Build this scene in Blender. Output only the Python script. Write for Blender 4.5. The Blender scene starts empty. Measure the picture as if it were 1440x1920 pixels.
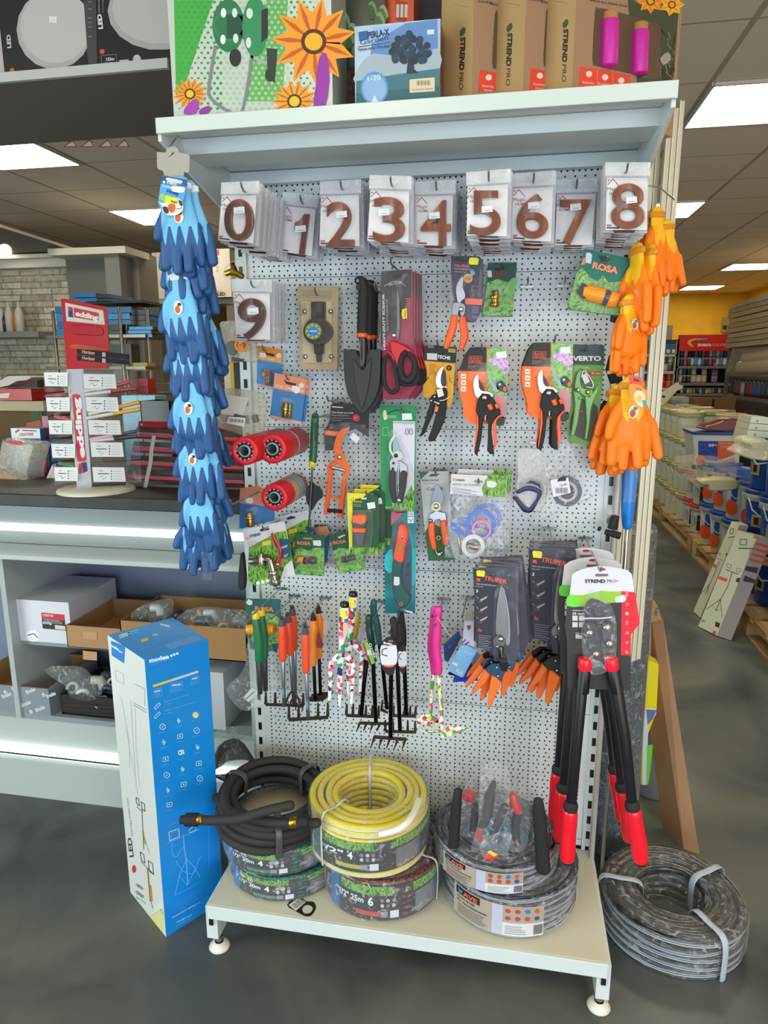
import bpy, math, random
from math import sin, cos, pi, radians, hypot, atan2
from mathutils import Vector as V, Matrix
random.seed(7)
SC = bpy.context.scene
COL = SC.collection
# ------------------------------------------------------------ camera
FPX = 1286.0
CAM = V((0.7395, -1.857, 1.5604)); YAW, PIT, ROL = -0.18421, -0.20602, -0.0019
fw = V((sin(YAW)*cos(PIT), cos(YAW)*cos(PIT), sin(PIT)))
r0 = V((cos(YAW), -sin(YAW), 0)); u0 = r0.cross(fw)
rt = r0*cos(ROL) + u0*sin(ROL); up = -r0*sin(ROL) + u0*cos(ROL)
cd = bpy.data.cameras.new('camera'); co = bpy.data.objects.new('camera', cd); COL.objects.link(co)
m3 = Matrix((rt, up, -fw)).transposed()
co.matrix_world = Matrix.Translation(CAM) @ m3.to_4x4()
cd.sensor_fit = 'HORIZONTAL'; cd.sensor_width = 36; cd.lens = 36*FPX/1440; cd.clip_start = .02; cd.clip_end = 60
SC.camera = co
# ------------------------------------------------------------ light and exposure
SC.view_settings.view_transform = 'Standard'; SC.view_settings.look = 'None'
SC.view_settings.gamma = 1; SC.view_settings.exposure = -0.08
try: SC.view_settings.use_curve_mapping = False
except Exception: pass
SC.cycles.transparent_max_bounces = 32
wd = bpy.data.worlds.new('world'); SC.world = wd; wd.use_nodes = True
wd.node_tree.nodes['Background'].inputs[0].default_value = (.60, .68, .80, 1)
wd.node_tree.nodes['Background'].inputs[1].default_value = 0.35
def area(name, loc, size, energy, color, rot):
    l = bpy.data.lights.new(name, 'AREA'); l.shape = 'RECTANGLE'; l.size, l.size_y = size; l.energy = energy; l.color = color
    o = bpy.data.objects.new(name, l); COL.objects.link(o); o.location = loc; o.rotation_euler = rot
    return o
PANEL_E = 19       # ceiling lamp panels
area('assumed_daylight_fill', (2.0, -4.4, 1.0), (4.6, 1.9), 172, (.80, .90, 1.0), (radians(82), 0, radians(12)))  # area fill inside the room, for daylight assumed behind the camera
area('added_side_fill', (-3.4, -3.0, 1.3), (2.4, 2.2), 125, (.84, 1.0, .96), (radians(84), 0, radians(-48)))  # greenish fill added inside the room to brighten the left floor
# ------------------------------------------------------------ materials
MATS = {}
def lin(h):
    c = [int(h[i:i+2], 16)/255 for i in (0, 2, 4)]
    return tuple((x/12.92 if x <= .04045 else ((x+.055)/1.055)**2.4) for x in c) + (1,)
def nmat(key):
    m = bpy.data.materials.new(key); m.use_nodes = True; MATS[key] = m
    return m, m.node_tree.nodes, m.node_tree.links, m.node_tree.nodes['Principled BSDF']
def math_(N, L, op, a, b=None, c=None):
    n = N.new('ShaderNodeMath'); n.operation = op
    for i, x in enumerate((a, b, c)):
        if x is None: continue
        if isinstance(x, (int, float)): n.inputs[i].default_value = x
        else: L.new(x, n.inputs[i])
    return n.outputs[0]
def M(k):
    if not isinstance(k, str): return k
    if k in MATS: return MATS[k]
    pre, hx = k.split(':') if ':' in k else ('', k)
    m, N, L, b = nmat(k)
    if pre == 'e':
        e = N.new('ShaderNodeEmission'); e.inputs[0].default_value = lin(hx[:6]); e.inputs[1].default_value = float(hx[6:] or 1)
        L.new(e.outputs[0], N['Material Output'].inputs[0]); return m
    if pre in ('f', 'b', 'h'):     # clear film (crinkled), blister shell, haze-white film
        base = {'f': .08, 'b': .03, 'h': .40}[pre]
        t = N.new('ShaderNodeBsdfTransparent'); mx = N.new('ShaderNodeMixShader')
        no = N.new('ShaderNodeTexNoise'); tc = N.new('ShaderNodeTexCoord'); L.new(tc.outputs['Object'], no.inputs[0])
        no.inputs['Scale'].default_value = 38 if pre != 'b' else 14; no.inputs['Detail'].default_value = 3; no.inputs['Distortion'].default_value = 1.6
        r = N.new('ShaderNodeValToRGB'); r.color_ramp.elements[0].position = .56; r.color_ramp.elements[1].position = .72
        r.color_ramp.elements[0].color = (base,)*3+(1,); top = base+(.38 if pre != 'b' else .10); r.color_ramp.elements[1].color = (top,)*3+(1,)
        L.new(no.outputs[0], r.inputs[0]); lw = N.new('ShaderNodeLayerWeight'); lw.inputs[0].default_value = .35
        f = math_(N, L, 'ADD', r.outputs[0], math_(N, L, 'MULTIPLY', math_(N, L, 'POWER', lw.outputs['Facing'], 3.0), .35 if pre != 'b' else .6))
        f = math_(N, L, 'MINIMUM', f, .95)
        bp = N.new('ShaderNodeBump'); bp.inputs[0].default_value = .7 if pre != 'b' else .25; bp.inputs[1].default_value = .004; L.new(no.outputs[0], bp.inputs['Height']); L.new(bp.outputs[0], b.inputs['Normal'])
        b.inputs['Base Color'].default_value = lin(hx); b.inputs['Roughness'].default_value = .16
        L.new(f, mx.inputs[0]); L.new(t.outputs[0], mx.inputs[1]); L.new(b.outputs[0], mx.inputs[2]); L.new(mx.outputs[0], N['Material Output'].inputs[0]); return m
    b.inputs['Base Color'].default_value = lin(hx)
    b.inputs['Roughness'].default_value = {'': .55, 'g': .28, 'm': .3, 'k': .75, 's': .3, 'c': .8, 'r': .42}[pre]
    if pre == 'm': b.inputs['Metallic'].default_value = .9
    if pre == 's': b.inputs['Metallic'].default_value = 1
    if pre in ('', 'k', 'c'):
        no = N.new('ShaderNodeTexNoise'); tc = N.new('ShaderNodeTexCoord'); L.new(tc.outputs['Object'], no.inputs[0]); no.inputs['Scale'].default_value = 60
        bp = N.new('ShaderNodeBump'); bp.inputs[0].default_value = .12; bp.inputs[1].default_value = .003; L.new(no.outputs[0], bp.inputs['Height']); L.new(bp.outputs[0], b.inputs['Normal'])
    return m
def ramp_mat(key, cols, scale=8, detail=4, rough=.6, stretch=(1, 1, 1), metal=0, tex='noise', pos=None, bump=.1, dist=0):
    m, N, L, b = nmat(key)
    tc = N.new('ShaderNodeTexCoord'); mp = N.new('ShaderNodeMapping'); L.new(tc.outputs['Object'], mp.inputs[0]); mp.inputs['Scale'].default_value = stretch
    no = N.new('ShaderNodeTexVoronoi' if tex == 'vor' else 'ShaderNodeTexNoise'); L.new(mp.outputs[0], no.inputs[0]); no.inputs['Scale'].default_value = scale
    if tex != 'vor': no.inputs['Detail'].default_value = detail; no.inputs['Distortion'].default_value = dist
    r = N.new('ShaderNodeValToRGB'); e = r.color_ramp.elements
    n = len(cols); pos = pos or [.35+.3*i/(n-1) for i in range(n)]
    e[0].position, e[0].color = pos[0], lin(cols[0]); e[1].position, e[1].color = pos[-1], lin(cols[-1])
    for i in range(1, n-1): x = e.new(pos[i]); x.color = lin(cols[i])
    if tex == 'vor': r.color_ramp.interpolation = 'CONSTANT'; s = N.new('ShaderNodeSeparateColor'); L.new(no.outputs['Color'], s.inputs[0]); L.new(s.outputs[0], r.inputs[0])
    else: L.new(no.outputs[0], r.inputs[0])
    L.new(r.outputs[0], b.inputs['Base Color']); b.inputs['Roughness'].default_value = rough; b.inputs['Metallic'].default_value = metal
    if bump:
        bp = N.new('ShaderNodeBump'); bp.inputs[0].default_value = bump; bp.inputs[1].default_value = .004; L.new(no.outputs[0], bp.inputs['Height']); L.new(bp.outputs[0], b.inputs['Normal'])
    return m
def grid_mask(N, L, c, period, off, half, smooth=False):      # 1 where |wrapped coordinate| < half
    a = math_(N, L, 'SUBTRACT', c, off - period/2)
    a = math_(N, L, 'FLOORED_MODULO', a, period)
    return math_(N, L, 'ABSOLUTE', math_(N, L, 'SUBTRACT', a, period/2))
def peg_material():
    m, N, L, b = nmat('pegboard_paint')
    g = N.new('ShaderNodeNewGeometry'); s = N.new('ShaderNodeSeparateXYZ'); L.new(g.outputs['Position'], s.inputs[0])
    X, Z = s.outputs[0], s.outputs[2]
    def holes(px, ox, pz, oz, r):
        a = grid_mask(N, L, X, px, ox, 0); c = grid_mask(N, L, Z, pz, oz, 0)
        d = math_(N, L, 'ADD', math_(N, L, 'MULTIPLY', a, a), math_(N, L, 'MULTIPLY', c, c))
        return math_(N, L, 'LESS_THAN', d, r*r)
    h = math_(N, L, 'MAXIMUM', holes(1/70, .0355, .025, .60625, .0025), holes(1/42, .0355, .025, .61875, .0025))
    edge = math_(N, L, 'MULTIPLY', math_(N, L, 'GREATER_THAN', X, .028), math_(N, L, 'LESS_THAN', X, .975))
    h = math_(N, L, 'MULTIPLY', h, edge)
    seam = math_(N, L, 'LESS_THAN', grid_mask(N, L, Z, .4, .6, 0), .0011)
    h = math_(N, L, 'MAXIMUM', h, math_(N, L, 'MULTIPLY', seam, .75))
    mx = N.new('ShaderNodeMix'); mx.data_type = 'RGBA'; L.new(h, mx.inputs[0])
    mx.inputs[6].default_value = lin('cdd3d4'); mx.inputs[7].default_value = lin('0c0e12')
    L.new(mx.outputs[2], b.inputs['Base Color']); b.inputs['Roughness'].default_value = .38
    return m
def slot_material():
    m, N, L, b = nmat('upright_paint')
    g = N.new('ShaderNodeNewGeometry'); s = N.new('ShaderNodeSeparateXYZ'); L.new(g.outputs['Position'], s.inputs[0])
    xa = math_(N, L, 'ABSOLUTE', math_(N, L, 'SUBTRACT', math_(N, L, 'ABSOLUTE', math_(N, L, 'SUBTRACT', s.outputs[0], .5)), .5))
    h = math_(N, L, 'MULTIPLY', math_(N, L, 'LESS_THAN', xa, .0055), math_(N, L, 'LESS_THAN', grid_mask(N, L, s.outputs[2], .05, .02, 0), .0125))
    h = math_(N, L, 'MULTIPLY', h, math_(N, L, 'LESS_THAN', s.outputs[1], .0))
    mx = N.new('ShaderNodeMix'); mx.data_type = 'RGBA'; L.new(h, mx.inputs[0])
    mx.inputs[6].default_value = lin('cdd5d6'); mx.inputs[7].default_value = lin('0a0b0d')
    L.new(mx.outputs[2], b.inputs['Base Color']); b.inputs['Roughness'].default_value = .35
    return m
# ------------------------------------------------------------ pixel -> place on a real plane
def ray(px, py): return fw + rt*((px-720)/FPX) - up*((py-960)/FPX)
def at(px, py, y=None, x=None, z=None):
    d = ray(px, py)
    t = (x-CAM.x)/d.x if x is not None else (y-CAM.y)/d.y if y is not None else (z-CAM.z)/d.z
    return CAM + d*t
def ppm(p): return FPX/((V(p)-CAM).dot(fw))      # pixels per metre at a place
class Pl:
    def __init__(s, p, n): s.p = V(p); s.n = V(n).normalized(); s.n = -s.n if s.n.dot(CAM-s.p) < 0 else s.n
    def at(s, px, py, off=0):
        d = ray(px, py); t = (s.p + s.n*off - CAM).dot(s.n)/d.dot(s.n); return CAM + d*t
def YP(y): return Pl((0, y, 0), (0, -1, 0))
CR = {'a': (0, 0, 3), 'b': (300, 0, 2.571), 'c': (800, 0, 2.25), 'd': (380, 280, 3.273), 'e': (780, 280, 2.88), 'f': (0, 460, 3.84), 'g': (260, 250, 4.268), 'h': (260, 680, 4.364),
 'i': (400, 480, 4.5), 'j': (640, 460, 4.5), 'k': (780, 620, 3.789), 'l': (400, 740, 4.5), 'm': (640, 740, 4.5), 'n': (900, 820, 4.235), 'o': (440, 1080, 4.5), 'p': (640, 1040, 4.5),
 'q': (860, 980, 3.789), 'r': (1000, 1240, 4.364), 's': (380, 1380, 3.13), 't': (780, 1420, 3.6), 'u': (1080, 1560, 4), 'v': (190, 1140, 3), 'w': (0, 1040, 3), 'x': (1100, 380, 3.69),
 'A': (1180, 460, 4.365), 'B': (1180, 880, 4.573), 'D': (1040, 1040, 7.383), 'E': (0, 560, 4.8), 'F': (100, 540, 4.8), 'G': (1220, 620, 6.545), 'H': (1060, 880, 5.335),
 'I': (1220, 760, 6.4), 'J': (1300, 960, 6.857), 'L': (360, 440, 4.571), 'N': (380, 1540, 4.5), '': (0, 0, 1)}
def K(k, s):
    ox, oy, sc = CR[k]; v = [float(t) for t in s.split()] if isinstance(s, str) else s
    return [(ox+v[i]/sc, oy+v[i+1]/sc) for i in range(0, len(v)-1, 2)]
def smooth(pts, n=5, closed=True):
    o = []; c = len(pts)
    for i in range(c if closed else c-1):
        P = [pts[(i+j) % c] if closed else pts[max(0, min(c-1, i+j))] for j in (-1, 0, 1, 2)]
        for k in range(n):
            t = k/n; o.append(tuple(.5*(2*P[1][d]+(P[2][d]-P[0][d])*t+(2*P[0][d]-5*P[1][d]+4*P[2][d]-P[3][d])*t*t+(3*P[1][d]-P[0][d]-3*P[2][d]+P[3][d])*t**3) for d in range(len(P[0]))))
    if not closed: o.append(tuple(pts[-1]))
    return o
# ------------------------------------------------------------ text outlines
TXT = {}
def text_mesh(s, bold=0, res=3):
    k = (s, bold)
    if k in TXT: return TXT[k]
    c = bpy.data.curves.new('t', 'FONT'); c.body = s; c.size = 1; c.offset = bold; c.resolution_u = res; c.fill_mode = 'FRONT'
    o = bpy.data.objects.new('t', c); COL.objects.link(o)
    dg = bpy.context.evaluated_depsgraph_get(); me = bpy.data.meshes.new_from_object(o.evaluated_get(dg))
    vs = [v.co.copy() for v in me.vertices]; fs = [tuple(p.vertices) for p in me.polygons]
    bpy.data.objects.remove(o); bpy.data.curves.remove(c); bpy.data.meshes.remove(me)
    x0 = min(v.x for v in vs); x1 = max(v.x for v in vs); H = .729
    TXT[k] = ([((v.x-x0)/(x1-x0), v.y/H) for v in vs], fs); return TXT[k]
# ------------------------------------------------------------ mesh builder
class MB:
    def __init__(s): s.v = []; s.f = []; s.mi = []; s.sm = []; s.mats = []
    def mi_(s, m):
        m = M(m)
        if m not in s.mats: s.mats.append(m)
        return s.mats.index(m)
    def add(s, vs, fs, mat, sm=False):
        b = len(s.v); k = s.mi_(mat); s.v += [V(v) for v in vs]
        for f in fs: s.f.append(tuple(b+i for i in f)); s.mi.append(k); s.sm.append(sm)
        return s
    def prism(s, ring, d, mat, bev=0, inv=None, smoothside=False):
        n = len(ring); ring = [V(p) for p in ring]; d = V(d); L = []
        if bev:
            c = sum(ring, V())/n; dn = d.normalized(); ins = []
            ar = sum((ring[i]-c).cross(ring[(i+1) % n]-c).dot(dn) for i in range(n)); sg = 1 if ar > 0 else -1
            for i in range(n):
                a = (ring[i]-ring[i-1]); b = (ring[(i+1) % n]-ring[i])
                if a.length < 1e-9 or b.length < 1e-9: ins.append(ring[i]); continue
                na = dn.cross(a.normalized())*sg; nb = dn.cross(b.normalized())*sg; w = na+nb; l = w.length
                ins.append(ring[i] + (w/l*min(bev/max(l/2, .5), bev*1.6) if l > 1e-6 else V()))
            L = [ins, [p+dn*bev for p in ring], [p+d for p in ring]]
        else: L = [ring, [p+d for p in ring]]
        vs = [p for r in L for p in r]; k = len(L)
        s.add(vs, [tuple(range(n)), tuple(range((k-1)*n, k*n))[::-1]], mat)
        s.add(vs, [(j*n+i, (j+1)*n+i, (j+1)*n+(i+1) % n, j*n+(i+1) % n) for j in range(k-1) for i in range(n)], mat, smoothside)
        return s
    def poly(s, pts, pl, th, mat, off=0, n=0, bev=0):     # outline in the photo's pixels on plane pl, given real thickness th (m)
        if not isinstance(pl, Pl): pl = YP(pl)
        if n: pts = smooth(pts, n)
        return s.prism([pl.at(x, y, off) for x, y in pts], pl.n*-th, mat, bev, smoothside=n > 0)
    def ring(s, pts, hole, pl, th, mat, off=0):            # an outline with a hole
        if not isinstance(pl, Pl): pl = YP(pl)
        m = len(pts); assert len(hole) == m
        a = [pl.at(x, y, off) for x, y in pts]; b = [pl.at(x, y, off) for x, y in hole]; d = pl.n*-th
        vs = a+b+[p+d for p in a]+[p+d for p in b]; fs = []
        for i in range(m):
            j = (i+1) % m
            fs += [(i, j, m+j, m+i), (2*m+j, 2*m+i, 3*m+i, 3*m+j), (j, i, 2*m+i, 2*m+j), (m+i, m+j, 3*m+j, 3*m+i)]
        return s.add(vs, fs, mat)
    def quad(s, a, b, c, d, mat): return s.add([a, b, c, d], [(0, 1, 2, 3)], mat)
    def tube(s, pts, r, mat, n=10, flat=1, cap=True, side=None):
        P = [V(p) for p in pts]; P = [p for i, p in enumerate(P) if i == 0 or (p-P[i-1]).length > 1e-6]; m = len(P)
        if not isinstance(r, (list, tuple)): r = [r]*m
        r = list(r)[:m]+[r[-1]]*(m-len(r))
        T = [((P[min(i+1, m-1)]-P[max(i-1, 0)])).normalized() for i in range(m)]
        a = side or (V((0, 1, 0)) if abs(T[0].y) < .9 else V((1, 0, 0)))
        R = []
        for i in range(m):
            a = (a - T[i]*a.dot(T[i])).normalized(); b = T[i].cross(a)
            R.append([P[i]+a*cos(2*pi*k/n)*r[i]*flat+b*sin(2*pi*k/n)*r[i] for k in range(n)])
            if cap and i in (0, m-1):
                sg = -1 if i == 0 else 1; ex = []
                for q, h in (((.92, .4), (.7, .72), (.38, .93)) if cap is True else ((.96, .6), (.86, 1))):
                    ex.append([P[i]+T[i]*sg*r[i]*h*(cap if cap is not True else .9)+(a*cos(2*pi*k/n)*flat+b*sin(2*pi*k/n))*r[i]*q for k in range(n)])
                if i == 0: R = ex[::-1]+R
                else: R += ex
        vs = [p for q in R for p in q]; k = len(R)
        fs = [(j*n+i, j*n+(i+1) % n, (j+1)*n+(i+1) % n, (j+1)*n+i) for j in range(k-1) for i in range(n)]
        s.add(vs, fs+[tuple(range(n))[::-1], tuple(range((k-1)*n, k*n))], mat, True); return s
    def ptube(s, pts, pl, r, mat, off=0, n=0, seg=10, flat=1, cap=True):
        if not isinstance(pl, Pl): pl = YP(pl)
        if n: pts = smooth(pts, n, False)
        m = len(pts); 
        if isinstance(r, (list, tuple)) and len(r) != m:
            r = [r[int(i*(len(r)-1)/max(1, m-1))]*(1-(i*(len(r)-1)/max(1, m-1)) % 1)+r[min(len(r)-1, int(i*(len(r)-1)/max(1, m-1))+1)]*((i*(len(r)-1)/max(1, m-1)) % 1) for i in range(m)]
        return s.tube([pl.at(p[0], p[1], off) for p in pts], r, mat, seg, flat, cap)
    def lathe(s, prof, c, mat, n=24, axis=(0, 0, 1), closed=False, mats=None):   # prof: (radius, height)
        ax = V(axis).normalized(); a = ax.orthogonal().normalized(); b = ax.cross(a); c = V(c)
        R = [[c+ax*h+(a*cos(2*pi*k/n)+b*sin(2*pi*k/n))*max(r, 1e-5) for k in range(n)] for r, h in prof]
        vs = [p for q in R for p in q]; m = len(R)
        if mats is None: s.add(vs, [(j*n+i, j*n+(i+1) % n, ((j+1) % m)*n+(i+1) % n, ((j+1) % m)*n+i) for j in range(m if closed else m-1) for i in range(n)], mat, True)
        else:
            for j in range(m-1): s.add(R[j]+R[j+1], [(i, (i+1) % n, n+(i+1) % n, n+i) for i in range(n)], mats[j], True)
        return s
    def box(s, c, d, mat, rz=0, bev=0):
        c = V(c); x, y, z = [k/2 for k in d]; Q = Matrix.Rotation(rz, 3, 'Z')
        return s.prism([c+Q@V(p) for p in ((-x, -y, -z), (x, -y, -z), (x, -y, z), (-x, -y, z))], Q@V((0, 2*y, 0)), mat, bev)
    def disc(s, c, r, pl, th, mat, off=0, n=20, ry=None, bev=0):
        return s.poly([(c[0]+r*cos(2*pi*k/n), c[1]+(ry or r)*sin(2*pi*k/n)) for k in range(n)], pl, th, mat, off, bev=bev)
    def text(s, st, p0, p1, h, pl, mat, off=.0004, bold=0.0):
        if not isinstance(pl, Pl): pl = YP(pl)
        vs, fs = text_mesh(st, bold); dx, dy = p1[0]-p0[0], p1[1]-p0[1]; l = hypot(dx, dy); ux, uy = dy/l*h, -dx/l*h
        o = pl.at(*p0, off); ex = pl.at(*p1, off)-o; ey = pl.at(p0[0]+ux, p0[1]+uy, off)-o
        return s.add([o+ex*a+ey*b for a, b in vs], fs, mat)
    def textcyl(s, st, c, R, a0, a1, z0, h, mat, bold=0.0, tz=0):
        vs, fs = text_mesh(st, bold)
        return s.add([(c[0]+R*cos(a0+(a1-a0)*u), c[1]+R*sin(a0+(a1-a0)*u), z0+h*w+tz*u) for u, w in vs], fs, mat)
    def cylpatch(s, c, R, a0, a1, z0, z1, mat, n=10):
        vs = []; 
        for i in range(n+1):
            a = a0+(a1-a0)*i/n; vs += [(c[0]+R*cos(a), c[1]+R*sin(a), z0), (c[0]+R*cos(a), c[1]+R*sin(a), z1)]
        return s.add(vs, [(2*i, 2*i+2, 2*i+3, 2*i+1) for i in range(n)], mat, True)
    def build(s, name, parent=None):
        me = bpy.data.meshes.new(name)
        if parent is not None: org = wloc(parent)
        else:
            xs = [v.x for v in s.v]; ys = [v.y for v in s.v]; zs = [v.z for v in s.v]
            org = V(((min(xs)+max(xs))/2, (min(ys)+max(ys))/2, min(zs)))
        me.from_pydata([v-org for v in s.v], [], s.f)
        for m in s.mats: me.materials.append(m)
        me.polygons.foreach_set('material_index', s.mi); me.polygons.foreach_set('use_smooth', s.sm); me.update()
        o = bpy.data.objects.new(name, me); COL.objects.link(o)
        if parent is not None: o.parent = parent
        else: o.location = org
        return o
def wloc(o):
    p = V(o.location)
    while o.parent: o = o.parent; p += o.location
    return p
def tag(o, label=None, cat=None, group=None, kind=None):
    if label: o['label'] = label
    if cat: o['category'] = cat
    if group: o['group'] = group
    if kind: o['kind'] = kind
    return o
def thing(name, label, cat, loc, group=None):
    o = bpy.data.objects.new(name, None); COL.objects.link(o); o.location = loc; o.empty_display_size = .02
    return tag(o, label, cat, group)
def struct(name, b):
    o = b.build(name); o['kind'] = 'structure'; return o
def dup(root, d, label=None, group=None, rz=0, only=None):
    r = root.copy(); COL.objects.link(r); r.location = V(root.location)+V(d); r.rotation_euler = (root.rotation_euler[0], root.rotation_euler[1], root.rotation_euler[2]+rz)
    if label: r['label'] = label
    if group: r['group'] = group
    for ch in list(root.children):
        if only and ch.name.split('.')[0] not in only: continue
        c = ch.copy(); COL.objects.link(c); c.parent = r
        for g in ch.children: e = g.copy(); COL.objects.link(e); e.parent = c
    return r
def ell(cx, cy, rx, ry=None, n=20, a0=0):
    ry = ry or rx; return [(cx+rx*cos(a0+2*pi*k/n), cy+ry*sin(a0+2*pi*k/n)) for k in range(n)]
def RUN(b, k, pl, ops):
    """ops: ('p',outline,off_mm,th_mm,mat[,n[,bev_mm]])  ('c','cx cy r',off,th,mat)  ('t','x0 y0 x1 y1 h',off,text,mat[,bold])  ('u',path,off,r_mm,mat[,n[,flat]])  ('w',path,off,width,mat) flat strip
       ('s','x y r',off,mat) dome  ('o','cx cy r r2',off,th,mat) ring"""
    sc = CR[k][2]
    for o in ops:
        a = o[0]
        if a == 'p': b.poly(K(k, o[1]), pl, o[3]/1000, o[4], o[2]/1000, o[5] if len(o) > 5 else 0, (o[6] if len(o) > 6 else 0)/1000)
        elif a in 'co':
            v = [float(t) for t in o[1].split()]; c = K(k, v[:2])[0]
            if a == 'c': b.disc(c, v[2]/sc, pl, o[3]/1000, o[4], o[2]/1000, 18, ry=(v[3]/sc if len(v) > 3 else None))
            else: b.ring(ell(*c, v[2]/sc, n=28), ell(*c, v[3]/sc, n=28), pl, o[3]/1000, o[4], o[2]/1000)
        elif a == 't':
            v = [float(t) for t in o[1].split()]; p = K(k, v[:4]); b.text(o[3], p[0], p[1], v[4]/sc, pl, o[4], o[2]/1000, o[5] if len(o) > 5 else 0)
        elif a == 'u':
            r = o[3]; r = [x/1000 for x in r] if isinstance(r, (list, tuple)) else r/1000
            b.ptube(K(k, o[1]), pl, r, o[4], o[2]/1000, o[5] if len(o) > 5 else 0, 12, o[6] if len(o) > 6 else 1, True if len(o) > 5 and o[5] else .12)
        elif a == 's':
            v = [float(t) for t in o[1].split()]; c = K(k, v[:2])[0]; P = (pl if isinstance(pl, Pl) else YP(pl)); q = P.at(*c, o[2]/1000); r = v[2]/sc/ppm(q)
            b.lathe([(r, 0), (r*.95, r*.25), (r*.75, r*.5), (r*.4, r*.68), (0, r*.72)], q, o[3], 14, axis=P.n)
        elif a == 'w':
            pts = K(k, o[1]); w = o[3]/sc/2
            if len(o) > 5 and o[5]: pts = smooth(pts, o[5], False)
            for i in range(len(pts)-1):
                (x0, y0), (x1, y1) = pts[i], pts[i+1]; l = hypot(x1-x0, y1-y0) or 1; nx, ny = -(y1-y0)/l*w, (x1-x0)/l*w
                P = pl if isinstance(pl, Pl) else YP(pl)
                b.add([P.at(x0+nx, y0+ny, o[2]/1000), P.at(x1+nx, y1+ny, o[2]/1000), P.at(x1-nx, y1-ny, o[2]/1000), P.at(x0-nx, y0-ny, o[2]/1000)], [(0, 1, 2, 3)], o[4])
    return b
def lines(k, x0, y0, x1, n, dy, h, mat, off=.8, dx=0, slope=0):     # rows of small print
    return [('w', '%f %f %f %f' % (x0+dx*i, y0+dy*i, x1+dx*i-(random.random()*.3*(x1-x0)), y0+dy*i+slope*(x1-x0)), off, h, mat) for i in range(n)]
SPL = {'screws': 'screw', 'rivets': 'rivet', 'pivot_bolt': 'bolt', 'orange_handle': 'orange_handle', 'black_handle': 'black_handle', 'green_handle': 'green_handle', 'orange_grip': 'orange_grip', 'white_label': 'white_label', 'grey_plug': 'grey_plug', 'orange_joint': 'orange_joint', 'black_grip': 'black_grip', 'metal_part': 'metal_part', 'grey_part': 'grey_part', 'orange_part': 'orange_band', 'jaws': 'jaw'}
def item(name, label, cat, k, y, parts, group=None, at_=None):
    """parts: [(part_name, ops[, parent_index[, label]])]; several parts -> Empty with children, one part -> a single mesh"""
    pl = y if isinstance(y, Pl) else YP(y)
    if all(len(p) < 3 or p[2] is None for p in parts): parts = [q for p in parts for q in ([(SPL[p[0]], [o])+tuple(p[2:]) for o in p[1]] if p[0] in SPL else [p])]
    else: parts = [p if p[0] not in SPL else (SPL[p[0]],)+tuple(p[1:]) for p in parts]
    if len(parts) == 1:
        return tag(RUN(MB(), k, pl, parts[0][1]).build(name), label, cat, group)
    bs = [RUN(MB(), k, pl, p[1]) for p in parts]
    allv = [v for b in bs for v in b.v]
    loc = V(((min(v.x for v in allv)+max(v.x for v in allv))/2, pl.p.y if not isinstance(y, Pl) else y.p.y, max(v.z for v in allv)))
    root = thing(name, label, cat, loc, group); made = []
    for b, p in zip(bs, parts):
        par = root if len(p) < 3 or p[2] is None else made[p[2]]
        o = b.build(p[0], par); made.append(o)
        if len(p) > 3: o['label'] = p[3]
    return root
# ============================================================ THE ROOM
ramp_mat('floor_vinyl', ['34383a', '505453', '62665f', '74776c'], 2.2, 9, .36, pos=[.28, .45, .6, .8], bump=.04, dist=.6)
m, N, L, b_ = MATS['floor_vinyl'], MATS['floor_vinyl'].node_tree.nodes, MATS['floor_vinyl'].node_tree.links, MATS['floor_vinyl'].node_tree.nodes['Principled BSDF']
b_.inputs['Specular IOR Level'].default_value = .35
XL, XR, YB, YF, HC = -5.0, 4.7, 11.6, -4.8, 2.85
struct('floor', MB().box(((XL+XR)/2, (YB+YF)/2, -.05), (XR-XL, YB-YF, .1), 'floor_vinyl'))
# suspended ceiling: 0.6 m tiles
m, N, L, b_ = nmat('ceiling_tiles')
g = N.new('ShaderNodeNewGeometry'); s_ = N.new('ShaderNodeSeparateXYZ'); L.new(g.outputs['Position'], s_.inputs[0])
gx = math_(N, L, 'LESS_THAN', grid_mask(N, L, s_.outputs[0], .6, 1.585, 0), .013); gy = math_(N, L, 'LESS_THAN', grid_mask(N, L, s_.outputs[1], .6, 1.26, 0), .007)
gg = math_(N, L, 'MAXIMUM', gx, gy); mx = N.new('ShaderNodeMix'); mx.data_type = 'RGBA'; L.new(gg, mx.inputs[0])
mx.inputs[6].default_value = lin('e8dfd0'); mx.inputs[7].default_value = lin('b3a896'); L.new(mx.outputs[2], b_.inputs['Base Color']); b_.inputs['Roughness'].default_value = .8
no = N.new('ShaderNodeTexNoise'); no.inputs['Scale'].default_value = 90; L.new(g.outputs['Position'], no.inputs[0])
bp = N.new('ShaderNodeBump'); bp.inputs[0].default_value = .15; bp.inputs[1].default_value = .004; L.new(no.outputs[0], bp.inputs['Height']); L.new(bp.outputs[0], b_.inputs['Normal'])
struct('ceiling', MB().box(((XL+XR)/2, (YB+YF)/2, HC+.05), (XR-XL, YB-YF, .1), 'ceiling_tiles'))
ramp_mat('yellow_wall_paint', ['d8a614', 'e2b01a'], 5, 3, .7, bump=.03)
struct('wall_back', MB().box(((XL+XR)/2, YB+.05, HC/2), (XR-XL, .1, HC), 'yellow_wall_paint'))
struct('wall_right', MB().box((XR+.05, (YB+YF)/2, HC/2), (.1, YB-YF, HC), 'yellow_wall_paint'))
struct('wall_left', MB().box((XL-.05, (YB+YF)/2, HC/2), (.1, YB-YF, HC), '9a9690'))
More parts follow.
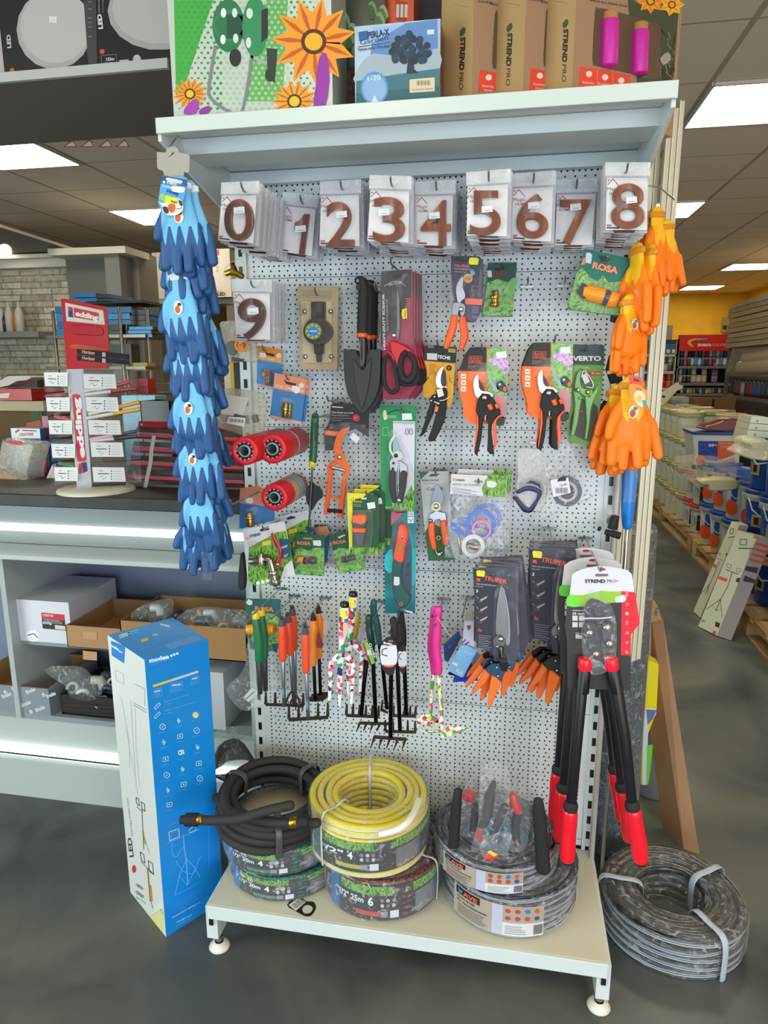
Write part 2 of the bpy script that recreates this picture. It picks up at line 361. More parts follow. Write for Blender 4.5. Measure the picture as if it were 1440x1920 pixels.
# front wall behind the camera: an assumed shopfront with an open window strip
b = MB()
for c, d in (((XL+XR)/2, .25), ((XL+XR)/2, HC-.2)): b.box((c, YF-.05, d if d > 1 else .06), (XR-XL, .1, .4 if d > 1 else .12), '8c8c8c')
for x in (XL+.3, -1.6, 0, 4.5): b.box((x, YF-.05, HC/2), (.35 if x != 4.5 else .4, .1, HC), '8c8c8c')
struct('wall_front', b)
# brick pattern paper on the cash-desk wall
m, N, L, b_ = nmat('stone_wallpaper')
tc = N.new('ShaderNodeTexCoord'); mp = N.new('ShaderNodeMapping'); L.new(tc.outputs['Object'], mp.inputs[0]); mp.inputs['Rotation'].default_value = (radians(90), 0, 0)
br = N.new('ShaderNodeTexBrick'); L.new(mp.outputs[0], br.inputs[0]); br.inputs['Scale'].default_value = 1; br.inputs['Brick Width'].default_value = .19; br.inputs['Row Height'].default_value = .052; br.inputs['Mortar Size'].default_value = .006
br.offset_frequency = 2; br.squash = 1.6; br.squash_frequency = 3
br.inputs['Color1'].default_value = lin('a8a08c'); br.inputs['Color2'].default_value = lin('cdc6b0'); br.inputs['Mortar'].default_value = lin('8d8676')
no = N.new('ShaderNodeTexNoise'); no.inputs['Scale'].default_value = 30; L.new(tc.outputs['Object'], no.inputs[0])
mx = N.new('ShaderNodeMix'); mx.data_type = 'RGBA'; mx.blend_type = 'OVERLAY'; mx.inputs[0].default_value = .6; L.new(br.outputs[0], mx.inputs[6]); L.new(no.outputs[0], mx.inputs[7])
L.new(mx.outputs[2], b_.inputs['Base Color']); b_.inputs['Roughness'].default_value = .7
struct('wall_partition', MB().box((-3.9, 3.65, 1.24), (2.2, .1, 2.48), 'stone_wallpaper'))
b = MB(); b.box((-3.9, 3.57, 2.44), (2.3, .07, .09), 'd8d0c0'); b.box((-3.9, 3.53, 2.475), (2.3, .12, .03), 'd8d0c0'); struct('trim_cornice', b)
b = MB(); b.prism([at(0, 426, z=2.5), at(140, 470, z=2.5), V((-2.8, 3.66, 2.5)), V((-5, 3.66, 2.5)), V((-5, 2.9, 2.5))], (0, 0, .02), '6b655c'); struct('ceiling_bulkhead', b)
tag(MB().disc((8, 473), 14, Pl((-3.9, 3.3, 2.495), (0, 0, -1)), .01, 'e:fff4e06').build('downlight'), 'round recessed spotlight in the dark dropped ceiling by the brick wall', 'ceiling light')
# grey pillar beside the wall
p = at(135, 620, y=3.45); q = at(268, 620, y=3.45); b = MB(); b.box(((p.x+q.x)/2, 3.6, 1.24), (q.x-p.x, .3, 2.48), '6e6a66')
p2 = at(203, 620, y=3.25); b.box(((p2.x+q.x)/2-.03, 3.45, 1.24), (q.x-p2.x-.06, .35, 2.48), '7d7a79'); struct('wall_pillar', b)
b = MB(); b.box(((p.x+q.x)/2+.02, 3.40, 2.455), (q.x-p.x+.02, .36, .05), 'd8d0c0'); struct('trim_pillar_cornice', b)
# ceiling lamp panels in the grid
def panel(ix, iy, lab, n=1):
    x = 1.585+.6*ix; y = .06+.6*iy
    t = thing('ceiling_light', lab, 'ceiling light', (x+.3*n, y+.3, HC), 'square lamp panels in the tile ceiling')
    f = MB(); cx, cy = x+.3*n, y+.3; w = .3*n-.012
    for dx, dy, sx, sy in ((0, .291, w*2, .014), (0, -.291, w*2, .014), (w, 0, .014, .596), (-w, 0, .014, .596)): f.box((cx+dx, cy+dy, HC-.006), (sx, sy, .02), 'c8c4b8')
    f.build('frame', t)
    e = MB(); e.box((cx, cy, HC-.004), (w*2-.014, .57, .006), 'lamp_diffuser'); e.build('diffuser', t)
m, N, L, b_ = nmat('lamp_diffuser'); e = N.new('ShaderNodeEmission'); tc = N.new('ShaderNodeTexCoord'); se = N.new('ShaderNodeSeparateXYZ'); L.new(tc.outputs['Object'], se.inputs[0])
e.inputs[0].default_value = (1, .90, .70, 1); e.inputs[1].default_value = PANEL_E; L.new(e.outputs[0], N['Material Output'].inputs[0])
for ix, iy, lab in ((0, 3, 'large bright ceiling lamp panel at the upper right, nearest of the aisle lamps'), (0, 7, 'ceiling lamp panel seen behind the rack edge beside the orange gloves, second down the aisle'), (3, 13, 'ceiling lamp panel far down the aisle, the one cut by the right picture edge'), (3, 17, 'small farthest ceiling lamp panel just above the yellow wall'), (4, 11, 'sliver of ceiling lamp panel at the right picture edge above the yellow wall'),
    (-7, 6, 'ceiling lamp panel seen left of the blue gloves'), (-7, 3, 'ceiling lamp panel cut by the left picture edge, under the overhead shelf'), (1, -4, 'ceiling lamp panel over the shopper'), (-3, -4, 'ceiling lamp panel over the counter front'), (0, -5, 'ceiling lamp panel by the shop window')):
    panel(ix, iy, lab)  # panels behind the camera are assumed
for ix, iy in ((-4, 9), (-4, 15), (-2, 6), (-2, 12), (-1, 17), (3, 1), (-7, -5), (4, -3)): panel(ix, iy, 'ceiling lamp panel elsewhere in the shop, outside the picture')  # unseen panels added only to brighten the ceiling and the far shop
# ============================================================ THE DISPLAY RACK
W1 = 'g:ccd4d4'
peg = peg_material(); slm = slot_material()
rack = thing('display_rack', 'white metal shop rack with a perforated back panel, a top shelf and a base shelf', 'display rack', (.5, 0, 0))
MB().box((.5, .008, 1.13), (.972, .012, 1.9), 'pegboard_paint').build('perforated_panel', rack)
for x in (0, 1.0): MB().box((x, .027, 1.27), (.031, .06, 2.46), 'upright_paint').build('upright', rack)
MB().box((.5, .04, 1.3), (.97, .03, 2.3), '6f7577').build('back_panel', rack)
MB().box((.5, .02, 2.28), (.97, .02, .42), '57545a').build('upper_panel', rack)
b = MB()      # base shelf with front lip
b.box((.5, -.2, .166), (1.02, .40, .008), 'g:c9c6b2', bev=.002); b.box((.5, -.4035, .150), (1.02, .006, .040), W1, bev=.001); b.box((.5, .002, .160), (.97, .006, .02), '3a3c3e')
b.build('base_shelf', rack)
for x in (-.003, 1.003):
    f = MB(); z0 = .062
    f.prism([V((x-.016, -.398, z0)), V((x-.016, -.398, .162)), V((x-.016, 0, .162)), V((x-.016, 0, .10)), V((x-.016, -.30, .11)), V((x-.016, -.345, z0))], (.032, 0, 0), W1, bev=.001)
    f.box((x, -.4005, .118), (.011, .004, .022), '08080a')
    o = f.build('base_bracket', rack)
    f = MB(); f.lathe([(0, 0), (.027, 0), (.029, .004), (.022, .014), (.012, .020)], (x, -.36, 0), 'g:dedbd0'); f.lathe([(.007, .018), (.007, .064)], (x, -.36, 0), 'm:b8b8b4', 12); f.lathe([(.013, .026), (.013, .036)], (x, -.36, 0), 'm:b8b8b4', 6)
    f.build('levelling_foot', rack)
# top shelf: front fold, underside with a stiffening channel, brackets
b = MB(); b.box((.5, -.2, 2.066), (1.03, .40, .006), W1); b.box((.5, -.4, 2.058), (1.03, .008, .030), 'g:c6d0cb', bev=.001)
b.box((.5, -.392, 2.046), (1.02, .02, .003), W1); b.box((.5, -.02, 2.046), (1.02, .02, .03), W1)
b.prism([V((-.012, -.30, 2.062)), V((-.012, -.285, 2.034)), V((-.012, -.185, 2.034)), V((-.012, -.17, 2.062))], (1.024, 0, 0), W1, bev=.0008)
b.build('top_shelf', rack)
for x, t in ((-.012, .012), (1.010, .012)):
    f = MB(); f.prism([V((x-.004, -.395, 2.05)), V((x-.004, -.395, 2.03)), V((x-.004, -.06, 1.955)), V((x-.004, .0, 1.93)), V((x-.004, .0, 2.062)), V((x-.004, -.395, 2.062))], (.008, 0, 0), W1, bev=.001)
    f.build('shelf_bracket', rack)
# tall grey column posts of the neighbouring unit behind
# ============================================================ THE SERVICE COUNTER
CX0, CX1 = -2.6, -.085
ct = thing('service_counter', 'long grey service counter with a dark worktop, open niches and lit strips', 'counter', ((CX0+CX1)/2, .4, 0))
cw = CX1-CX0; cm = (CX0+CX1)/2
G = '858c90'; G2 = '78819a'
ramp_mat('dark_worktop', ['0e0e10', '1a1a1b', '262525'], 14, 8, .5, bump=.03)
MB().box((cm, .52, 1.13), (cw, .75, .042), 'dark_worktop', bev=.003).build('worktop', ct)
b = MB(); b.box((cm, .30, 1.025), (cw, .02, .172), '8c9494'); b.build('upper_apron', ct)
MB().box((cm, .286, 1.0), (cw-.01, .012, .026), 'e:f4fffd2.6').build('led_strip', ct)['label'] = 'upper white light strip under the worktop'
MB().box((cm, .35, .928), (cw, .41, .018), 'g:aeb6b4', bev=.002).build('ledge', ct)
MB().box((cm, .62, .48), (cw, .02, .9), G2).build('back_panel', ct)
MB().box((cm, .41, .30), (cw, .42, .02), G).build('lower_shelf', ct)
sx0 = at(28, 1218, y=.2).x; MB().box(((sx0+CX1)/2, .43, .575), (CX1-sx0, .38, .016), G).build('middle_shelf', ct)
for x in (CX0+.01, sx0-.01, CX1-.012): MB().box((x, .40, .61), (.02, .42, .63), 'a2a9aa').build('side_panel', ct)
b = MB(); b.box((cm, .215, .215), (cw, .02, .15), 'a9b0ae'); b.box((cm, .165, .075), (cw, .03, .15), 'a9b0ae'); b.build('kick_panel', ct)
MB().box((cm, .198, .160), (cw-.01, .012, .024), 'e:f4fffd6').build('led_strip', ct)['label'] = 'lower white light strip above the plinth'
e = MB(); e.box((CX1+.004, .40, .55), (.012, .5, 1.10), 'g:a9c4bd'); e.build('end_panel', ct)
# overhead shelf
oh = thing('overhead_shelf', 'wide grey overhead shelf above the counter carrying lamp boxes', 'shelf', (-1.6, .3, 2.35))
MB().box((-1.62, .295, 2.361), (2.84, .49, .022), '6e655f').build('board', oh); MB().box((-1.62, .046, 2.361), (2.84, .012, .024), 'b3b0ac').build('edge_strip', oh)
b = MB()
for i, (x, w) in enumerate(((120, 1), (152, 1), (186, 1), (218, 1))):
    
    b = RUN(MB(), '', YP(.57), [('p', '%d 275 %d 262 %d 275' % (x, x+16, x+24), 0, 2, 'a89c90'), ('w', '%d 275 %d 262 %d 275 %d 275' % (x, x+16, x+24, x), 1, 2, '7a3430')])
    tag(b.build('hanging_sign'), ['small triangular sign under the back of the overhead shelf, leftmost', 'small triangular sign under the back of the overhead shelf, second from left', 'small triangular sign under the back of the overhead shelf, third from left', 'small triangular sign under the back of the overhead shelf, rightmost, by a red card'][i], 'sign', 'triangular signs behind the overhead shelf')
# ============================================================ GOODS ON THE PERFORATED PANEL
m = ramp_mat('copper', ['6a3018', '94492c', 'c47a56'], 40, 3, .24, (1, 1, .08), 1, pos=[.3, .5, .75], bump=.05)
ramp_mat('floral_print', ['e6f2ee', 'e6f2ee', 'f2607f', 'e6f2ee', 'cf1f48', 'e9f5f2', '3a9a63', '27346f', 'f7a8bf'], 95, 0, .25, tex='vor', pos=[0, .12, .3, .42, .55, .66, .76, .86, .92], bump=0)
ramp_mat('floral_print_green', ['e8eee0', '56a04a', 'f0f2e4', 'e64a80', 'c9dc8a', 'e5d84a', 'd23a5a', 'f2f4ea'], 95, 0, .3, tex='vor', pos=[0, .2, .38, .5, .6, .72, .84, .92], bump=0)
ramp_mat('grass_print', ['24501a', '558a26', '8ab544', '336a20'], 160, 2, .45, (1, 1, .35), bump=0)
ramp_mat('leaf_print', ['1f5e3a', '64a046', '93bd68', '2c7042'], 45, 2, .4, pos=[.3, .45, .6, .7], bump=0, dist=2)
ramp_mat('lilac_print', ['6d8a3e', 'b889c4', 'd8b4dc', '8a5a9c'], 120, 2, .4, pos=[.3, .45, .6, .7], bump=0)
ramp_mat('soil_print', ['2c2018', '4a3324', '6a4a2c'], 60, 4, .5, bump=0)
def hook(px, py, d, lab, grp='steel hooks on the perforated panel', drop=.0):
    P = at(px, py, y=-d); t = thing('display_hook', lab, 'hook', (P.x, 0, P.z), grp); b = MB()
    b.tube([(P.x, .004, P.z-.004-drop), (P.x, -d*.5, P.z-.004-drop*.5), (P.x, -d+.014, P.z-.003), (P.x, -d+.004, P.z+.003), (P.x, -d, P.z+.010)], .0022, 'm:9a9c9e', 8); b.build('rod', t)
    b = MB(); b.box((P.x, -.004, P.z-.006-drop), (.036, .003, .007), 'm:a8aaac', bev=.0005); b.lathe([(.0025, 0), (.0025, .010)], (P.x-.0143, -.004, P.z-.006-drop), 'm:a8aaac', 8, (0, 1, 0)); b.lathe([(.0025, 0), (.0025, .010)], (P.x+.0143, -.004, P.z-.006-drop), 'm:a8aaac', 8, (0, 1, 0)); b.build('backplate', t)
    return t
def tint(h, f): return ''.join('%02x' % max(0, min(255, int(int(h[i:i+2], 16)*f))) for i in (0, 2, 4))
# ---- house numbers
NUMS = [(0, (415, 342, 487, 339, 408, 452, 478, 458), (420, 475, 373, 451), .32, 15, (438, 388), (452, 352)),
 (1, (530, 360, 598, 366, 517, 472, 588, 482), (545, 580, 401, 477), .12, 4, (553, 423), (563, 375)),
 (2, (600, 340, 677, 336, 598, 462, 678, 463), (611, 664, 378, 463), .20, 9, (630, 396), (638, 348)),
 (3, (693, 328, 772, 330, 688, 453, 770, 457), (699, 759, 369, 454), .26, 12, (709, 392), (732, 341)),
 (4, (778, 341, 855, 337, 777, 461, 850, 463), (789, 845, 375, 460), .20, 9, (804, 398), (817, 348)),
 (5, (874, 323, 958, 316, 874, 443, 954, 445), (881, 939, 357, 441), .28, 13, (903, 386), (916, 330)),
 (6, (959, 325, 1043, 319, 959, 452, 1037, 455), (969, 1028, 363, 447), .20, 9, (990, 379), (1001, 334)),
 (7, (1042, 337, 1124, 334, 1040, 461, 1113, 461), (1050, 1110, 374, 459), .14, 6, (1069, 382), (1082, 345)),
 (8, (1135, 304, 1220, 304, 1135, 433, 1217, 433), (1146, 1209, 343.5, 429), .26, 12, (1174, 369), (1177, 315)),
 (9, (433, 523, 510, 524, 442, 638, 510, 639), (445.5, 498, 559, 637), .16, 7, (464, 577), (470, 534))]
def lerp(a, b, t): return (a[0]+(b[0]-a[0])*t, a[1]+(b[1]-a[1])*t)
for dgt, q, bb, d, n, st, hk in NUMS:
    TL, TR, BL, BR = (q[0], q[1]), (q[2], q[3]), (q[4], q[5]), (q[6], q[7]); y = -d; P = YP(y)
    uv = lambda u, v: lerp(lerp(TL, TR, u), lerp(BL, BR, u), v)
    t = thing('house_number_pack', 'clear bag holding a copper house number %d, frontmost of its hook' % dgt, 'house number', P.at(*hk), 'bagged copper house numbers at the front of their hooks')
    b = MB(); b.poly([uv(.0, .2), uv(1, .2), uv(.985, 1.01), uv(0, 1)], P, .0008, 'b:dfe0e4', off=.0135); b.poly([uv(0, 0), uv(1, 0), uv(1, .2), uv(0, .2)], P, .0005, 'h:e9eaec', off=.0105); b.poly([uv(0, .195), uv(1, .195), uv(1, .215), uv(0, .215)], P, .001, 'h:c2c4c8', off=.012)
    b.build('clear_bag', t)
    b = MB(); b.poly([uv(.035, .225), uv(.945, .225), uv(.95, .985), uv(.01, .985)], P, .0012, 'd9d5d6')
    x, yy = uv(.06, .30); w = .0
    for o in (('w', [uv(.05, .33), uv(.17, .245), uv(.31, .35)], 1.6, 'b02a4a'), ('w', [uv(.06, .27), uv(.09, .255)], 2.4, 'b02a4a')):
        RUN(b, '', P, [('w', [c for pt in o[1] for c in pt], .4, o[2], o[3])])
    b.text('Magic', uv(.04, .415), uv(.33, .415), 7, P, '4a4a4e'); b.text('HOME', uv(.09, .475), uv(.34, .475), 5, P, 'a83450', bold=.02)
    b.poly([uv(.03, .905), uv(.14, .905), uv(.14, .93), uv(.03, .93)], P, .0003, 'c0392b', off=.0004); b.poly([uv(.03, .94), uv(.32, .945), uv(.32, .97), uv(.03, .965)], P, .0003, '2a2624', off=.0004)
    b.build('card', t)
    # the raised figure
    vs, fs = text_mesh(str(dgt), .012, 9); x0, x1, y0, y1 = bb; sh = (TL[0]-BL[0])/(BL[1]-TL[1])
    vm = max(v for _, v in vs); vn = min(v for _, v in vs)
    if dgt == 1: vs = [(.62, 1), (1.0, 1), (1.0, 0), (.60, 0), (.60, .68), (.40, .64), (0, .62), (0, .80), (.35, .84)]; fs = [tuple(range(9))[::-1]]; vm, vn, sh = 1, 0, .13
    def fp(u, v, off, _b=bb, _s=sh):
        vv = (v-vn)/(vm-vn); X = _b[0]+(_b[1]-_b[0]-_s*(_b[3]-_b[2])*(1 if dgt == 1 else 0))*u; Y = _b[3]-(_b[3]-_b[2])*vv; return P.at(X-_s*(Y-_b[3])*(1 if dgt == 1 else 0), Y, off)
    fr = [fp(u, v, .008) for u, v in vs]; ed = {}
    for f in fs:
        for i in range(len(f)):
            e = (f[i], f[(i+1) % len(f)])
            if (e[1], e[0]) in ed: del ed[(e[1], e[0])]
            else: ed[e] = 1
    # inset bevel: boundary vertices pulled in
    nb = {}
    for a_, b2 in ed: nb.setdefault(a_, [None, None])[1] = b2; nb.setdefault(b2, [None, None])[0] = a_
    ins = list(fr)
    for i, (pa, pb) in nb.items():
        if pa is None or pb is None: continue
        e1 = (fr[i]-fr[pa]).normalized(); e2 = (fr[pb]-fr[i]).normalized(); nn = V((0, -1, 0)).cross(e1)+V((0, -1, 0)).cross(e2)
        if nn.length > .1: ins[i] = fr[i]+nn.normalized()*.0017
    b = MB(); k0 = len(fr); front = [p_+V((0, -.0025, 0)) for p_ in ins]; back = [p_+V((0, .007, 0)) for p_ in fr]
    b.add(front, fs, 'copper'); b.add(front+fr, [(i, j, k0+j, k0+i) for i, j in ed], 'm:c98a66', True); b.add(fr+back, [(i, j, k0+j, k0+i) for i, j in ed], 'm:3a1d14')
    b.build('number_plate', t)
    b = MB(); sx, sy = st; b.poly([(sx, sy+1), (sx+20, sy-1), (sx+21, sy+11), (sx, sy+13)], P, .0004, 'd8dade', off=.0148); RUN(b, '', P, [('w', [sx+5, sy+9, sx+17, sy+8], 15.5, 1, '8a8c92')]); b.build('price_sticker', t)
    hook(hk[0], hk[1], d+.035, 'steel hook carrying the copper number %d packs' % dgt, 'steel hooks of the house numbers')
    # the packs behind on the same hook
    r = thing('house_number_pack', 'bagged copper house number %d in the stack behind the front bag' % dgt, 'house number', V(P.at(*hk)), 'bagged house numbers stacked on their hooks')
    b = MB(); b.poly([uv(-.01, .0), uv(1.0, .0), uv(1.01, 1.0), uv(.5, 1.02), uv(-.01, .99)], P, .0008, 'h:d5d5da', off=.004); b.poly([uv(-.01, .985), uv(1.01, .985), uv(1.01, 1.005), uv(-.01, 1.0)], P, .010, 'h:cfcfd4', off=.005); b.build('clear_bag', r)
    b = MB(); b.poly([uv(.035, .225), uv(.95, .225), uv(.95, .985), uv(.02, .985)], P, .0012, 'c9c4c6'); b.build('card', r)
    b = MB(); b.poly([uv(.2, .95), uv(.75, .95), uv(.7, 1.0), uv(.25, 1.0)], P, .005, 'm:6b3423', off=.006); b.build('number_plate', r)
    sp = (d-.03)/n
    for i in range(1, n):
        rr = random.uniform
        if i == 1: r.location = V(r.location)+V((rr(-.002, .002), sp, rr(-.001, .002))); first = r.location.copy(); r.rotation_euler = (0, 0, rr(-.05, .05))
        else:
            c = dup(r, (rr(-.003, .003), sp*(i-1), rr(-.002, .003))); c.rotation_euler = (0, rr(-.03, .03), rr(-.07, .07))
# ---- empty hooks and holders on the board
for px, py in ((990, 528), (1060, 526)):
    hook(px, py, .06, 'bare steel hook on the board under the number %d packs' % (6 if px < 1000 else 7), 'bare hooks')
def hk(px, py, d, what): hook(px, py, d, 'steel hook carrying '+what)
# ---- water timer in a clear box
item('water_timer_pack', 'clear plastic box holding a round dark grey water timer with a coloured dial', 'water timer', 'i', -.055, [
 ('backing_card', [('p', '712 258 1055 262 1045 965 742 958', -18, 2, 'b59f7a'), ('p', '735 385 1000 385 1000 900 760 900', -14, 3, 'c4b48e')] + [('w', '745 %d 1000 %d' % (285+i*16, 290+i*16), -13, 4, '8c9a94' if i != 3 else 'b0603c') for i in range(5)] + [('w', '720 %d 790 %d' % (400+i*14, 402+i*14), -13, 3, '6a5c48') for i in range(8)]),
 ('timer_body', [('p', '822 385 935 385 935 560 822 560', 6, 24, 'g:2e2d2b', 0, 2), ('c', '872 635 115', 18, 34, 'g:3d3430'), ('c', '850 632 82', 24, 8, 'g:4a403a'), ('p', '845 745 925 745 920 825 850 825', 6, 22, 'g:2e2d2b', 0, 2), ('p', '865 825 908 825 905 895 870 895', 2, 14, 'g:3a3836', 0, 1)]),
 ('dial', [('c', '843 634 70', 26, 2, 'd8b23a'), ('o', '843 634 70 60', 27, 2, '6a9a5a'), ('c', '843 634 44', 27.5, 1, 'g:3a8ac8'), ('w', '815 634 872 634', 29, 7, 'e8eef2')] + [('c', '%f %f 7' % (843+54*cos(a*.7), 634+54*sin(a*.7)), 27.5, 1, ('b03a5a', '2c5a8a', '3c7a4a')[a % 3]) for a in range(9)], 1, 'round yellow and blue programme dial'),
 ('screws', [('s', '%d %d 20' % p, -10, 's:b8b0a0') for p in ((770, 468), (990, 468), (775, 850), (995, 848))]),
 ('clear_case', [('p', '705 252 1058 256 1050 965 690 958', 20, 40, 'b:efe6d4', 0, 3)])])
hk(590, 548, .07, 'the boxed water timer')
# ---- hand trowels
tr = item('hand_trowel', 'black hand trowel with a thick black grip and orange collar, front one of its hook', 'trowel', 'i', -.17, [
 ('grip', [('u', '1215 205 1250 215 1265 300 1262 420 1258 560 1255 660', 0, [8, 12, 12.5, 13, 13, 13.5], 'k:1c1b1d', 4, .85), ('c', '1216 208 14', 13, 3, '6a6a6c'), ('c', '1222 265 20 28', 12, 3, '050505'), ('w', '1300 220 1345 240', 8, 6, '3a3a3c')]),
 ('collar', [('u', '1256 655 1255 682', 0, [13.8, 13.8], 'g:e2521c')], None, 'orange collar'),
 ('neck', [('u', '1262 680 1268 780 1265 900 1262 950', 0, [10.5, 9, 7, 4], 'g:17171a', 3), ('u', '1245 690 1240 800 1252 930 1268 800 1272 700', 9, [1.6, 1.6, 1.6], 'g:4a4a50', 5)]),
 ('blade', [('p', '1096 790 1110 782 1140 790 1165 786 1195 788 1225 840 1255 870 1290 840 1318 788 1345 786 1380 790 1400 784 1412 792 1412 950 1404 1080 1375 1180 1330 1260 1290 1310 1252 1336 1215 1300 1170 1240 1130 1160 1108 1060 1100 950', -2, 2.2, 'r:222224', 0, 1), ('p', '1180 860 1255 960 1330 860 1325 1000 1300 1150 1252 1290 1205 1150 1185 1000', 1, 2, 'r:2b2a28', 3, 1.2)])], 'hand trowels')
dup(tr, (.006, .03, -.004), 'black hand trowel directly behind the front trowel, only its blade edge showing', 'hand trowels'); dup(tr, (.012, .06, -.002), 'black hand trowel at the back of the trowel hook', 'hand trowels')
item('hang_tag', 'oval grey card tag hanging beside the trowel grip', 'tag', 'i', -.10, [('tag', [('p', '1345 420 1385 450 1408 540 1408 650 1370 728 1325 700 1330 560', 0, .6, '8c8a8a', 3), ('w', '1350 490 1385 500', 1, 16, '3a3a3c'), ('w', '1345 560 1385 565', 1, 2, '5a5a5c'), ('w', '1345 590 1385 595', 1, 2, '5a5a5c'), ('w', '1345 620 1385 625', 1, 2, '5a5a5c')])])
hk(702, 540, .2, 'the hand trowels')
# ---- heavy duty scissors
sc_ = item('scissors_pack', 'heavy duty scissors with red and black handles on a magenta card, front pack', 'scissors', 'j', -.17, [
 ('backing_card', [('p', '345 220 600 200 605 780 640 900 640 1180 560 1290 350 1300', -12, 1, '8a1238'), ('p', '335 222 590 205 590 430 335 860', -11.3, .8, '1e161c'), ('t', '372 880 362 410 18', -10, 'HEAVY-DUTY SCISSOR', 'd8d0d4', .02), ('t', '395 720 388 455 11', -10, 'FOR MULTI-PURPOSE USE', 'b8a8b0'), ('p', '432 260 465 245 510 250 505 270 440 276', -10, 1, '060606'), ('t', '400 345 512 320 22', -10, 'AW-TOOLS', 'c8c0c4'), ('w', '360 345 460 300 545 345', -10, 4, 'b0a8ac', 3)] + [('w', '545 %d 578 %d' % (450+i*22, 450+i*22), -10, 8, 'c04a6a') for i in range(8)] + [('w', '548 %d 548 %d' % (700, 790), -10, 2, 'b89098')]),
 ('blade', [('p', '455 360 465 420 468 560 465 760 430 770 415 700 422 520 440 420', -2, 3, 's:4a4846', 2), ('p', '472 365 490 480 492 700 475 790 465 760 468 420', -4, 3, 's:77716c', 2)]),
 ('red_handle', [('p', '410 820 440 806 540 850 620 920 655 1000 662 1060 640 1060 600 1000 560 930 520 900 495 940 486 1010 490 1100 470 1110 440 1020 420 930', 0, 12, 'g:c2101c', 3, 2)]),
 ('black_handle', [('u', '540 905 510 950 498 1040 520 1120 570 1140 610 1100 625 1040 612 960 570 915', 0, [7, 7, 8, 9, 10, 9, 8, 7, 6], 'k:1d1b1e', 3), ('p', '640 1030 662 1040 664 1120 640 1170 590 1190 520 1190 480 1160 470 1110 500 1120 560 1150 610 1120', 2, 14, 'k:151416', 2, 2)]),
 ('loop_handle', [('u', '400 930 370 960 358 1060 370 1180 420 1240 460 1230 478 1190 460 1080 440 980 412 935 395 932', 2, 5, 'k:201c1e', 3), ('u', '400 900 435 950 455 1050 470 1150', 3, 3.5, 'g:b01824', 3)]),
 ('pivot_screw', [('s', '445 760 20', 2, 's:c8c8c8')]),
 ('price_sticker', [('p', '512 540 552 530 555 615 518 622 508 580', 6, .5, 'c9c31e'), ('t', '540 612 545 552 10', 6.6, '5880', '3a3a20')], None, 'yellow price sticker'),
 ('blister', [('p', '335 215 600 192 610 210 615 780 580 850 430 800 345 870', 5, 15, 'b:e4dde2', 0, 3)])], 'scissors packs')
for i in range(1, 4): dup(sc_, (.004*i, .028*i, -.002), ('scissors pack second from the front on the scissors hook', 'scissors pack third from the front on the scissors hook', 'scissors pack at the back of the scissors hook')[i-1], 'scissors packs')
hk(732, 491, .2, 'the heavy duty scissors')
# ---- small orange pruner in a blister (top middle)
item('pruner_pack', 'curved pruner with orange grips in a rounded clear blister, left of the brass-fitting card', 'pruner', 'j', -.16, [
 ('backing_card', [('p', '925 110 955 92 1130 90 1180 110 1200 180 1195 400 1175 560 1130 640 1080 650 1000 620 960 480 930 360', -14, 1, '4c4a5c', 2), ('p', '945 115 1000 85 1040 115 1050 138 950 130', -12, 1, '121216'), ('t', '950 180 1080 186 20', -12, 'TRUPER', 'e0563a', .02), ('t', '950 200 1115 210 10', -12, 'Tijera forjada para poda', 'cfcfd8'), ('t', '950 222 1060 232 9', -12, 'Forged bypass pruner', 'b0b0bc'), ('c', '1068 278 40', -12, 1, 'c98a4a'), ('t', '1040 290 1096 292 22', -11, '7/16"', '3a3030'), ('p', '1040 445 1190 455 1185 505 1045 495', -12, 1, 'e0614e'), ('p', '1085 215 1120 215 1130 240 1100 262', -12, 1, '5a9ac0')] + [('w', '1100 %d 1160 %d' % (y, y+4), -12, 3, 'b06a60' if y < 480 else '9a98a8') for y in (345, 380, 395, 410, 425, 520, 535, 550, 565, 600, 610)]),
 ('cutting_blade', [('p', '1020 265 1028 300 1022 350 1040 400 1042 440 1010 470 990 500 975 440 968 380 980 320', -2, 4, 's:a9a8b0', 3)]),
 ('pivot', [('p', '940 490 985 480 1030 490 1048 520 1040 580 1010 610 995 540 985 590 950 620 930 560', 0, 9, 's:8a8a90', 2, 1), ('s', '1010 540 22', 5, 's:c0c0c4')]),
 ('orange_grip', [('u', '950 612 945 680 920 760 885 858', 2, [8, 9.5, 10, 6], 'r:ee5a10', 3, .8)], None, 'orange grip'),
 ('orange_grip', [('u', '1022 620 1030 680 1040 770 1015 865', 2, [8, 9.5, 10, 6.5], 'r:ea5514', 3, .8)], None, 'orange grip'),
 ('price_sticker', [('p', '1078 112 1090 102 1150 106 1160 120 1152 164 1085 162 1076 150', 4, .5, 'd3cf1c')], None, 'yellow price sticker'),
 ('blister', [('p', '895 110 925 78 985 66 1130 68 1200 92 1228 140 1225 420 1190 560 1120 660 1075 700 1060 780 1000 700 960 560 905 430 890 300', 3, 17, 'b:d6d4e4', 2, 3)])])
hk(862, 478, .19, 'the small orange pruner')
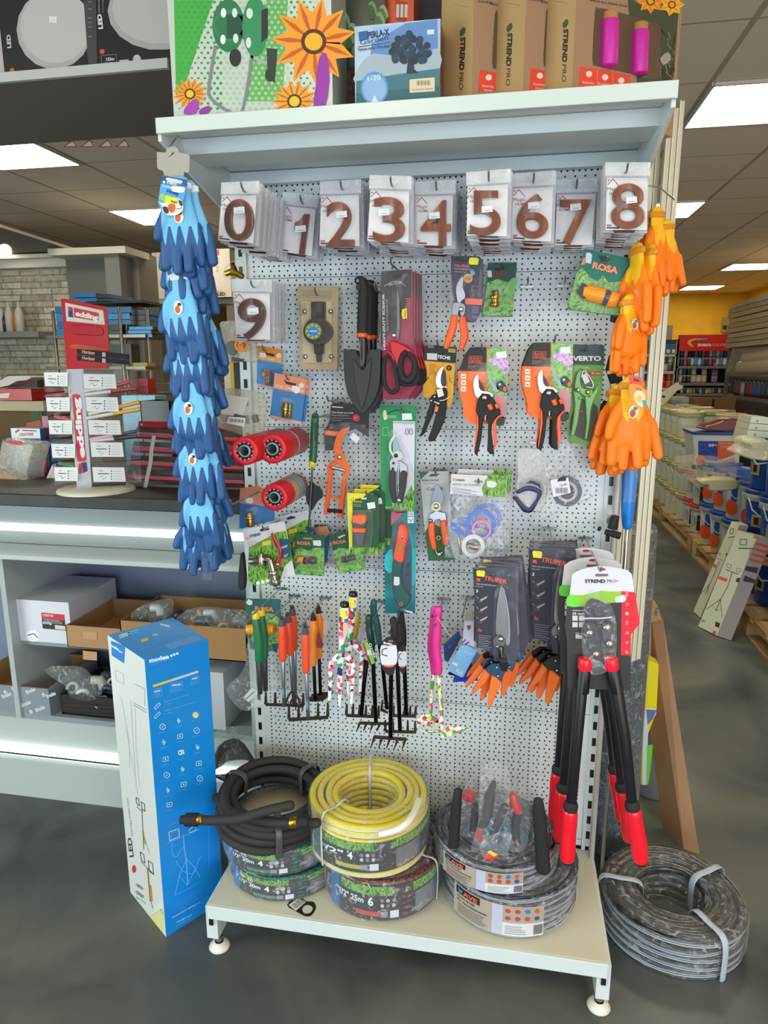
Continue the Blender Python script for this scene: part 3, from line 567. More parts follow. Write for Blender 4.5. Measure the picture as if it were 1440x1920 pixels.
# ---- green hose fitting cards
def fit_card(y, k, card, parts, label, cat='hose fitting', grp=None): return item('hose_fitting_pack', label, cat, k, y, [('backing_card', card)]+parts, grp)
fit_card(-.05, 'e', [('p', '390 612 545 610 520 905 355 900', -6, 1, '17493a'), ('p', '385 720 440 700 500 720 535 700 522 900 358 898', -5, .6, 'leaf_print'), ('p', '500 715 545 690 535 760 505 790', -4.6, .5, '6fae5a', 2), ('t', '410 690 495 685 26', -4, 'ROSA', '7d2f24', .03), ('p', '385 655 408 655 410 690 388 690', -4, .5, 'c8ccd2'), ('p', '425 640 465 640 460 655 430 655', -4, 1, '0a0c0a')],
 [('brass_fitting', [('u', '428 765 425 850', 3, [9, 9], 's:a87a2c'), ('u', '424 790 424 805', 3, [12, 12], 's:c09a3c'), ('u', '423 830 423 845', 3, [12.5, 12.5], 's:a8822c')]), ('blister', [('p', '388 735 470 735 460 870 378 868', 12, 16, 'b:dfe6d8', 0, 3)])], 'dark green card with a round brass hose fitting, hanging left of the bare hooks')
hk(944, 500, .06, 'the dark green brass-fitting card')
fit_card(-.12, 'e', [('p', '912 537 1160 588 1120 905 815 865', -6, 1, '14695a'), ('p', '870 660 900 640 940 690 980 715 1010 680 1040 720 1100 715 1135 670 1150 670 1122 900 818 862', -5, .6, 'leaf_print'), ('t', '950 640 1088 672 34', -4, 'ROSA', 'ea8a62', .05), ('p', '918 560 935 556 952 568 945 618 915 612', -4, .5, 'c9ccd8'), ('p', '905 585 915 585 912 622 890 625', -4, .5, 'e08048'), ('p', '985 570 1030 580 1050 600 1000 605', -4, 1, '1a2a28')],
 [('orange_connector', [('u', '905 770 925 772 1010 795', 8, [16, 18, 19], 'g:f29412', 0), ('u', '1045 808 1085 820', 8, [20, 17], 'g:f0900e', 0), ('c', '905 765 24 42', 20, 3, '1c1a18')], None, 'orange hose connector'), ('grey_ring', [('u', '1012 796 1028 802 1042 806', 8, [17.5, 19, 17.5], 'g:4a4658', 0, 1)]), ('blister', [('p', '880 700 1110 745 1095 880 860 835', 24, 28, 'b:e6e0cc', 2, 4)])], 'large green card with a big orange hose connector, hanging below number 8')
hk(1139, 489, .15, 'the big orange hose connector')
for y, col, pts, lab in ((-.05, 'd88a2a', '370 755 582 790 580 1145 365 1100', 'orange and blue card with a brown hose connector, behind and above the brass one'), (-.10, 'd88a68', '520 985 790 1040 740 1425 475 1370', 'salmon and blue card with a brass hose connector, front pack below the boxed timer')):
    v = [float(t) for t in pts.split()]; P4 = [(v[0], v[1]), (v[2], v[3]), (v[4], v[5]), (v[6], v[7])]
    uv = lambda a, c: ' %f %f' % lerp(lerp(P4[0], P4[1], a), lerp(P4[3], P4[2], a), c)
    t = fit_card(y, 'i', [('p', pts, -6, 1, '3a7ab4'), ('p', uv(0, 0)+uv(1, 0)+uv(1, .34)+uv(0, .34), -5, .6, col), ('p', uv(0, .93)+uv(1, .93)+uv(1, 1)+uv(0, 1), -5, .6, 'd8a8a0'), ('t', uv(.06, .30)+uv(.95, .31)+' 26', -4, 'HOSE CONNECTOR', 'ead9c2', .01), ('c', uv(.86, .16)+' 22', -4, .4, 'e2d4c4'), ('p', uv(.3, .1)+uv(.4, .14)+uv(.7, .14)+uv(.66, .2)+uv(.38, .19), -4, 1, '2a1c18'), ('t', uv(.05, .99)+uv(.35, .99)+' 14', -4, 'ROSA', 'b0504a')],
     [('brass_connector', [('u', uv(.45, .6)+uv(.47, .9), 8, [9.5, 9.5], 's:a98a4a' if y < -.06 else 'g:6a5648'), ('u', uv(.45, .7)+uv(.455, .76), 8, [11, 11], 's:b8985a' if y < -.06 else 'g:74604e')] + ([('s', uv(.38, .66)+' 52', 2, 'g:7a6a58')] if y > -.06 else [])), ('price_sticker', [('p', (uv(.58, .19)+uv(.82, .2)+uv(.84, .3)+uv(.72, .36)+uv(.56, .3)) if y < -.06 else (uv(.1, .15)+uv(.35, .16)+uv(.35, .26)+uv(.1, .26)), -3.5, .4, 'e8dcdc')]), ('blister', [('p', uv(.25, .5)+uv(.65, .5)+uv(.65, .95)+uv(.25, .95), 16, 20, 'b:d8e2ea', 0, 3)])], lab, grp='connector cards')
dup(t, (.006, .012, -.002), 'salmon and blue connector card directly behind the front one', 'connector cards')
hk(536, 709, .12, 'the salmon connector card'); hk(492, 655, .07, 'the orange connector card')
# ---- loose bags at the left edge
def crumple(name_ops, k, pl_y, pts, mat='f:dfe0d8', th=14, n=3): return ('clear_bag', [('p', pts, 0, th, mat, n, 2)])
item('fittings_bag', 'clear bag with an orange threaded cap and grey fittings, hanging under number 9', 'bag', 'i', -.12, [crumple(0, 0, 0, '70 550 300 560 350 720 360 860 330 900 100 860 30 850 90 770 60 620', 'h:c8c2ac', 14, 2),
 ('orange_cap', [('u', '235 745 240 800', 4, [11, 10], 'g:e8861e'), ('o', '235 750 58 40', 14, 4, 'g:ef9a2a')], None, 'orange cap'), ('grey_fitting', [('p', '90 760 140 715 200 740 190 830 130 830', 2, 12, 'g:6b6763', 2, 2), ('p', '150 850 260 870 240 895 160 885', 2, 8, 'g:54504c', 0, 1)])])
item('fittings_bag', 'large clear bag with a white card and barcode, above the leftmost red roll', 'bag', 'i', -.16, [crumple(0, 0, 0, '70 1120 260 1130 420 1160 440 1300 420 1480 380 1540 200 1500 40 1450 -10 1410 30 1250', 'h:bcb8a2', 10, 2),
 ('card', [('p', '110 1170 300 1195 240 1360 60 1330', 2, 1, 'd3cfbf')]), ('barcode_label', [('p', '130 1355 270 1365 260 1440 110 1410', 13, .5, 'd8d4c8')] + [('w', '%d %d %d %d' % (140+i*10, 1370+i, 138+i*10, 1398+i), 13.6, 3+(i % 3)*2, '3a3632') for i in range(12)]), ('grey_plug', [('u', '350 1345 362 1400', 8, [8, 8], 'g:5c5c60'), ('u', '180 1345 265 1365', 3, 5, 'g:5a5650')])])
item('fittings_bag', 'small clear bag with a brass tap fitting behind the number 0 packs', 'bag', 'i', -.14, [crumple(0, 0, 0, '100 90 200 20 250 60 350 130 340 190 150 200 80 170', 'f:d8d0b8', 10, 2),
 ('brass_fitting', [('u', '105 150 160 130 250 175', 4, [7, 9, 7], 's:a8862c'), ('u', '160 60 175 100 180 130', 4, [5, 6, 8], 's:6a4a2c')])])
# ---- bypass pruner, all orange
item('orange_pruner_pack', 'all-orange forged bypass pruner on a black card, hanging below the trowels', 'pruner', 'l', -.09, [
 ('backing_card', [('p', '990 90 1020 68 1290 85 1315 110 1310 360 1200 290 1150 300 1050 310 1010 470 945 472 935 330 950 290 985 210', -8, 1, '26242a'), ('w', '1000 102 1095 108', -6, 8, 'd8d8dc'), ('t', '995 155 1180 160 15', -7, 'Tijera forjada para poda', 'cfcfd4', .01), ('t', '995 178 1140 182 13', -7, 'Forged bypass pruner', 'b4b4ba'), ('t', '995 200 1165 204 7', -7, 'LAMINA ENDURECIDA', 'a8a8b0'), ('t', '995 220 1085 222 7', -7, 'ACERO', 'a8a8b0'), ('c', '1205 196 30', -6.5, .5, 'c8222c'), ('t', '1195 204 1215 206 18', -6, '1"', 'e8d8d8'), ('t', '1250 275 1285 280 24', -6, '10"', 'd8541e', .02), ('p', '945 300 1050 312 1046 350 940 340', -6.5, .5, 'ee7a18')] + lines('l', 975, 250, 1020, 4, 11, 3, 'a0a0a8', -6)),
 ('orange_blade', [('p', '1150 268 1152 285 1110 340 1080 400 1075 460 1095 500 1118 520 1110 560 1150 600 1152 650 1120 720 1085 720 1100 640 1060 600 1040 575 1010 560 1025 540 1018 470 1015 420 1040 340 1080 290', 8, 6, 'g:e86a1c', 0, 1)]),
 ('orange_handle', [('p', '1085 715 1120 718 1108 870 1090 1030 1050 1038 1042 1020 1072 860', 9, 10, 'g:e8601a', 0, 2), ('p', '1000 560 1045 580 1010 610 1002 680 980 850 965 1010 930 1018 928 1000 955 780 965 690 955 610', 9, 10, 'g:e8601a', 0, 2), ('p', '985 850 1072 862 1070 885 980 872', 6, 5, 'g:e8601a', 0, 1)]),
 ('coil_spring', [('u', '1000 615 1050 625 1105 640', 8, [5, 4.5, 5], 's:b8b8b8', 3), ('s', '1062 528 22', 12, 's:d0d0d0')]),
 ('black_lock', [('u', '965 975 1085 985', 9, [5.5, 5.5], 'k:151515')]),
 ('blister', [('p', '930 330 1010 260 1150 235 1300 300 1335 380 1320 470 1240 600 1180 660 1160 760 1040 700 960 500 935 470', 14, 20, 'b:d8d8e0', 2, 3)]),
 ('price_sticker', [('p', '1180 320 1238 368 1208 410 1148 362', 15, .5, 'd8dade')])])
hk(613, 750, .12, 'the all-orange pruner')
# ---- weeder
item('weeding_tool', 'long thin weeder with a ribbed green grip, yellow collar and small black blade', 'weeding tool', 'l', -.13, [
 ('grip', [('u', '862 175 858 200 852 350 846 480 840 560', 0, [8, 10, 10.5, 10, 10.5], 'r:175c40', 3)] + [('u', '%f %d %f %d' % (825-(i*.5), 238+i*13, 885-(i*.5), 240+i*13), 8.5, 1.6, 'r:124a34') for i in range(12)] + [('c', '855 188 12', 11, 3, '08100c')]),
 ('collar', [('u', '838 560 835 605', 0, [10.5, 9.5], 'g:d8bc14')], None, 'yellow collar'),
 ('shaft', [('u', '836 600 828 760 818 920 812 1040 795 1130', 0, [3, 3, 3, 3, 1.2], 'm:55565a', 3), ('u', '812 1040 820 1080 822 1140', 0, [3, 1.5, 1], 'm:55565a')]),
 ('side_blade', [('p', '825 725 860 760 905 790 925 830 918 870 880 900 830 980 800 930 782 900 785 790 810 760', -6, 2, 'r:232226', 2)])])
hk(588, 782, .15, 'the green weeder')
# ---- red tape rolls on long hooks (axis along the hook)
def tape(cx, cy, yf, yb, rp, lab, bands):
    P = at(cx, cy, y=yf); r = rp/ppm(P); t = thing('tape_roll', lab, 'tape roll', P, 'red rolls on hooks'); L = yb-yf
    b = MB(); b.lathe([(r*.62, .002), (r*.66, 0), (r*.93, 0), (r, .003), (r, L), (r*.6, L), (r*.6, .002)], P, 'r:cc1428', 30, (0, 1, 0))
    for f0, f1, mm in bands: b.lathe([(r*1.01, L*f0), (r*1.015, L*f1)], P, mm, 30, (0, 1, 0))
    b.build('tape', t)
    b = MB(); b.lathe([(r*.34, .004), (r*.34, -.001), (r*.40, -.001), (r*.44, .003), (r*.44, L), (r*.34, L)], P, 'g:8fa0a0', 24, (0, 1, 0)); b.lathe([(r*.45, .004), (r*.63, .004)], P, 'g:18181a', 24, (0, 1, 0))
    for i in range(12):
        a = i*pi/6; b.box((P.x+r*.6*cos(a), P.y+.002, P.z+r*.6*sin(a)), (.003, .004, .003), 'c8b8b8', bev=.0004)
    b.build('core', t)
    hx = P.x-.012; b = MB(); h = thing('display_hook', 'long steel hook through the '+lab.split(',')[0].split(' with')[0], 'hook', (P.x, 0, P.z), 'steel hooks of the red rolls')
    b.tube([(P.x, 0, P.z+.006), (P.x, yf, P.z+.006), (P.x-.002, yf-.03, P.z+.006), (P.x-.003, yf-.036, P.z+.012)], .0024, 'm:a0a2a4', 8); b.build('rod', h); b = MB(); b.box((P.x, -.003, P.z+.006), (.04, .003, .007), 'm:a8aaac'); b.build('backplate', h)
tape(458, 846, -.30, -.05, 27, 'leftmost red tape roll, upper row at the left edge of the board', [(.4, .43, 'e0b0b0'), (.7, .72, 'a01020')])
tape(510, 842, -.25, -.05, 28, 'upper red tape roll nearer the green weeder, right of its twin', [(.52, .55, 'f0c8c8')])
tape(514, 933, -.22, -.04, 26, 'lower red tape roll with a pale blue and a cream band', [(.36, .58, 'c8a078'), (.60, .86, '8ab0b4')])
# ---- green blister pruner and folding saw
item('garden_pruner_pack', 'silver and black pruner in a tall green and white blister card, above the folding saw', 'pruner', 'm', -.12, [
 ('backing_card', [('p', '330 95 345 88 580 92 620 105 632 130 622 980 335 968', -8, 1, '128a4e'), ('p', '437 222 622 226 610 985 432 965', -7, .6, 'cdc8da'), ('p', '430 965 470 860 540 860 590 760 612 820 610 985', -6.5, .4, 'grass_print'), ('t', '355 958 425 960 14', -6.5, 'BEST', 'd8d838', .02), ('t', '442 240 612 244 11', -6.4, 'SUTRATOOL Japanska skrabe', '4a4658'), ('p', '350 150 375 130 388 200 360 212', -6.5, .4, 'd8c8a8', 2), ('w', '380 165 430 140 470 130 520 148', -6, 8, '0c3a20', 2)] + [('w', '%d 180 %d 180' % (385, 465), -6.4, 4, 'a8d8b8'), ('w', '385 192 465 192', -6.4, 4, 'a8d8b8'), ('w', '395 206 425 206', -6.4, 5, 'c04a3a')] + [('u', '%d 285 %d 330 %d 330 %d 285' % (545+i*35, 540+i*35, 565+i*35, 560+i*35), -6, .8, '5a5470', 2) for i in range(2)] + [('w', '350 280 395 275 395 345 350 345 350 280', -6.4, 3, '9ad0a8')]),
 ('curved_blade', [('p', '445 335 462 345 430 400 422 450 435 490 470 510 450 540 420 505 402 460 405 400', 6, 3, 's:c4c8a8', 3, .5), ('p', '445 345 480 420 500 480 470 510 440 480 435 420', 4, 3, 's:8fa2a8', 3)]),
 ('pivot', [('c', '475 515 42', 8, 5, 's:b8bcb0'), ('s', '460 515 18', 10, 's:30302e')]),
 ('silver_handle', [('p', '405 560 430 530 480 560 500 560 555 600 560 680 500 670 480 600 470 650 412 665', 7, 9, 's:b6b8bc', 0, 1), ('s', '440 578 12', 8, 'g:181818'), ('s', '435 625 12', 8, 'g:181818')]),
 ('black_grip', [('u', '430 660 428 760 440 850 450 900', 7, [9, 9, 8, 6], 'k:26242a', 3, .8), ('u', '528 665 520 760 505 850 500 900', 7, [9, 9, 8, 6], 'k:26242a', 3, .8)]),
 ('spring', [('u', '485 580 480 700 485 860', 6, 2.5, 's:8a8a8c', 3), ('s', '490 890 22', 8, 's:c8c8c8'), ('w', '478 765 494 765 494 792 476 790 478 765', 10, 5, '0a0a0a')]),
 ('price_sticker', [('p', '512 158 592 158 598 210 514 214', 12, .5, 'd6dae0')]),
 ('blister', [('p', '395 325 470 325 600 640 605 760 560 880 500 990 400 880 390 560 400 480', 16, 18, 'b:dfe8e2', 2, 3)])])
hk(752, 770, .15, 'the tall green blister pruner')
ramp_mat('teal_print', ['0f6f7c', '12909a', '0e6068'], 9, 1, .4, pos=[.4, .5, .6], bump=0)
item('folding_saw_pack', 'orange and dark green folding saw on a tall teal card', 'folding saw', 'm', -.10, [
 ('backing_card', [('p', '362 985 630 970 632 1200 622 1845 368 1845', -8, 1, 'teal_print'), ('p', '365 985 535 980 390 1140 368 1110', -7, .5, 'e0617c'), ('o', '402 1005 30 22', -6.5, .4, '7a8ec0'), ('t', '376 1060 432 1060 22', -6.5, 'DIN', '7a8ec0', .02), ('p', '560 968 612 968 612 1025 560 1025', -6.5, .4, 'd4d8dc'), ('t', '566 992 606 992 14', -6, '110', '303438'), ('t', '566 1016 606 1016 12', -6, 'GUR', '303438'), ('p', '560 1032 612 1032 612 1084 560 1084', -6.5, .4, 'd4d8dc'), ('w', '568 1045 586 1072 604 1045', -6, 5, '303438'), ('p', '440 990 540 985 545 997 470 1000', -6, .5, '7a1024'), ('p', '510 1810 600 1830 605 1845 560 1838', -6, .5, 'dfe4e4'), ('p', '368 1360 430 1300 430 1500 368 1470', -6.8, .4, '18b4bc', 2), ('p', '585 1340 626 1300 626 1560 590 1600', -6.8, .4, '18b4bc', 2)]),
 ('saw_blade', [('p', '520 1100 560 1180 590 1300 592 1450 588 1650 560 1690 530 1640 505 1500 500 1300', 2, 3, 'm:55606e', 2), ('t', '562 1420 545 1530 20', 5.4, 'flo O', '1a2028', .02)]),
 ('green_grip', [('p', '440 1385 520 1415 505 1500 530 1640 585 1700 560 1780 500 1805 455 1760 430 1650 425 1500', 10, 14, 'k:134c4c', 2, 3)] + [('w', '436 %d 495 %d' % (1450+i*19, 1462+i*19), 10.8, 4, '0d3a3c') for i in range(12)] + [('o', '503 1766 16 8', 11, 1, 'd0563a')]),
 ('orange_bolster', [('p', '480 1110 520 1095 550 1130 562 1200 535 1300 520 1418 440 1388 450 1280 470 1180', 11, 14, 'g:ea4a22', 2, 3), ('s', '516 1198 14', 12, 's:d8b0a0'), ('p', '488 1255 505 1258 500 1330 484 1325', 12, .5, '7a8a2a', 2)], None, 'orange bolster'),
 ('price_sticker', [('p', '445 1535 490 1540 492 1600 470 1612 442 1605', 13, .5, 'c8ccd4')]),
 ('blister', [('p', '440 1070 520 1050 560 1120 600 1250 605 1650 570 1800 480 1815 425 1700 405 1400', 15, 20, 'b:cfe4e6', 2, 3)])])
# ---- pruner with orange/black card (yellow)
item('yellow_card_pruner', 'black pruner with silver blade on a yellow and black card', 'pruner', 'k', -.11, [
 ('backing_card', [('p', '62 108 100 102 290 118 278 240 262 480 240 545 210 520 60 470 48 440', -4, 1, 'e0a012'), ('p', '62 108 100 102 290 118 282 232 55 212', -3.4, .5, '1a1817'), ('t', '150 195 242 206 24', -3, 'TECHE', 'e4e4e4', .03), ('p', '230 125 282 130 280 158 228 152', -3, .4, 'b08a2a'), ('c', '235 265 20', -3, .4, '1a1414'), ('t', '226 272 245 272 14', -2.6, '8"', 'd89018')] + lines('k', 95, 240, 145, 9, 9, 2.5, '8a5a10', -3) + [('w', '%d 250 %d 330' % (70+i*5, 70+i*5), -3, 1.6, '7a4a10') for i in range(2)] + [('w', '60 330 60 370 90 330 60 370', -3, 5, '5a3a0c'), ('w', '105 345 120 400', -3, 4, 'c87a10'), ('w', '240 310 240 370 260 370 235 345 262 330', -3, 4, 'b87010')] + [('w', '%d 105 %d 122' % (85+i*11, 92+i*11), -2.6, 3, 'd8d8d8') for i in range(4)]),
 ('silver_blade', [('p', '195 255 182 300 175 340 178 380 195 400 215 395 205 410 160 405 148 390 140 350 155 300 170 275', 5, 3, 's:d0d4d0', 2)]),
 ('black_anvil', [('p', '200 275 212 310 215 360 215 395 190 395 178 370 180 320', 3, 3, 'r:2a2828', 2)]),
 ('black_handle', [('p', '90 490 120 455 150 450 140 500 120 590 90 660 60 730 32 755 30 740 60 650 85 560 100 520', 8, 14, 'k:1a191b', 0, 2), ('p', '140 420 205 400 222 430 220 470 215 530 205 620 175 700 130 785 92 790 85 765 110 700 140 600 150 500', 8, 16, 'k:1c1b1d', 0, 2)]),
 ('orange_lock', [('u', '150 540 142 575', 12, [4.5, 4.5], 'g:ee7a1c')], None, 'orange lock button'),
 ('spring', [('u', '130 505 165 520', 8, 4, 's:a8a8a8'), ('u', '170 498 205 492 232 470', 10, 1.6, 's:d0d0d0', 3), ('s', '108 498 9', 11, 's:c8c8c8'), ('s', '133 470 9', 11, 's:c8c8c8')]),
 ('white_label', [('p', '145 420 185 410 200 460 158 475', 13, .5, 'd4d4d0'), ('p', '78 160 150 162 150 210 78 205', -2.8, .4, 'd0d0d6')])])
hk(820, 645, .13, 'the yellow-card pruner')
# ---- two big orange card pruners
def bdp(y, dx, dy, lab, lock):
    def T(s_): v = [float(t) for t in s_.split()]; return ' '.join('%f' % (c+(0 if i == 4 and len(v) == 5 else dx if i % 2 == 0 else dy)) for i, c in enumerate(v))
    t = item('large_pruner_pack', lab, 'pruner', 'k', y, [
     ('backing_card', [('p', T('385 118 500 116 500 120 660 130 655 370 630 600 625 680 570 660 440 665 385 655 335 610 340 560 310 440 296 380 303 285 345 170'), -4, 1, 'ee6412'), ('p', T('385 118 500 116 500 290 303 285 345 170'), -3.4, .5, '1b1819'), ('p', T('508 120 660 130 650 400 640 590 560 560 500 380'), -3.4, .5, 'leaf_print'), ('p', T('520 200 600 180 655 215 655 300 620 310 590 260 530 240'), -3, .5, 'lilac_print', 2), ('p', T('560 450 640 480 630 620 600 600 570 540'), -3, .5, 'c8828a', 2), ('p', T('580 625 625 610 630 660 590 680 565 655'), -3, .5, '1f3a22', 2),
       ('w', T('376 180 468 184 466 232 372 230 376 180'), -3, 3, 'd9552a'), ('t', T('384 203 460 207 17'), -3, 'BLACK+', 'd9552a', .02), ('t', T('382 225 462 227 17'), -3, 'DECKER', 'd9552a', .02)] + [('w', T('368 %d %d %d' % (245+i*9, 440-(i*20), 248+i*9)), -3, 3, '8a8484') for i in range(4)] + [('p', T('%d %d %d %d %d %d %d %d' % (320, 306+i*45, 355, 308+i*45, 354, 342+i*45, 319, 340+i*45)), -3, .4, 'e8dcd0') for i in range(3)] + [('w', T('326 %d 348 %d' % (324+i*45, 326+i*45)), -2.5, 7, '6a5a50') for i in range(3)]),
     ('printed_pruner', [('p', T('515 295 530 340 560 380 590 410 560 420 530 380 512 330'), -2.6, .4, '9aa4b4', 2), ('p', T('570 370 610 355 645 400 650 440 600 430 575 410'), -2.6, .4, '34384a', 2), ('c', T('595 382')+' 9', -2, .4, 'c8ccd0'), ('c', T('632 415')+' 14 18', -2, .4, 'dd5a22')]),
     ('silver_blade', [('p', T('438 312 442 345 445 380 450 410 470 430 500 432 540 450 540 470 440 480 415 430 408 380 415 340'), 6, 3, 's:aeb2b4', 2)]),
     ('black_anvil', [('p', T('445 345 470 380 490 432 470 436 452 415 446 385'), 4, 3, 'r:232222', 2)]),
     ('black_handle', [('p', T('440 480 470 445 520 450 560 500 600 570 595 600 560 620 540 660 535 720 552 860 555 880 525 878 505 850 510 760 512 660 500 600 490 610 475 640 470 700 462 780 440 870 430 890 415 870 430 780 445 690 445 610 425 575 430 530'), 10, 15, 'k:1d1c1e', 0, 2)]),
     ('orange_grip', [('p', T('442 600 445 690 432 770 415 868 412 850 428 690 432 600'), 11, 14, 'r:e85224', 0, 1), ('p', T('605 592 580 610 550 645 545 700 552 800 556 860 575 800 570 700 572 640 600 608'), 11, 14, 'r:e85224', 0, 1), ('u', T('520 525 535 560'), 13, [6, 6], 'g:ee5a1e'), ('u', T('570 520 582 550'), 13, [5, 5], 'g:ee5a1e')], None, 'orange grip inlays'),
     ('pivot_bolt', [('s', T('488 477')+' 20', 12, 's:c4bca4'), ('s', T('492 605')+' 12', 6, 's:b0b0b0'), ('u', T('492 600 492 645'), 6, 3, 's:8a8a8a')]),
     ('shell', [('p', T('375 330 400 255 460 228 530 230 585 290 590 370 520 375 430 370'), 12, 12, 'b:f0dcc8', 2, 2)]),
     ('price_sticker', [('p', T('568 152 640 146 644 192 570 198'), -2, .4, 'dcdade')])], 'large orange-card pruners')
    return t
bdp(-.13, 0, 0, 'large orange and black pruner pack hanging directly right of the yellow-card pruner', 0)
b2 = bdp(-.18, 456, -33, 'large orange and black pruner pack, front one beside the green pruner', 0)
dup(b2, (-.004, .03, 0), 'large orange and black pruner pack hidden directly behind the one beside the green pruner', 'large orange-card pruners')
hk(903, 652, .16, 'the left large orange pruner'); hk(1041, 637, .22, 'the right large orange pruners')
item('green_pruner_pack', 'light green pruner on a dark grey and green card, right of the orange pruners', 'pruner', 'k', -.12, [
 ('backing_card', [('p', '1095 100 1320 98 1340 110 1335 240 1315 480 1280 830 1080 790 1070 250', -4, 1, '5c9a34'), ('p', '1110 98 1322 98 1336 112 1334 245 1112 240', -3.4, .5, '2c4444'), ('t', '1112 213 1315 213 33', -3, 'VERTO', 'd8dcdc', .04), ('p', '1215 290 1312 290 1310 318 1212 318', -3, .4, 'b01e30'), ('t', '1245 310 1305 310 16', -2.6, '20 mm', 'e8c8c8', .01), ('p', '1160 480 1290 540 1275 760 1200 780 1090 700 1120 560', -3, .5, '3e2c22', 2), ('w', '1160 140 1225 145', -2.6, 8, '0e1414')] + lines('k', 1125, 258, 1240, 4, 9, 3, 'c4dc9c', -2.8)),
 ('green_jaw', [('p', '1180 268 1190 280 1170 330 1180 400 1215 410 1250 420 1258 445 1240 480 1200 470 1180 455 1160 440 1125 410 1130 350 1145 300', 8, 9, 'g:63ac2a', 2, 2)]),
 ('steel_blade', [('p', '1175 300 1190 272 1230 320 1262 380 1255 408 1215 402 1180 370', 10, 3, 'r:2a2a2a', 2), ('u', '1176 330 1190 285 1225 318 1258 378 1250 405 1210 398', 12, 1.4, 's:d8d8d4', 4)]),
 ('green_handle', [('p', '1115 420 1165 440 1180 470 1165 560 1150 660 1125 745 1098 750 1105 700 1120 600 1128 520', 8, 12, 'g:5fa52a', 0, 2), ('p', '1200 460 1250 450 1282 400 1300 380 1290 440 1262 500 1245 560 1235 660 1215 775 1198 770 1210 640 1205 540', 8, 12, 'g:63ac2a', 0, 2)]),
 ('rivets', [('s', '1150 422 17', 14, 's:c8c8a8'), ('s', '1222 438 18', 14, 's:c4bc9c'), ('s', '1163 480 9', 14, 's:d0d0b8'), ('s', '1172 575 12', 4, 'g:c0202c')]),
 ('white_label', [('p', '1175 318 1210 302 1235 362 1200 382', 14, .5, 'dadada')]),
 ('blister', [('p', '1100 270 1180 245 1270 360 1315 380 1310 520 1270 800 1090 790 1085 560', 15, 18, 'b:dff0cc', 2, 3)])])
hk(1100, 655, .14, 'the green pruner')
# ============================================================ LOWER HALF OF THE BOARD
item('pruner_pack', 'pruner with orange handles on a grey and green card, left of the white valve-bag', 'pruner', 'm', -.09, [
 ('backing_card', [('p', '660 655 740 648 905 645 908 800 960 1390 735 1400 705 1160 680 860', -6, 1, 'a8a9ac'), ('p', '660 652 742 650 665 718', -5.4, .4, '22623a'), ('p', '705 1160 760 1080 880 1140 962 1395 735 1402', -5.4, .4, '24592c', 0), ('t', '680 730 822 728 15', -5, 'PRUNING SECTEUR', '5a4a4a', .02), ('t', '688 752 790 750 9', -5, 'Garden Tools', '6a6a70'), ('t', '722 808 862 802 24', -5, 'Cortek', '3a3a40', .01), ('p', '735 690 760 668 830 670 800 690', -5, .4, '2c4a3c')]),
 ('blade', [('p', '810 755 840 800 862 860 850 910 830 930 770 930 765 880 785 800', 5, 3, 's:7f8288', 2)]),
 ('pivot', [('c', '800 945 40', 8, 4, 's:b8b090'), ('s', '800 942 24', 10, 's:d8d0b0')]),
 ('silver_body', [('p', '745 1010 800 980 880 1000 890 1080 850 1080 830 1050 790 1060 780 1100 735 1085', 6, 8, 's:b8bac0', 0, 1), ('s', '752 1065 20', 8, 's:88898c')]),
 ('orange_handle', [('u', '762 1095 765 1190 785 1290', 6, [9, 9.5, 7], 'r:e2561e', 3, .8), ('u', '865 1080 872 1150 880 1250', 6, [9, 9.5, 8], 'r:e2561e', 3, .8)], None, 'orange handle covers'),
 ('handle_frame', [('u', '790 1290 805 1340 830 1350 850 1330', 5, [4, 3, 3, 4], 's:9a9a9c', 3), ('s', '828 1348 20', 6, 's:c8c8c8'), ('o', '820 1208 18 12', 6, 2, 's:a0a890')])])
hk(816, 889, .12, 'the grey Cortek-style card pruner'.replace('Cortek-style ', ''))
vb = item('valve_bag', 'clear bag of coloured rings and a spring under a white header card with grass', 'bag', 'm', -.13, [
 ('header_card', [('p', '930 670 1400 688 1385 872 915 838', 0, 1.5, 'c9c8cc'), ('p', '1235 668 1395 690 1382 868 1200 855 1188 790 1205 740 1230 700', 1, .6, 'grass_print'), ('t', '965 728 1040 730 16', 1.2, 'STREND', '3a3a3e', .03), ('c', '948 716 12', 1.2, .4, 'e09a2a'), ('t', '935 765 1180 772 19', 1.2, 'VENTIL NA HLADILO', '6a6a74'), ('p', '1115 730 1140 718 1195 728 1190 745 1160 742 1150 775 1140 745', 1.5, .4, '8a9484'), ('p', '1230 728 1300 735 1310 760 1290 782 1235 778', 2, .4, 'd0d4d8', 2)] + lines('m', 932, 782, 1145, 5, 13, 3, '7a7a84', 1.2, 2, .12)),
 ('blue_ring', [('o', '1175 1095 130 92', -4, 6, 'g:2a62c4'), ('p', '920 1100 950 1090 1010 1140 1060 1190 1040 1200 960 1160 920 1125', -3, 4, 'g:2c64c8', 2)], None, 'blue ring and pull tab'), ('pink_ring', [('o', '1182 1140 82 66', 0, 4, 'g:e070a8')], None, 'pink ring'),
 ('white_ring', [('o', '1112 1278 98 64', 3, 6, 'g:c9cfd0')], None, 'white ring'), ('metal_part', [('u', '1070 1275 1150 1290', -6, 8, 's:a8987a'), ('u', '990 1200 1010 1350', -6, 3, 's:b09a70')]),
 ('clear_bag', [('p', '912 840 1385 870 1360 1100 1370 1330 1300 1415 1100 1395 868 1375 880 1200 900 1000', 6, 14, 'f:dcdce8', 0, 2)])])
dup(vb, (.014, .04, .008), 'valve bag with a white grass card hanging directly behind the front one')
hk(897, 905, .17, 'the valve bags')
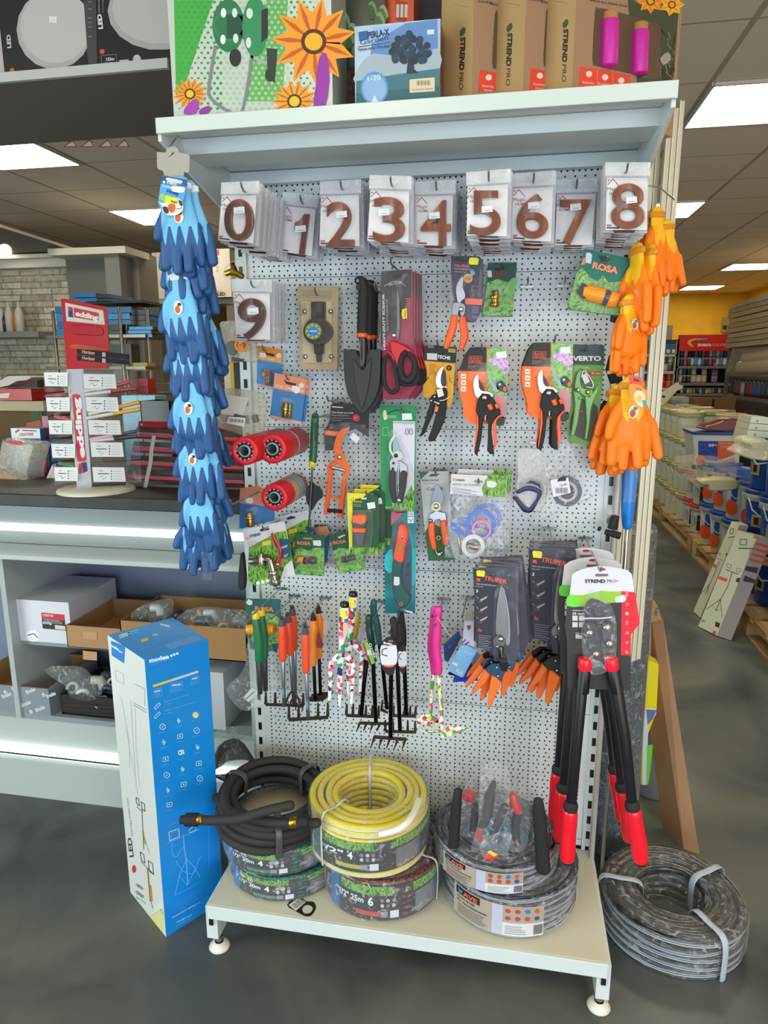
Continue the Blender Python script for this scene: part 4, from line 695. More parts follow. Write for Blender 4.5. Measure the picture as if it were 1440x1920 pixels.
for pts, lab, extra, y in (('300 100 420 90 500 110 540 300 530 450 480 590 280 560 270 480 300 300', 'cloudy clear bag with dark blue coiled rings under the orange pruners, left one', [('dark_coil', [('u', '330 380 400 350 470 380 480 440', -2, [7, 9, 9, 7], 'r:2a2c4a', 3), ('u', '300 430 380 400 470 430 450 500', 0, [8, 9, 9, 7], 'r:30325a', 3), ('u', '285 480 350 560 400 570 450 500', 0, [8, 9, 9, 7], 'r:24264a', 3)])], -.10),
  ('500 130 580 60 670 15 740 90 790 250 910 380 900 470 740 540 470 660 455 620 540 450', 'cloudy clear bag with a dark ring seal and a barcode label, right one', [('ring_seal', [('o', '690 430 120 82', -2, 9, 'r:2c3052'), ('o', '690 430 84 62', 0, 7, 'g:9a9a88'), ('c', '690 430 60', -6, 2, '3a3a44')]), ('barcode_label', [('p', '560 340 700 318 722 440 580 475', 10, .5, 'd4d0d8'), ('p', '625 325 685 312 682 345 612 352', 10.6, .3, '1c1c22'), ('t', '635 390 690 378 16', 10.6, 'Q-40', '2a2a30', .01)] + [('w', '%d 400 %d 445' % (600+i*9, 604+i*9), 10.6, 3+(i % 3), '2a2a30') for i in range(11)])], -.15)):
    item('fittings_bag', lab, 'bag', 'n', y, extra+[('clear_bag', [('p', pts, 6, 16, 'h:d2cfd0' if y > -.12 else 'f:dcd8dc', 2, 2)])])
hk(1010, 838, .16, 'the cloudy bags of seals'); 
# yellow and green hose end packs
fl = item('hose_fitting_pack', 'grey and orange hose end on a yellow and dark green card, front one', 'hose fitting', 'm', -.15, [
 ('backing_card', [('p', '55 828 170 832 290 845 312 870 318 1350 70 1335 55 1000', -4, 1, '1c4a2c'), ('p', '50 828 220 835 180 870 120 880 95 905 90 1330 68 1330 52 1000', -3.4, .4, 'd8d024'), ('p', '75 1285 315 1290 316 1350 72 1335', -3.2, .4, 'grass_print'), ('t', '108 912 172 908 19', -3, 'Flora', 'd8d83a', .01), ('w', '82 900 85 880 105 878 85 925 110 930', -3, 3, '2a7a3a', 3), ('p', '175 870 215 868 210 885 165 882', -3, .4, 'c8d4c8')] + lines('m', 105, 925, 175, 3, 9, 2, 'a8b890', -3)),
 ('orange_part', [('p', '90 1050 100 1020 190 1020 205 1050 200 1085 160 1100 120 1085 95 1090', 14, 16, 'g:e8602a', 2, 2), ('p', '92 1128 200 1130 198 1168 95 1165', 14, 16, 'g:e8602a', 0, 2)], None, 'orange bands'), ('grey_part', [('p', '92 1060 200 1065 208 1100 180 1130 110 1130 90 1100', 13, 18, 'g:4a4850', 2, 2), ('p', '100 1165 202 1168 190 1230 185 1280 125 1280 118 1230', 12, 18, 'g:56545e', 0, 3)]),
 ('price_sticker', [('p', '215 915 280 905 290 955 225 968', -2.4, .4, 'dcdcdc')]), ('blister', [('p', '80 990 245 985 255 1150 240 1285 70 1285 75 1100', 20, 22, 'b:dfe8d8', 0, 3)])], 'yellow and green hose end packs')
for i, d in enumerate(((.012, .03, .006), (.024, .05, .014))): dup(fl, d, ('yellow and green hose end pack second on its hook', 'yellow and green hose end pack at the back of its hook')[i], 'yellow and green hose end packs')
hk(686, 928, .19, 'the yellow and green packs')
# two small green cards
for i, (k_, card, txt, cx, cy, col, lab) in enumerate((('l', '690 1170 940 1185 935 1530 672 1515', '705 1262 820 1268 26', 785, 1395, 'f29a22', 'small green card with an orange and grey hose connector, lower left of the board'), ('l', '975 1185 1180 1145 1265 1300 1285 1480 1060 1510', '1010 1262 1122 1248 26', 1130, 1385, '4f4c58', 'small green card with a dark grey double connector, half behind the yellow card'))):
    v = [float(t) for t in card.split()]; cxm = sum(v[0::2])/4 if len(v) == 8 else 1150
    ops = [('p', card, -5, 1, '17573c')]
    ops.append(('p', '690 1300 740 1290 800 1320 860 1290 935 1290 934 1528 674 1514', -4.4, .4, 'leaf_print') if i == 0 else ('p', '1010 1320 1060 1290 1130 1300 1200 1270 1262 1310 1282 1478 1062 1508', -4.4, .4, 'leaf_print'))
    ops += [('t', txt, -4, 'ROSA', 'dc7a5c', .05), ('p', ('675 1240 688 1240 685 1285 672 1285' if i == 0 else '985 1250 998 1248 1000 1285 988 1288'), -4, .4, 'e07a3a'), ('p', ('755 1205 830 1208 845 1222 765 1220' if i == 0 else '1050 1200 1100 1180 1120 1185 1060 1215'), -4, .6, 'b08a4a' if i == 0 else 'c8d0c8')]
    if i == 0: ops.append(('p', '838 1230 905 1228 912 1270 900 1278 845 1272', -3.8, .4, 'd8dcdc'))
    parts = [('connector', [('u', '715 1390 790 1395' if i == 0 else '1085 1395 1140 1385', 6, [9, 9], 'g:'+col), ('u', '800 1397 865 1400' if i == 0 else '1140 1388 1190 1370', 6, [10, 10] if i == 0 else [7, 8], 'g:4f4c56'), ('u', '765 1400 785 1402' if i == 0 else '1110 1392 1122 1390', 9, 10 if i == 0 else 9.5, 'g:3a3842')]), ('blister', [('p', '695 1330 880 1340 880 1460 690 1450' if i == 0 else '1060 1340 1210 1310 1220 1410 1075 1440', 14, 18, 'b:dfe8d4', 2, 3)])]
    fit_card(-.10 if i == 0 else -.07, k_, ops, parts, lab); 
hk(575, 1003, .14, 'the small orange connector card')
item('hose_fitting_pack', 'blue and orange card strip behind the small green cards', 'hose fitting', 'l', -.03, [('backing_card', [('p', '735 1135 960 1105 985 1150 960 1420 940 1440 735 1420', 0, 1, '2a5a8a'), ('p', '735 1135 960 1105 985 1170 945 1200 740 1165', .5, .4, 'cf8a5a'), ('p', '945 1420 1050 1430 1045 1460 945 1450', .5, .4, 'c8a8b4')])])
fb = item('hose_fitting_pack', 'salmon and blue card with a brass coupling, hanging under the leftmost red roll', 'hose fitting', 'l', -.14, [
 ('backing_card', [('p', '225 790 380 770 520 860 515 1060 240 1130 218 1130', -5, 1, '2c6aa4'), ('p', '225 790 380 765 520 850 518 950 220 915', -4.4, .4, 'c07a5c')]), ('brass_fitting', [('u', '305 995 315 1110', 6, [9, 11], 's:b8924a'), ('u', '308 1030 309 1045', 6, 12, 's:c8a25a')]), ('price_sticker', [('p', '270 870 330 868 338 905 320 920 275 912', -3.8, .4, 'd8ccd0')]), ('blister', [('p', '265 975 380 960 385 1080 350 1130 262 1125', 14, 18, 'b:dce6ee', 2, 3)])])
hook(432, 945, .33, 'long steel hook sticking out empty below the leftmost red roll', 'steel hooks of the red rolls')
# garden tap on a card
tp = item('garden_tap_pack', 'nickel garden tap with a red lever on a white and green card', 'garden tap', 'l', -.17, [
 ('backing_card', [('p', '247 1140 600 1065 688 1520 350 1600 290 1560', -6, 1, 'cfced2'), ('p', '300 1290 540 1160 610 1150 668 1390 600 1450 560 1590 350 1612 290 1560', -5.4, .4, 'grass_print'), ('p', '555 1215 640 1220 655 1370 580 1382', -5, .4, '244a6a'), ('t', '308 1206 402 1184 21', -5, 'STREND', '2c2c30', .04), ('c', '290 1212 14', -5, .4, 'e8a23a'), ('p', '412 1245 480 1225 490 1265 415 1278', -5, .4, 'd8c82a'), ('t', '572 1300 630 1286 20', -4.4, 'G3/4"', 'd8e4ec', .02), ('t', '598 1372 634 1362 20', -4.4, 'G1"', 'd8e4ec', .02), ('p', '390 1140 430 1120 470 1128 470 1140 400 1155', -5, .4, '1c2a30'), ('c', '376 1590 16', -4.4, .4, 'd8dcd4'), ('c', '418 1580 16', -4.4, .4, 'd8dcd4'), ('c', '458 1570 16', -4.4, .4, 'd8dcd4')] + lines('l', 290, 1250, 390, 3, 14, 3, '7a7a84', -5, 3, -.2)),
 ('tap_body', [('u', '310 1405 390 1395 440 1385', 10, [10, 10, 8], 's:9a9488'), ('u', '440 1385 480 1400 500 1470 525 1590', 10, [9, 10, 11, 11], 's:948e82', 3), ('u', '400 1340 410 1440', 12, [5, 11], 's:a8a296'), ('u', '505 1490 512 1515', 10, 14, 's:a09a8e'), ('u', '525 1560 532 1600', 10, 12, 's:8a8478')] + [('u', '%d 1370 %d 1440' % (318+i*16, 322+i*16), 10, 3, 's:b0aaa0') for i in range(4)]),
 ('red_lever', [('u', '500 1180 525 1240 560 1300 562 1360 545 1420', 20, [4.5, 6, 5, 5, 5], 'g:b0142a', 3, .6), ('u', '530 1430 570 1440', 20, 5, 'g:b0142a'), ('s', '545 1432 14', 24, 's:c8c8c8')], None, 'red lever')], 'tap packs')
dup(tp, (.045, .09, .014), 'white and green garden tap card showing behind the front tap card', 'tap packs', only=('backing_card',))
hk(492, 993, .21, 'the garden tap cards')
# ---- long grass shears
def shears(y, k, dx, dy, s, lab, grp):
    def T(st):
        v = [float(t) for t in st.split()]
        return ' '.join('%f' % (c*s if (i == 4 and len(v) == 5) or (i >= 2 and len(v) in (3,)) else (c*s+(dx if i % 2 == 0 else dy))) for i, c in enumerate(v))
    return item('grass_shears_pack', lab, 'grass shears', k, y, [
     ('backing_card', [('p', T('100 318 395 322 400 350 425 940 395 985 175 905 130 880 115 600'), -6, 1, '2a2b36'), ('t', T('178 405 340 435 30'), -5, 'TRUPER', 'e8542a', .03), ('p', T('122 392 158 398 148 405 158 418 122 412 132 404'), -5, .4, 'e8542a'), ('t', T('122 438 270 452 11'), -5, 'Tijera de poda para pasto', 'c8c8d0'), ('t', T('122 455 175 460 10'), -5, 'Grass shears', 'b0b0ba'), ('t', T('122 494 137 495 20'), -5, '3', 'd8d8de', .02), ('t', T('135 770 165 775 22'), -5, '3x', 'd8502a', .03), ('p', T('212 375 250 365 265 372 285 380 262 390 225 386'), -4.8, .4, '0a0a0e'), ('t', T('342 378 370 380 10'), -5, 'T-1MC', 'b0b0ba')] + [o for j in range(3) for o in (('p', T('%d %d %d %d %d %d %d %d' % (150, 548+j*72, 205, 520+j*72, 200, 535+j*72, 160, 558+j*72)), -5, .4, '9aa0a4'), ('w', T('%d %d %d %d' % (125, 525+j*72, 140, 540+j*72)), -5, 3, '9aa0a4'), ('w', T('%d %d %d %d' % (140, 560+j*74, 172, 564+j*74)), -5, 4, 'b84a2a'))] + [('w', T('%d %d %d %d' % (140, 800+j*13, 235-(j % 3)*12, 810+j*13)), -5, 3.5, '8a8a94') for j in range(8)]),
     ('blade', [('p', T('298 450 312 460 335 560 350 700 340 830 270 800 262 720 275 560'), 4, 3, 's:8f8d8a', 2, .6), ('p', T('312 455 340 540 362 680 365 850 335 860 340 700'), 1, 3, 's:a8a6a4', 2)]),
     ('pivot', [('c', T('290 845')+' %f' % (44*s), 8, 10, 's:77746c'), ('s', T('300 828')+' %f' % (20*s), 12, 's:b8b8b8'), ('s', T('275 880')+' %f' % (12*s), 10, 's:a8a8a8'), ('u', T('300 880 300 950 330 960'), 8, [7, 7, 5], 's:55524c')]),
     ('neck', [('p', T('290 960 340 965 350 1010 345 1060 300 1050 288 1000'), 8, 12, 's:3a3a38', 0, 1), ('p', T('195 1040 240 1005 300 1000 330 1060 310 1110 290 1140 240 1100 205 1075'), 6, 8, 's:4a6a80' if dx == 0 else 's:3a3a36', 0, 1), ('s', T('272 1030')+' %f' % (9*s), 9, 's:c0c0c0'), ('s', T('281 1090')+' %f' % (9*s), 9, 's:c0c0c0')]),
     ('orange_handle', [('p', T('190 1050 220 1085 180 1150 110 1215 90 1222 98 1195 140 1130'), 8, 14, 'r:e8691a', 0, 2), ('p', T('235 1090 262 1100 300 1135 290 1170 240 1290 225 1308 205 1295 212 1220 222 1150'), 10, 14, 'r:ee6c18', 0, 2)], None, 'orange handles'),
     ('blister', [('p', T('85 310 110 300 395 315 418 350 435 940 400 1000 250 985 240 830 255 500 290 440 350 470'), 12, 14, 'b:d6d2ea', 0, 3)]),
     ('price_sticker', [('p', T('125 345 135 338 180 342 188 355 182 385 130 380'), 5, .5, 'dcd81c')], None, 'yellow price sticker')], grp)
g1 = shears(-.25, 'q', 0, 0, 1, 'orange-handled grass shears on a dark card, lower front pack', 'grass shears')
for i in range(4): dup(g1, (.005*(i+1), .028*(i+1), 0), 'orange-handled grass shears stacked behind the lower front pack', 'grass shears stacked behind the front packs').rotation_euler = (0, (.07, -.06, .1, -.09)[i], 0)
g2 = shears(-.16, 'q', 382, -182, 1.13, 'orange-handled grass shears on a dark card, upper pack beside the loppers', 'grass shears')
for i in range(3): dup(g2, (.003*(i+1), .026*(i+1), 0), 'orange-handled grass shears stacked behind the upper pack beside the loppers', 'grass shears stacked behind the front packs').rotation_euler = (0, (.06, .11, -.04)[i], 0)
hk(925, 1085, .29, 'the lower grass shears'); hk(1038, 1020, .2, 'the upper grass shears')
item('multi_tool', 'small grey and red folding tool hanging above the lopper card', 'tool', 'q', -.06, [('jaws', [('p', '905 215 960 205 990 230 1000 300 960 270 925 240 900 300', 4, 12, 'm:3a3a3a', 2, 1)]), ('red_grip', [('p', '895 260 925 250 950 300 960 330 895 330', 2, 10, 'g:b8261c', 0, 1)], None, 'red grip'), ('wire_hanger', [('u', '862 200 905 208 960 200 1000 205', 0, 1.6, 'm:8a8a8c', 2)])])
# ---- loppers
LP = [
 ('card', [('p', '65 470 95 420 160 400 240 395 300 420 345 470 360 540 355 800 352 1110 352 1262 60 1262 60 1100', -4, 1.2, 'c9c6cc')])]
lop = item('lopper', 'long black lopper with red grips on a white, green and black card, front one', 'lopper', 'D', -.30, [
 ('backing_card', [('p', '240 275 320 220 450 180 600 158 740 160 880 185 1010 215 1065 265 1100 450 1130 620 1180 950 1055 1110 1050 1880 180 1850 170 1180 140 1000 175 690', -6, 1.2, '332f2e'),
   ('p', '240 275 320 220 450 180 600 158 740 160 880 185 1010 215 1065 265 1098 450 1104 520 925 505 800 510 640 500 500 540 380 560 205 560', -5.4, .4, 'd4d2da'), ('p', '205 560 380 560 520 530 640 500 800 510 925 505 920 660 810 665 440 690 400 720 172 708', -5.2, .4, '8fbf2a'), ('p', '175 580 260 560 340 640 330 720 172 708', -5, .4, '6ad03a', 2),
   ('p', '932 505 1110 520 1130 620 1180 950 1055 1110 1050 1395 915 1392', -5, .4, 'f0142c')] + [('t', '%d %d %d %d 42' % (1022, 1362-i*132, 1022, 1326-i*132-(6 if c == 'M' else 0)), -4.4, c, 'e8c8d0') for i, c in enumerate('PREMIUM')] +
   [('t', '418 388 700 388 46', -4.6, 'STREND', '2a2628', .045), ('t', '725 388 880 386 46', -4.6, 'PRO+', '55525a'), ('c', '652 204 55 20', -4.6, .4, 'c02a48'), ('p', '560 275 580 265 730 265 745 280 730 300 580 305 560 292', -4.6, .5, '6a6870'), ('t', '245 832 412 830 34', -4.4, '35 mm', 'd8d4d4', .03), ('w', '245 770 400 775', -4.4, 14, 'a8a4a4')] +
   [('t', '%d 413 %d 413 14' % (425+i*67, 440+i*67), -4.6, c, 'b0a0ac') for i, c in enumerate('PREMIUM')] +
   [('p', '%d %d %d %d %d %d %d %d' % (x, y, x+75, y, x+75, y+70, x, y+70), -4.4, .4, 'cfc8c8') for x in (245, 338) for y in (845, 935)] + [('p', '290 1095 380 1120 380 1165 290 1160', -4.4, .4, 'b8b0b0'), ('w', '290 1080 385 1100', -4.4, 6, 'c8c4c4')]),
 ('hook_jaw', [('p', '440 700 480 640 530 620 580 640 620 700 640 800 650 900 600 960 590 1000 560 880 540 780 500 740 470 760 480 860 520 940 500 960 440 880 425 790', 8, 5, 'r:26262e', 2, 1)]),
 ('cutting_blade', [('p', '530 640 620 640 740 720 810 760 815 860 720 880 640 860 600 760', 4, 4, 'r:30303a', 2, 1)]),
 ('link_arm', [('p', '405 980 450 940 570 960 600 1060 640 1200 660 1360 640 1510 600 1500 520 1390 440 1240 400 1080', 12, 8, 'r:232228', 2, 1.5), ('p', '660 960 740 930 800 980 810 1100 830 1220 800 1290 720 1290 670 1200 650 1080', 10, 8, 'm:55525a', 2, 1.5)]),
 ('rivet', [('s', '487 1085 54', 14, 's:b8b4a8')]), ('rivet', [('s', '722 1010 60', 14, 's:b8b4a8')]), ('rivet', [('s', '760 1235 56', 14, 's:b8b4a8')]), ('rivet', [('s', '574 1378 52', 14, 's:b8b4a8')]),
 ('red_collar', [('u', '422 1440 415 1580', 14, [15.5, 16.5], 'g:ee1c30')], None, 'red collar'), ('red_collar', [('u', '782 1430 795 1580', 14, [15, 16.5], 'g:ee1c30')], None, 'red collar'),
 ('clear_sleeve', [('p', '500 560 560 540 700 640 820 780 860 1000 850 1440 740 1620 560 1680 460 1620 400 1400 380 1000 430 700', 22, 26, 'f:dcdce4', 2, 3)]), ('zip_tie', [('u', '410 885 520 880 640 880 790 865', 20, 1.6, 'g:d8dce4', 2)]),
 ('price_sticker', [('p', '835 590 960 555 992 590 985 630 950 660 845 662', -4, .4, 'd0d4e0')]),
 ('handle_tube', [('u', '415 1580 390 1900', 14, [14.5, 14.5], 'r:15151b')]), ('handle_tube', [('u', '795 1580 850 1900', 14, [14.5, 14.5], 'r:15151b')])])
# the long tubes and grips continue below the card
def lop_leg(path, collar, grip, par):
    P = YP(-.314)
    b = MB(); b.ptube(K('r', path), P, [.0145, .0135, .0125], 'r:15151b', cap=.12, seg=16); b.build('handle_tube', par)
    b = MB(); b.ptube(K('r', collar), P, [.018, .0185, .017], 'k:1e1c20', seg=16); b.build('rubber_collar', par)
    b = MB(); b.ptube(K('r', grip), P, [.0185, .0195, .0185, .0195, .0185], 'g:e8182c', n=3, seg=16, cap=True)
    o = b.build('red_grip', par); o['label'] = 'red rubber grip'
    P2 = K('r', grip); b = MB(); b.ptube([P2[-1], (P2[-1][0]+.5, P2[-1][1]+4)], P, [.0165, .0165], 'k:1e1c20', seg=16); b.build('end_cap', par)
lop_leg('408 60 360 600 308 1190', '306 1180 304 1210', '300 1235 292 1340 282 1480 276 1600', lop)
lop_leg('655 60 745 620 808 1180', '808 1175 812 1205', '818 1230 838 1350 858 1460 876 1610', lop)
dup(lop, (-.012, .075, .0), 'long black lopper with red grips, second one behind the front lopper'); dup(lop, (-.02, .15, .003), 'long black lopper with red grips, hindmost of the three')
hook(1127, 1072, .34, 'steel hook carrying the three loppers')
# ---- hand tools hanging low on the board
def stick(name, lab, cat, k, y, grip, gr, gm, shaft, sr, sm_, extra=(), grp='hanging hand tools', cap=None, glab=None):
    parts = [('grip', [('u', grip, 0, gr, gm, 3)] + ([cap] if cap else []), None, glab) if glab else ('grip', [('u', grip, 0, gr, gm, 3)]+([cap] if cap else []))]
    parts.append(('shaft', [('u', shaft, 0, sr, sm_)]))
    return item(name, lab, cat, k, y, parts+list(extra), grp)
BR = 'm:5c5348'
def rake_head(x0, x1, y, n, L, dyr=6, th=13, lean=0, up=False):
    ops = [('p', '%f %f %f %f %f %f %f %f' % (x0, y-4, x1, y+dyr-4, x1-4, y+dyr+th*1.7, x0+6, y+th*1.7), 0, 3, BR, 0, .3)]
    for i in range(n):
        t = i/(n-1); x = x0+6+(x1-x0-14)*t; yy = y+dyr*t+4; s_ = -1 if up else 1
        ops.append(('p', '%f %f %f %f %f %f %f %f %f %f %f %f' % (x-13, yy, x+13, yy, x+10+lean*.7, yy+s_*L*.6, x+7+lean*1.2, yy+s_*L, x-7+lean, yy+s_*L, x-9+lean*.6, yy+s_*L*.6), 2, 3, BR, 0, .2))
    return ops
# grey-handled tools with orange-red grips
for i, (gx, gy, x2, y2, sx, sy, yy, lab) in enumerate(((597, 400, 605, 800, 620, 1200, -.22, 'five-tooth cultivator with an orange-red grip and grey shaft, frontmost and lowest one'), (398, 330, 408, 700, 416, 1100, -.18, 'hand rake with an orange-red grip and grey shaft, left of the front one'), (450, 300, 470, 650, 490, 960, -.14, 'hand tool with an orange-red grip, second behind on the left hook'), (488, 240, 505, 610, 515, 1000, -.09, 'hand tool with an orange-red grip, hindmost on the left hook'))):
    head = rake_head(450, 792, 1205, 5, 120, -20, 14, 0, True) if i == 0 else rake_head(255, 585, 1078, 5, 100, 10, 12, 0, True) if i == 1 else [('u', '%f %f %f %f %f %f' % (sx, sy, sx+40*q, sy+60, sx+60*q, sy+130), 0, [3, 3, 2], BR, 3) for q in (-1, 0, 1)]
    stick('hand_rake' if i < 2 else 'hand_cultivator', lab, 'hand tool', 'o', -yy*-1, '%d %d %d %d %d %d' % (gx, gy+95, (gx+x2)//2, (gy+y2)//2, x2-2, y2-5), [10.5, 12, 10.5], 'r:e2481e', '%d %d %d %d' % (x2, y2, sx, sy), [5.5, 5], 'm:8a8d94',
      [('grey_cap', [('u', '%d %d %d %d' % (gx-4, gy+10, gx, gy+85), 0, [5.5, 11], 'k:4c4e54'), ('c', '%d %d 10' % (gx-4, gy+30), 12, 2, '1a1a1c')]), ('head', head)] + ([('brand_label', [('p', '%d %d %d %d %d %d %d %d' % (sx-20, sy-160, sx+2, sy-160, sx+5, sy-70, sx-17, sy-70), 6, .5, '4a6a7c'), ('t', '%d %d %d %d 12' % (sx-4, sy-95, sx-4, sy-140), 7, 'FLORA', 'c8d4dc')])] if i < 2 else []), glab='orange-red grip')
hook(560, 1177, .26, 'steel hook carrying the front orange-red cultivator'); hook(505, 1162, .22, 'steel hook carrying the left orange-red hand tools')
for i, (dx, dy, y) in enumerate(((0, 0, -.14), (45, -62, -.09))):
    stick('hand_hoe', ('hand tool with a light orange grip and black shaft, nearer one beside the floral forks', 'hand tool with a light orange grip and black shaft, behind its twin')[i], 'hand tool', 'o', y, '%d %d %d %d %d %d' % (662+dx, 385+dy, 672+dx, 500+dy, 668+dx, 740+dy), [9.5, 11, 8.5], 'r:ee8420', '%d %d %d %d' % (668+dx, 745+dy, 680+dx, 1040+dy*.5), [5, 5], 'm:1b1b1d', [('black_cap', [('u', '%d %d %d %d' % (660+dx, 310+dy, 663+dx, 370+dy), 0, [4, 9], 'k:221f1e')]), ('head', [('p', '%d %d %d %d %d %d %d %d' % (600+dx, 1030+dy*.5, 780+dx, 1010+dy*.5, 740+dx, 1055+dy*.5, 640+dx, 1060+dy*.5), 0, 3, BR, 2)])], glab='light orange grip')
item('hang_tag', 'pink and dark red card tags hanging on the light orange hand tools', 'tag', 'o', -.17, [('tag', [('p', '695 480 715 475 748 590 735 610 690 605', 0, 1, '6e1a1c'), ('p', '758 360 808 385 770 510 745 470', -3, 1, 'a89492')])])
# green grips with yellow caps
for i, (dx, dy, y) in enumerate(((0, 0, -.2), (45, -25, -.16))):
    stick('hand_fork', ('hand tool with a green grip and yellow cap, front one at the left edge', 'hand tool with a green grip and yellow cap, behind the front one')[i], 'hand tool', 'o', y, '%d %d %d %d %d %d %d %d' % (180+dx, 372+dy, 195+dx, 480+dy, 205+dx, 600+dy, 205+dx, 708+dy), [10.5, 12, 12, 11], 'r:16683c', '%d %d %d %d' % (205+dx, 710+dy, 215+dx, 990+dy), [9, 7], 'r:2c2c30', [('yellow_cap', [('u', '%d %d %d %d' % (172+dx, 300+dy, 182+dx, 355+dy), 0, [9, 11], 'g:e8c418'), ('c', '%d %d 9' % (172+dx, 310+dy), 12, 2, '7a6410')], None, 'yellow cap')])
hook(464, 1159, .27, 'steel hook carrying the green and yellow hand tools')
item('hose_fitting_pack', 'green and teal card with an orange hose joint, behind the green grips', 'hose fitting', 'o', -.10, [('backing_card', [('p', '88 190 385 195 395 400 360 640 130 620 100 380', -6, 1, '155a54'), ('t', '170 290 330 300 36', -4.4, 'ROSA', 'e0765a', .05), ('p', '115 195 150 210 150 240 120 248 95 225', -4, .4, 'cdd0d6'), ('p', '150 370 260 310 390 370 390 560 150 560', -5, .4, 'leaf_print', 2)]), ('orange_joint', [('u', '110 450 180 450', 10, [14, 15], 'g:f0a02a'), ('u', '260 450 330 450', 10, [16, 14], 'g:e8921e')]), ('blister', [('p', '98 380 355 370 350 540 105 535', 18, 24, 'b:e8dcc0', 2, 3)])])
item('fittings_bag', 'long clear bag with a label hanging below the green grips', 'bag', 'o', -.13, [('clear_bag', [('p', '110 540 250 540 330 700 350 960 230 1100 100 1140 20 1110 -80 960 20 860 90 740', 0, 16, 'f:dfe8e4', 2, 3)]), ('barcode_label', [('p', '75 1020 140 945 185 960 205 985 115 1065', 6, .5, 'c8ccc8'), ('w', '95 1040 165 975', 6.6, 6, '2a2c2c')])])
# floral forks
for i, (dx, dy, y) in enumerate(((0, 0, -.22), (72, -88, -.15))):
    def T(s_): v = [float(t) for t in s_.split()]; return ' '.join('%f' % (c+(dx if j % 2 == 0 else dy)) for j, c in enumerate(v))
    item('floral_hand_fork', ('flower-patterned three-prong hand fork with black cap, front one', 'flower-patterned hand fork with black cap, behind the front one')[i], 'hand fork', 'o', y, [
     ('handle', [('u', T('925 255 925 320 918 400 910 500 905 600 905 690'), 0, [12.5, 12.5, 12, 10, 7.5, 6.5], 'floral_print', 3)]), ('black_cap', [('u', T('928 225 927 255'), 0, [11.5, 12.8], 'g:171417')], None, 'black end cap'),
     ('fork_head', [('u', T('905 650 860 690 815 740 808 850 800 1060'), -2, [9, 9, 7, 6, 4], 'floral_print', 3, .7), ('u', T('900 660 890 760 888 900 885 1090'), 2, [10, 8, 6.5, 3.5], 'floral_print', 3, .7), ('u', T('905 650 960 690 998 740 995 850 985 1070'), -2, [9, 9, 7, 6, 4], 'floral_print', 3, .7)]),
     ('price_sticker', [('p', T('893 285 910 278 936 282 938 345 915 360 893 345'), 14, .5, 'e2da1c')], None, 'yellow price sticker')] + ([('paper_tag', [('p', T('915 400 940 390 955 420 950 490 930 540 915 520'), 13, .5, 'cdb896')])] if i == 0 else []), 'floral hand forks')
# dark green, black and yellow tools in the middle
for i, (g, gr, gm, sh, hd, y, lab) in enumerate((
  ('232 530 235 600 245 680 262 760', [9.5, 9, 11, 9], 'g:123c34', '262 760 272 1000 292 1410', rake_head(150, 445, 1415, 6, 66, 8, 11, -22), -.20, 'black-shafted hand rake with a dark green grip and a green card tag'),
  ('275 400 272 470 300 600 320 740', [9.5, 10, 11, 9], 'g:2a5c62', '320 740 345 900 385 1300', [('p', '330 1300 340 1230 355 1230 350 1300 395 1330 390 1345 330 1320', 0, 3, BR)], -.10, 'hand tool with a long teal grip at the back, left of the saw card'),
  ('440 555 450 640 440 740', [10, 10, 10], 'k:201e20', '425 760 420 1000 415 1540', rake_head(275, 550, 1530, 5, 90, 22, 14, -28), -.24, 'black hand rake with a white oval tag, frontmost and lowest'),
  ('480 600 490 700 490 780', [9, 10, 9], 'k:232022', '470 800 480 1100 495 1480', rake_head(365, 630, 1485, 5, 90, 6, 12, 0, True), -.18, 'black hand rake second behind the front black rake'),
  ('500 510 515 640 520 760', [10, 11, 10], 'k:1c1b1e', '525 780 535 1000 548 1350', rake_head(430, 630, 1352, 5, 80, 4, 12, 6, True), -.10, 'black hand rake with a thick grip under the saw card'),
  ('190 900 185 960 180 1000', [7, 7, 7], 'k:1a1a1c', '215 900 190 1100 170 1350', rake_head(35, 320, 1350, 6, 90, 12, 12, 4, True), -.13, 'wide hand rake hanging behind the floral forks'))):
    stick('hand_rake', lab, 'hand tool', 'p', y, g, gr, gm, sh, [6.2, 5.8, 5.6], 'm:17171a', [('head', hd)])
item('hang_tag', 'green, red and black card tag on the dark green rake', 'tag', 'p', -.235, [('tag', [('p', '178 750 240 725 300 900 240 935', 0, 1, '1c2c2a'), ('p', '190 745 222 735 285 915 255 925', .6, .4, '6cb42a'), ('p', '178 752 190 747 245 930 236 932', .6, .4, 'c01c34'), ('p', '212 805 262 808 270 845 220 848', 1.2, .4, 'b8c0c0'), ('t', '292 870 250 745 22', 1.2, 'VERTO', 'd8dcdc', .02)])])
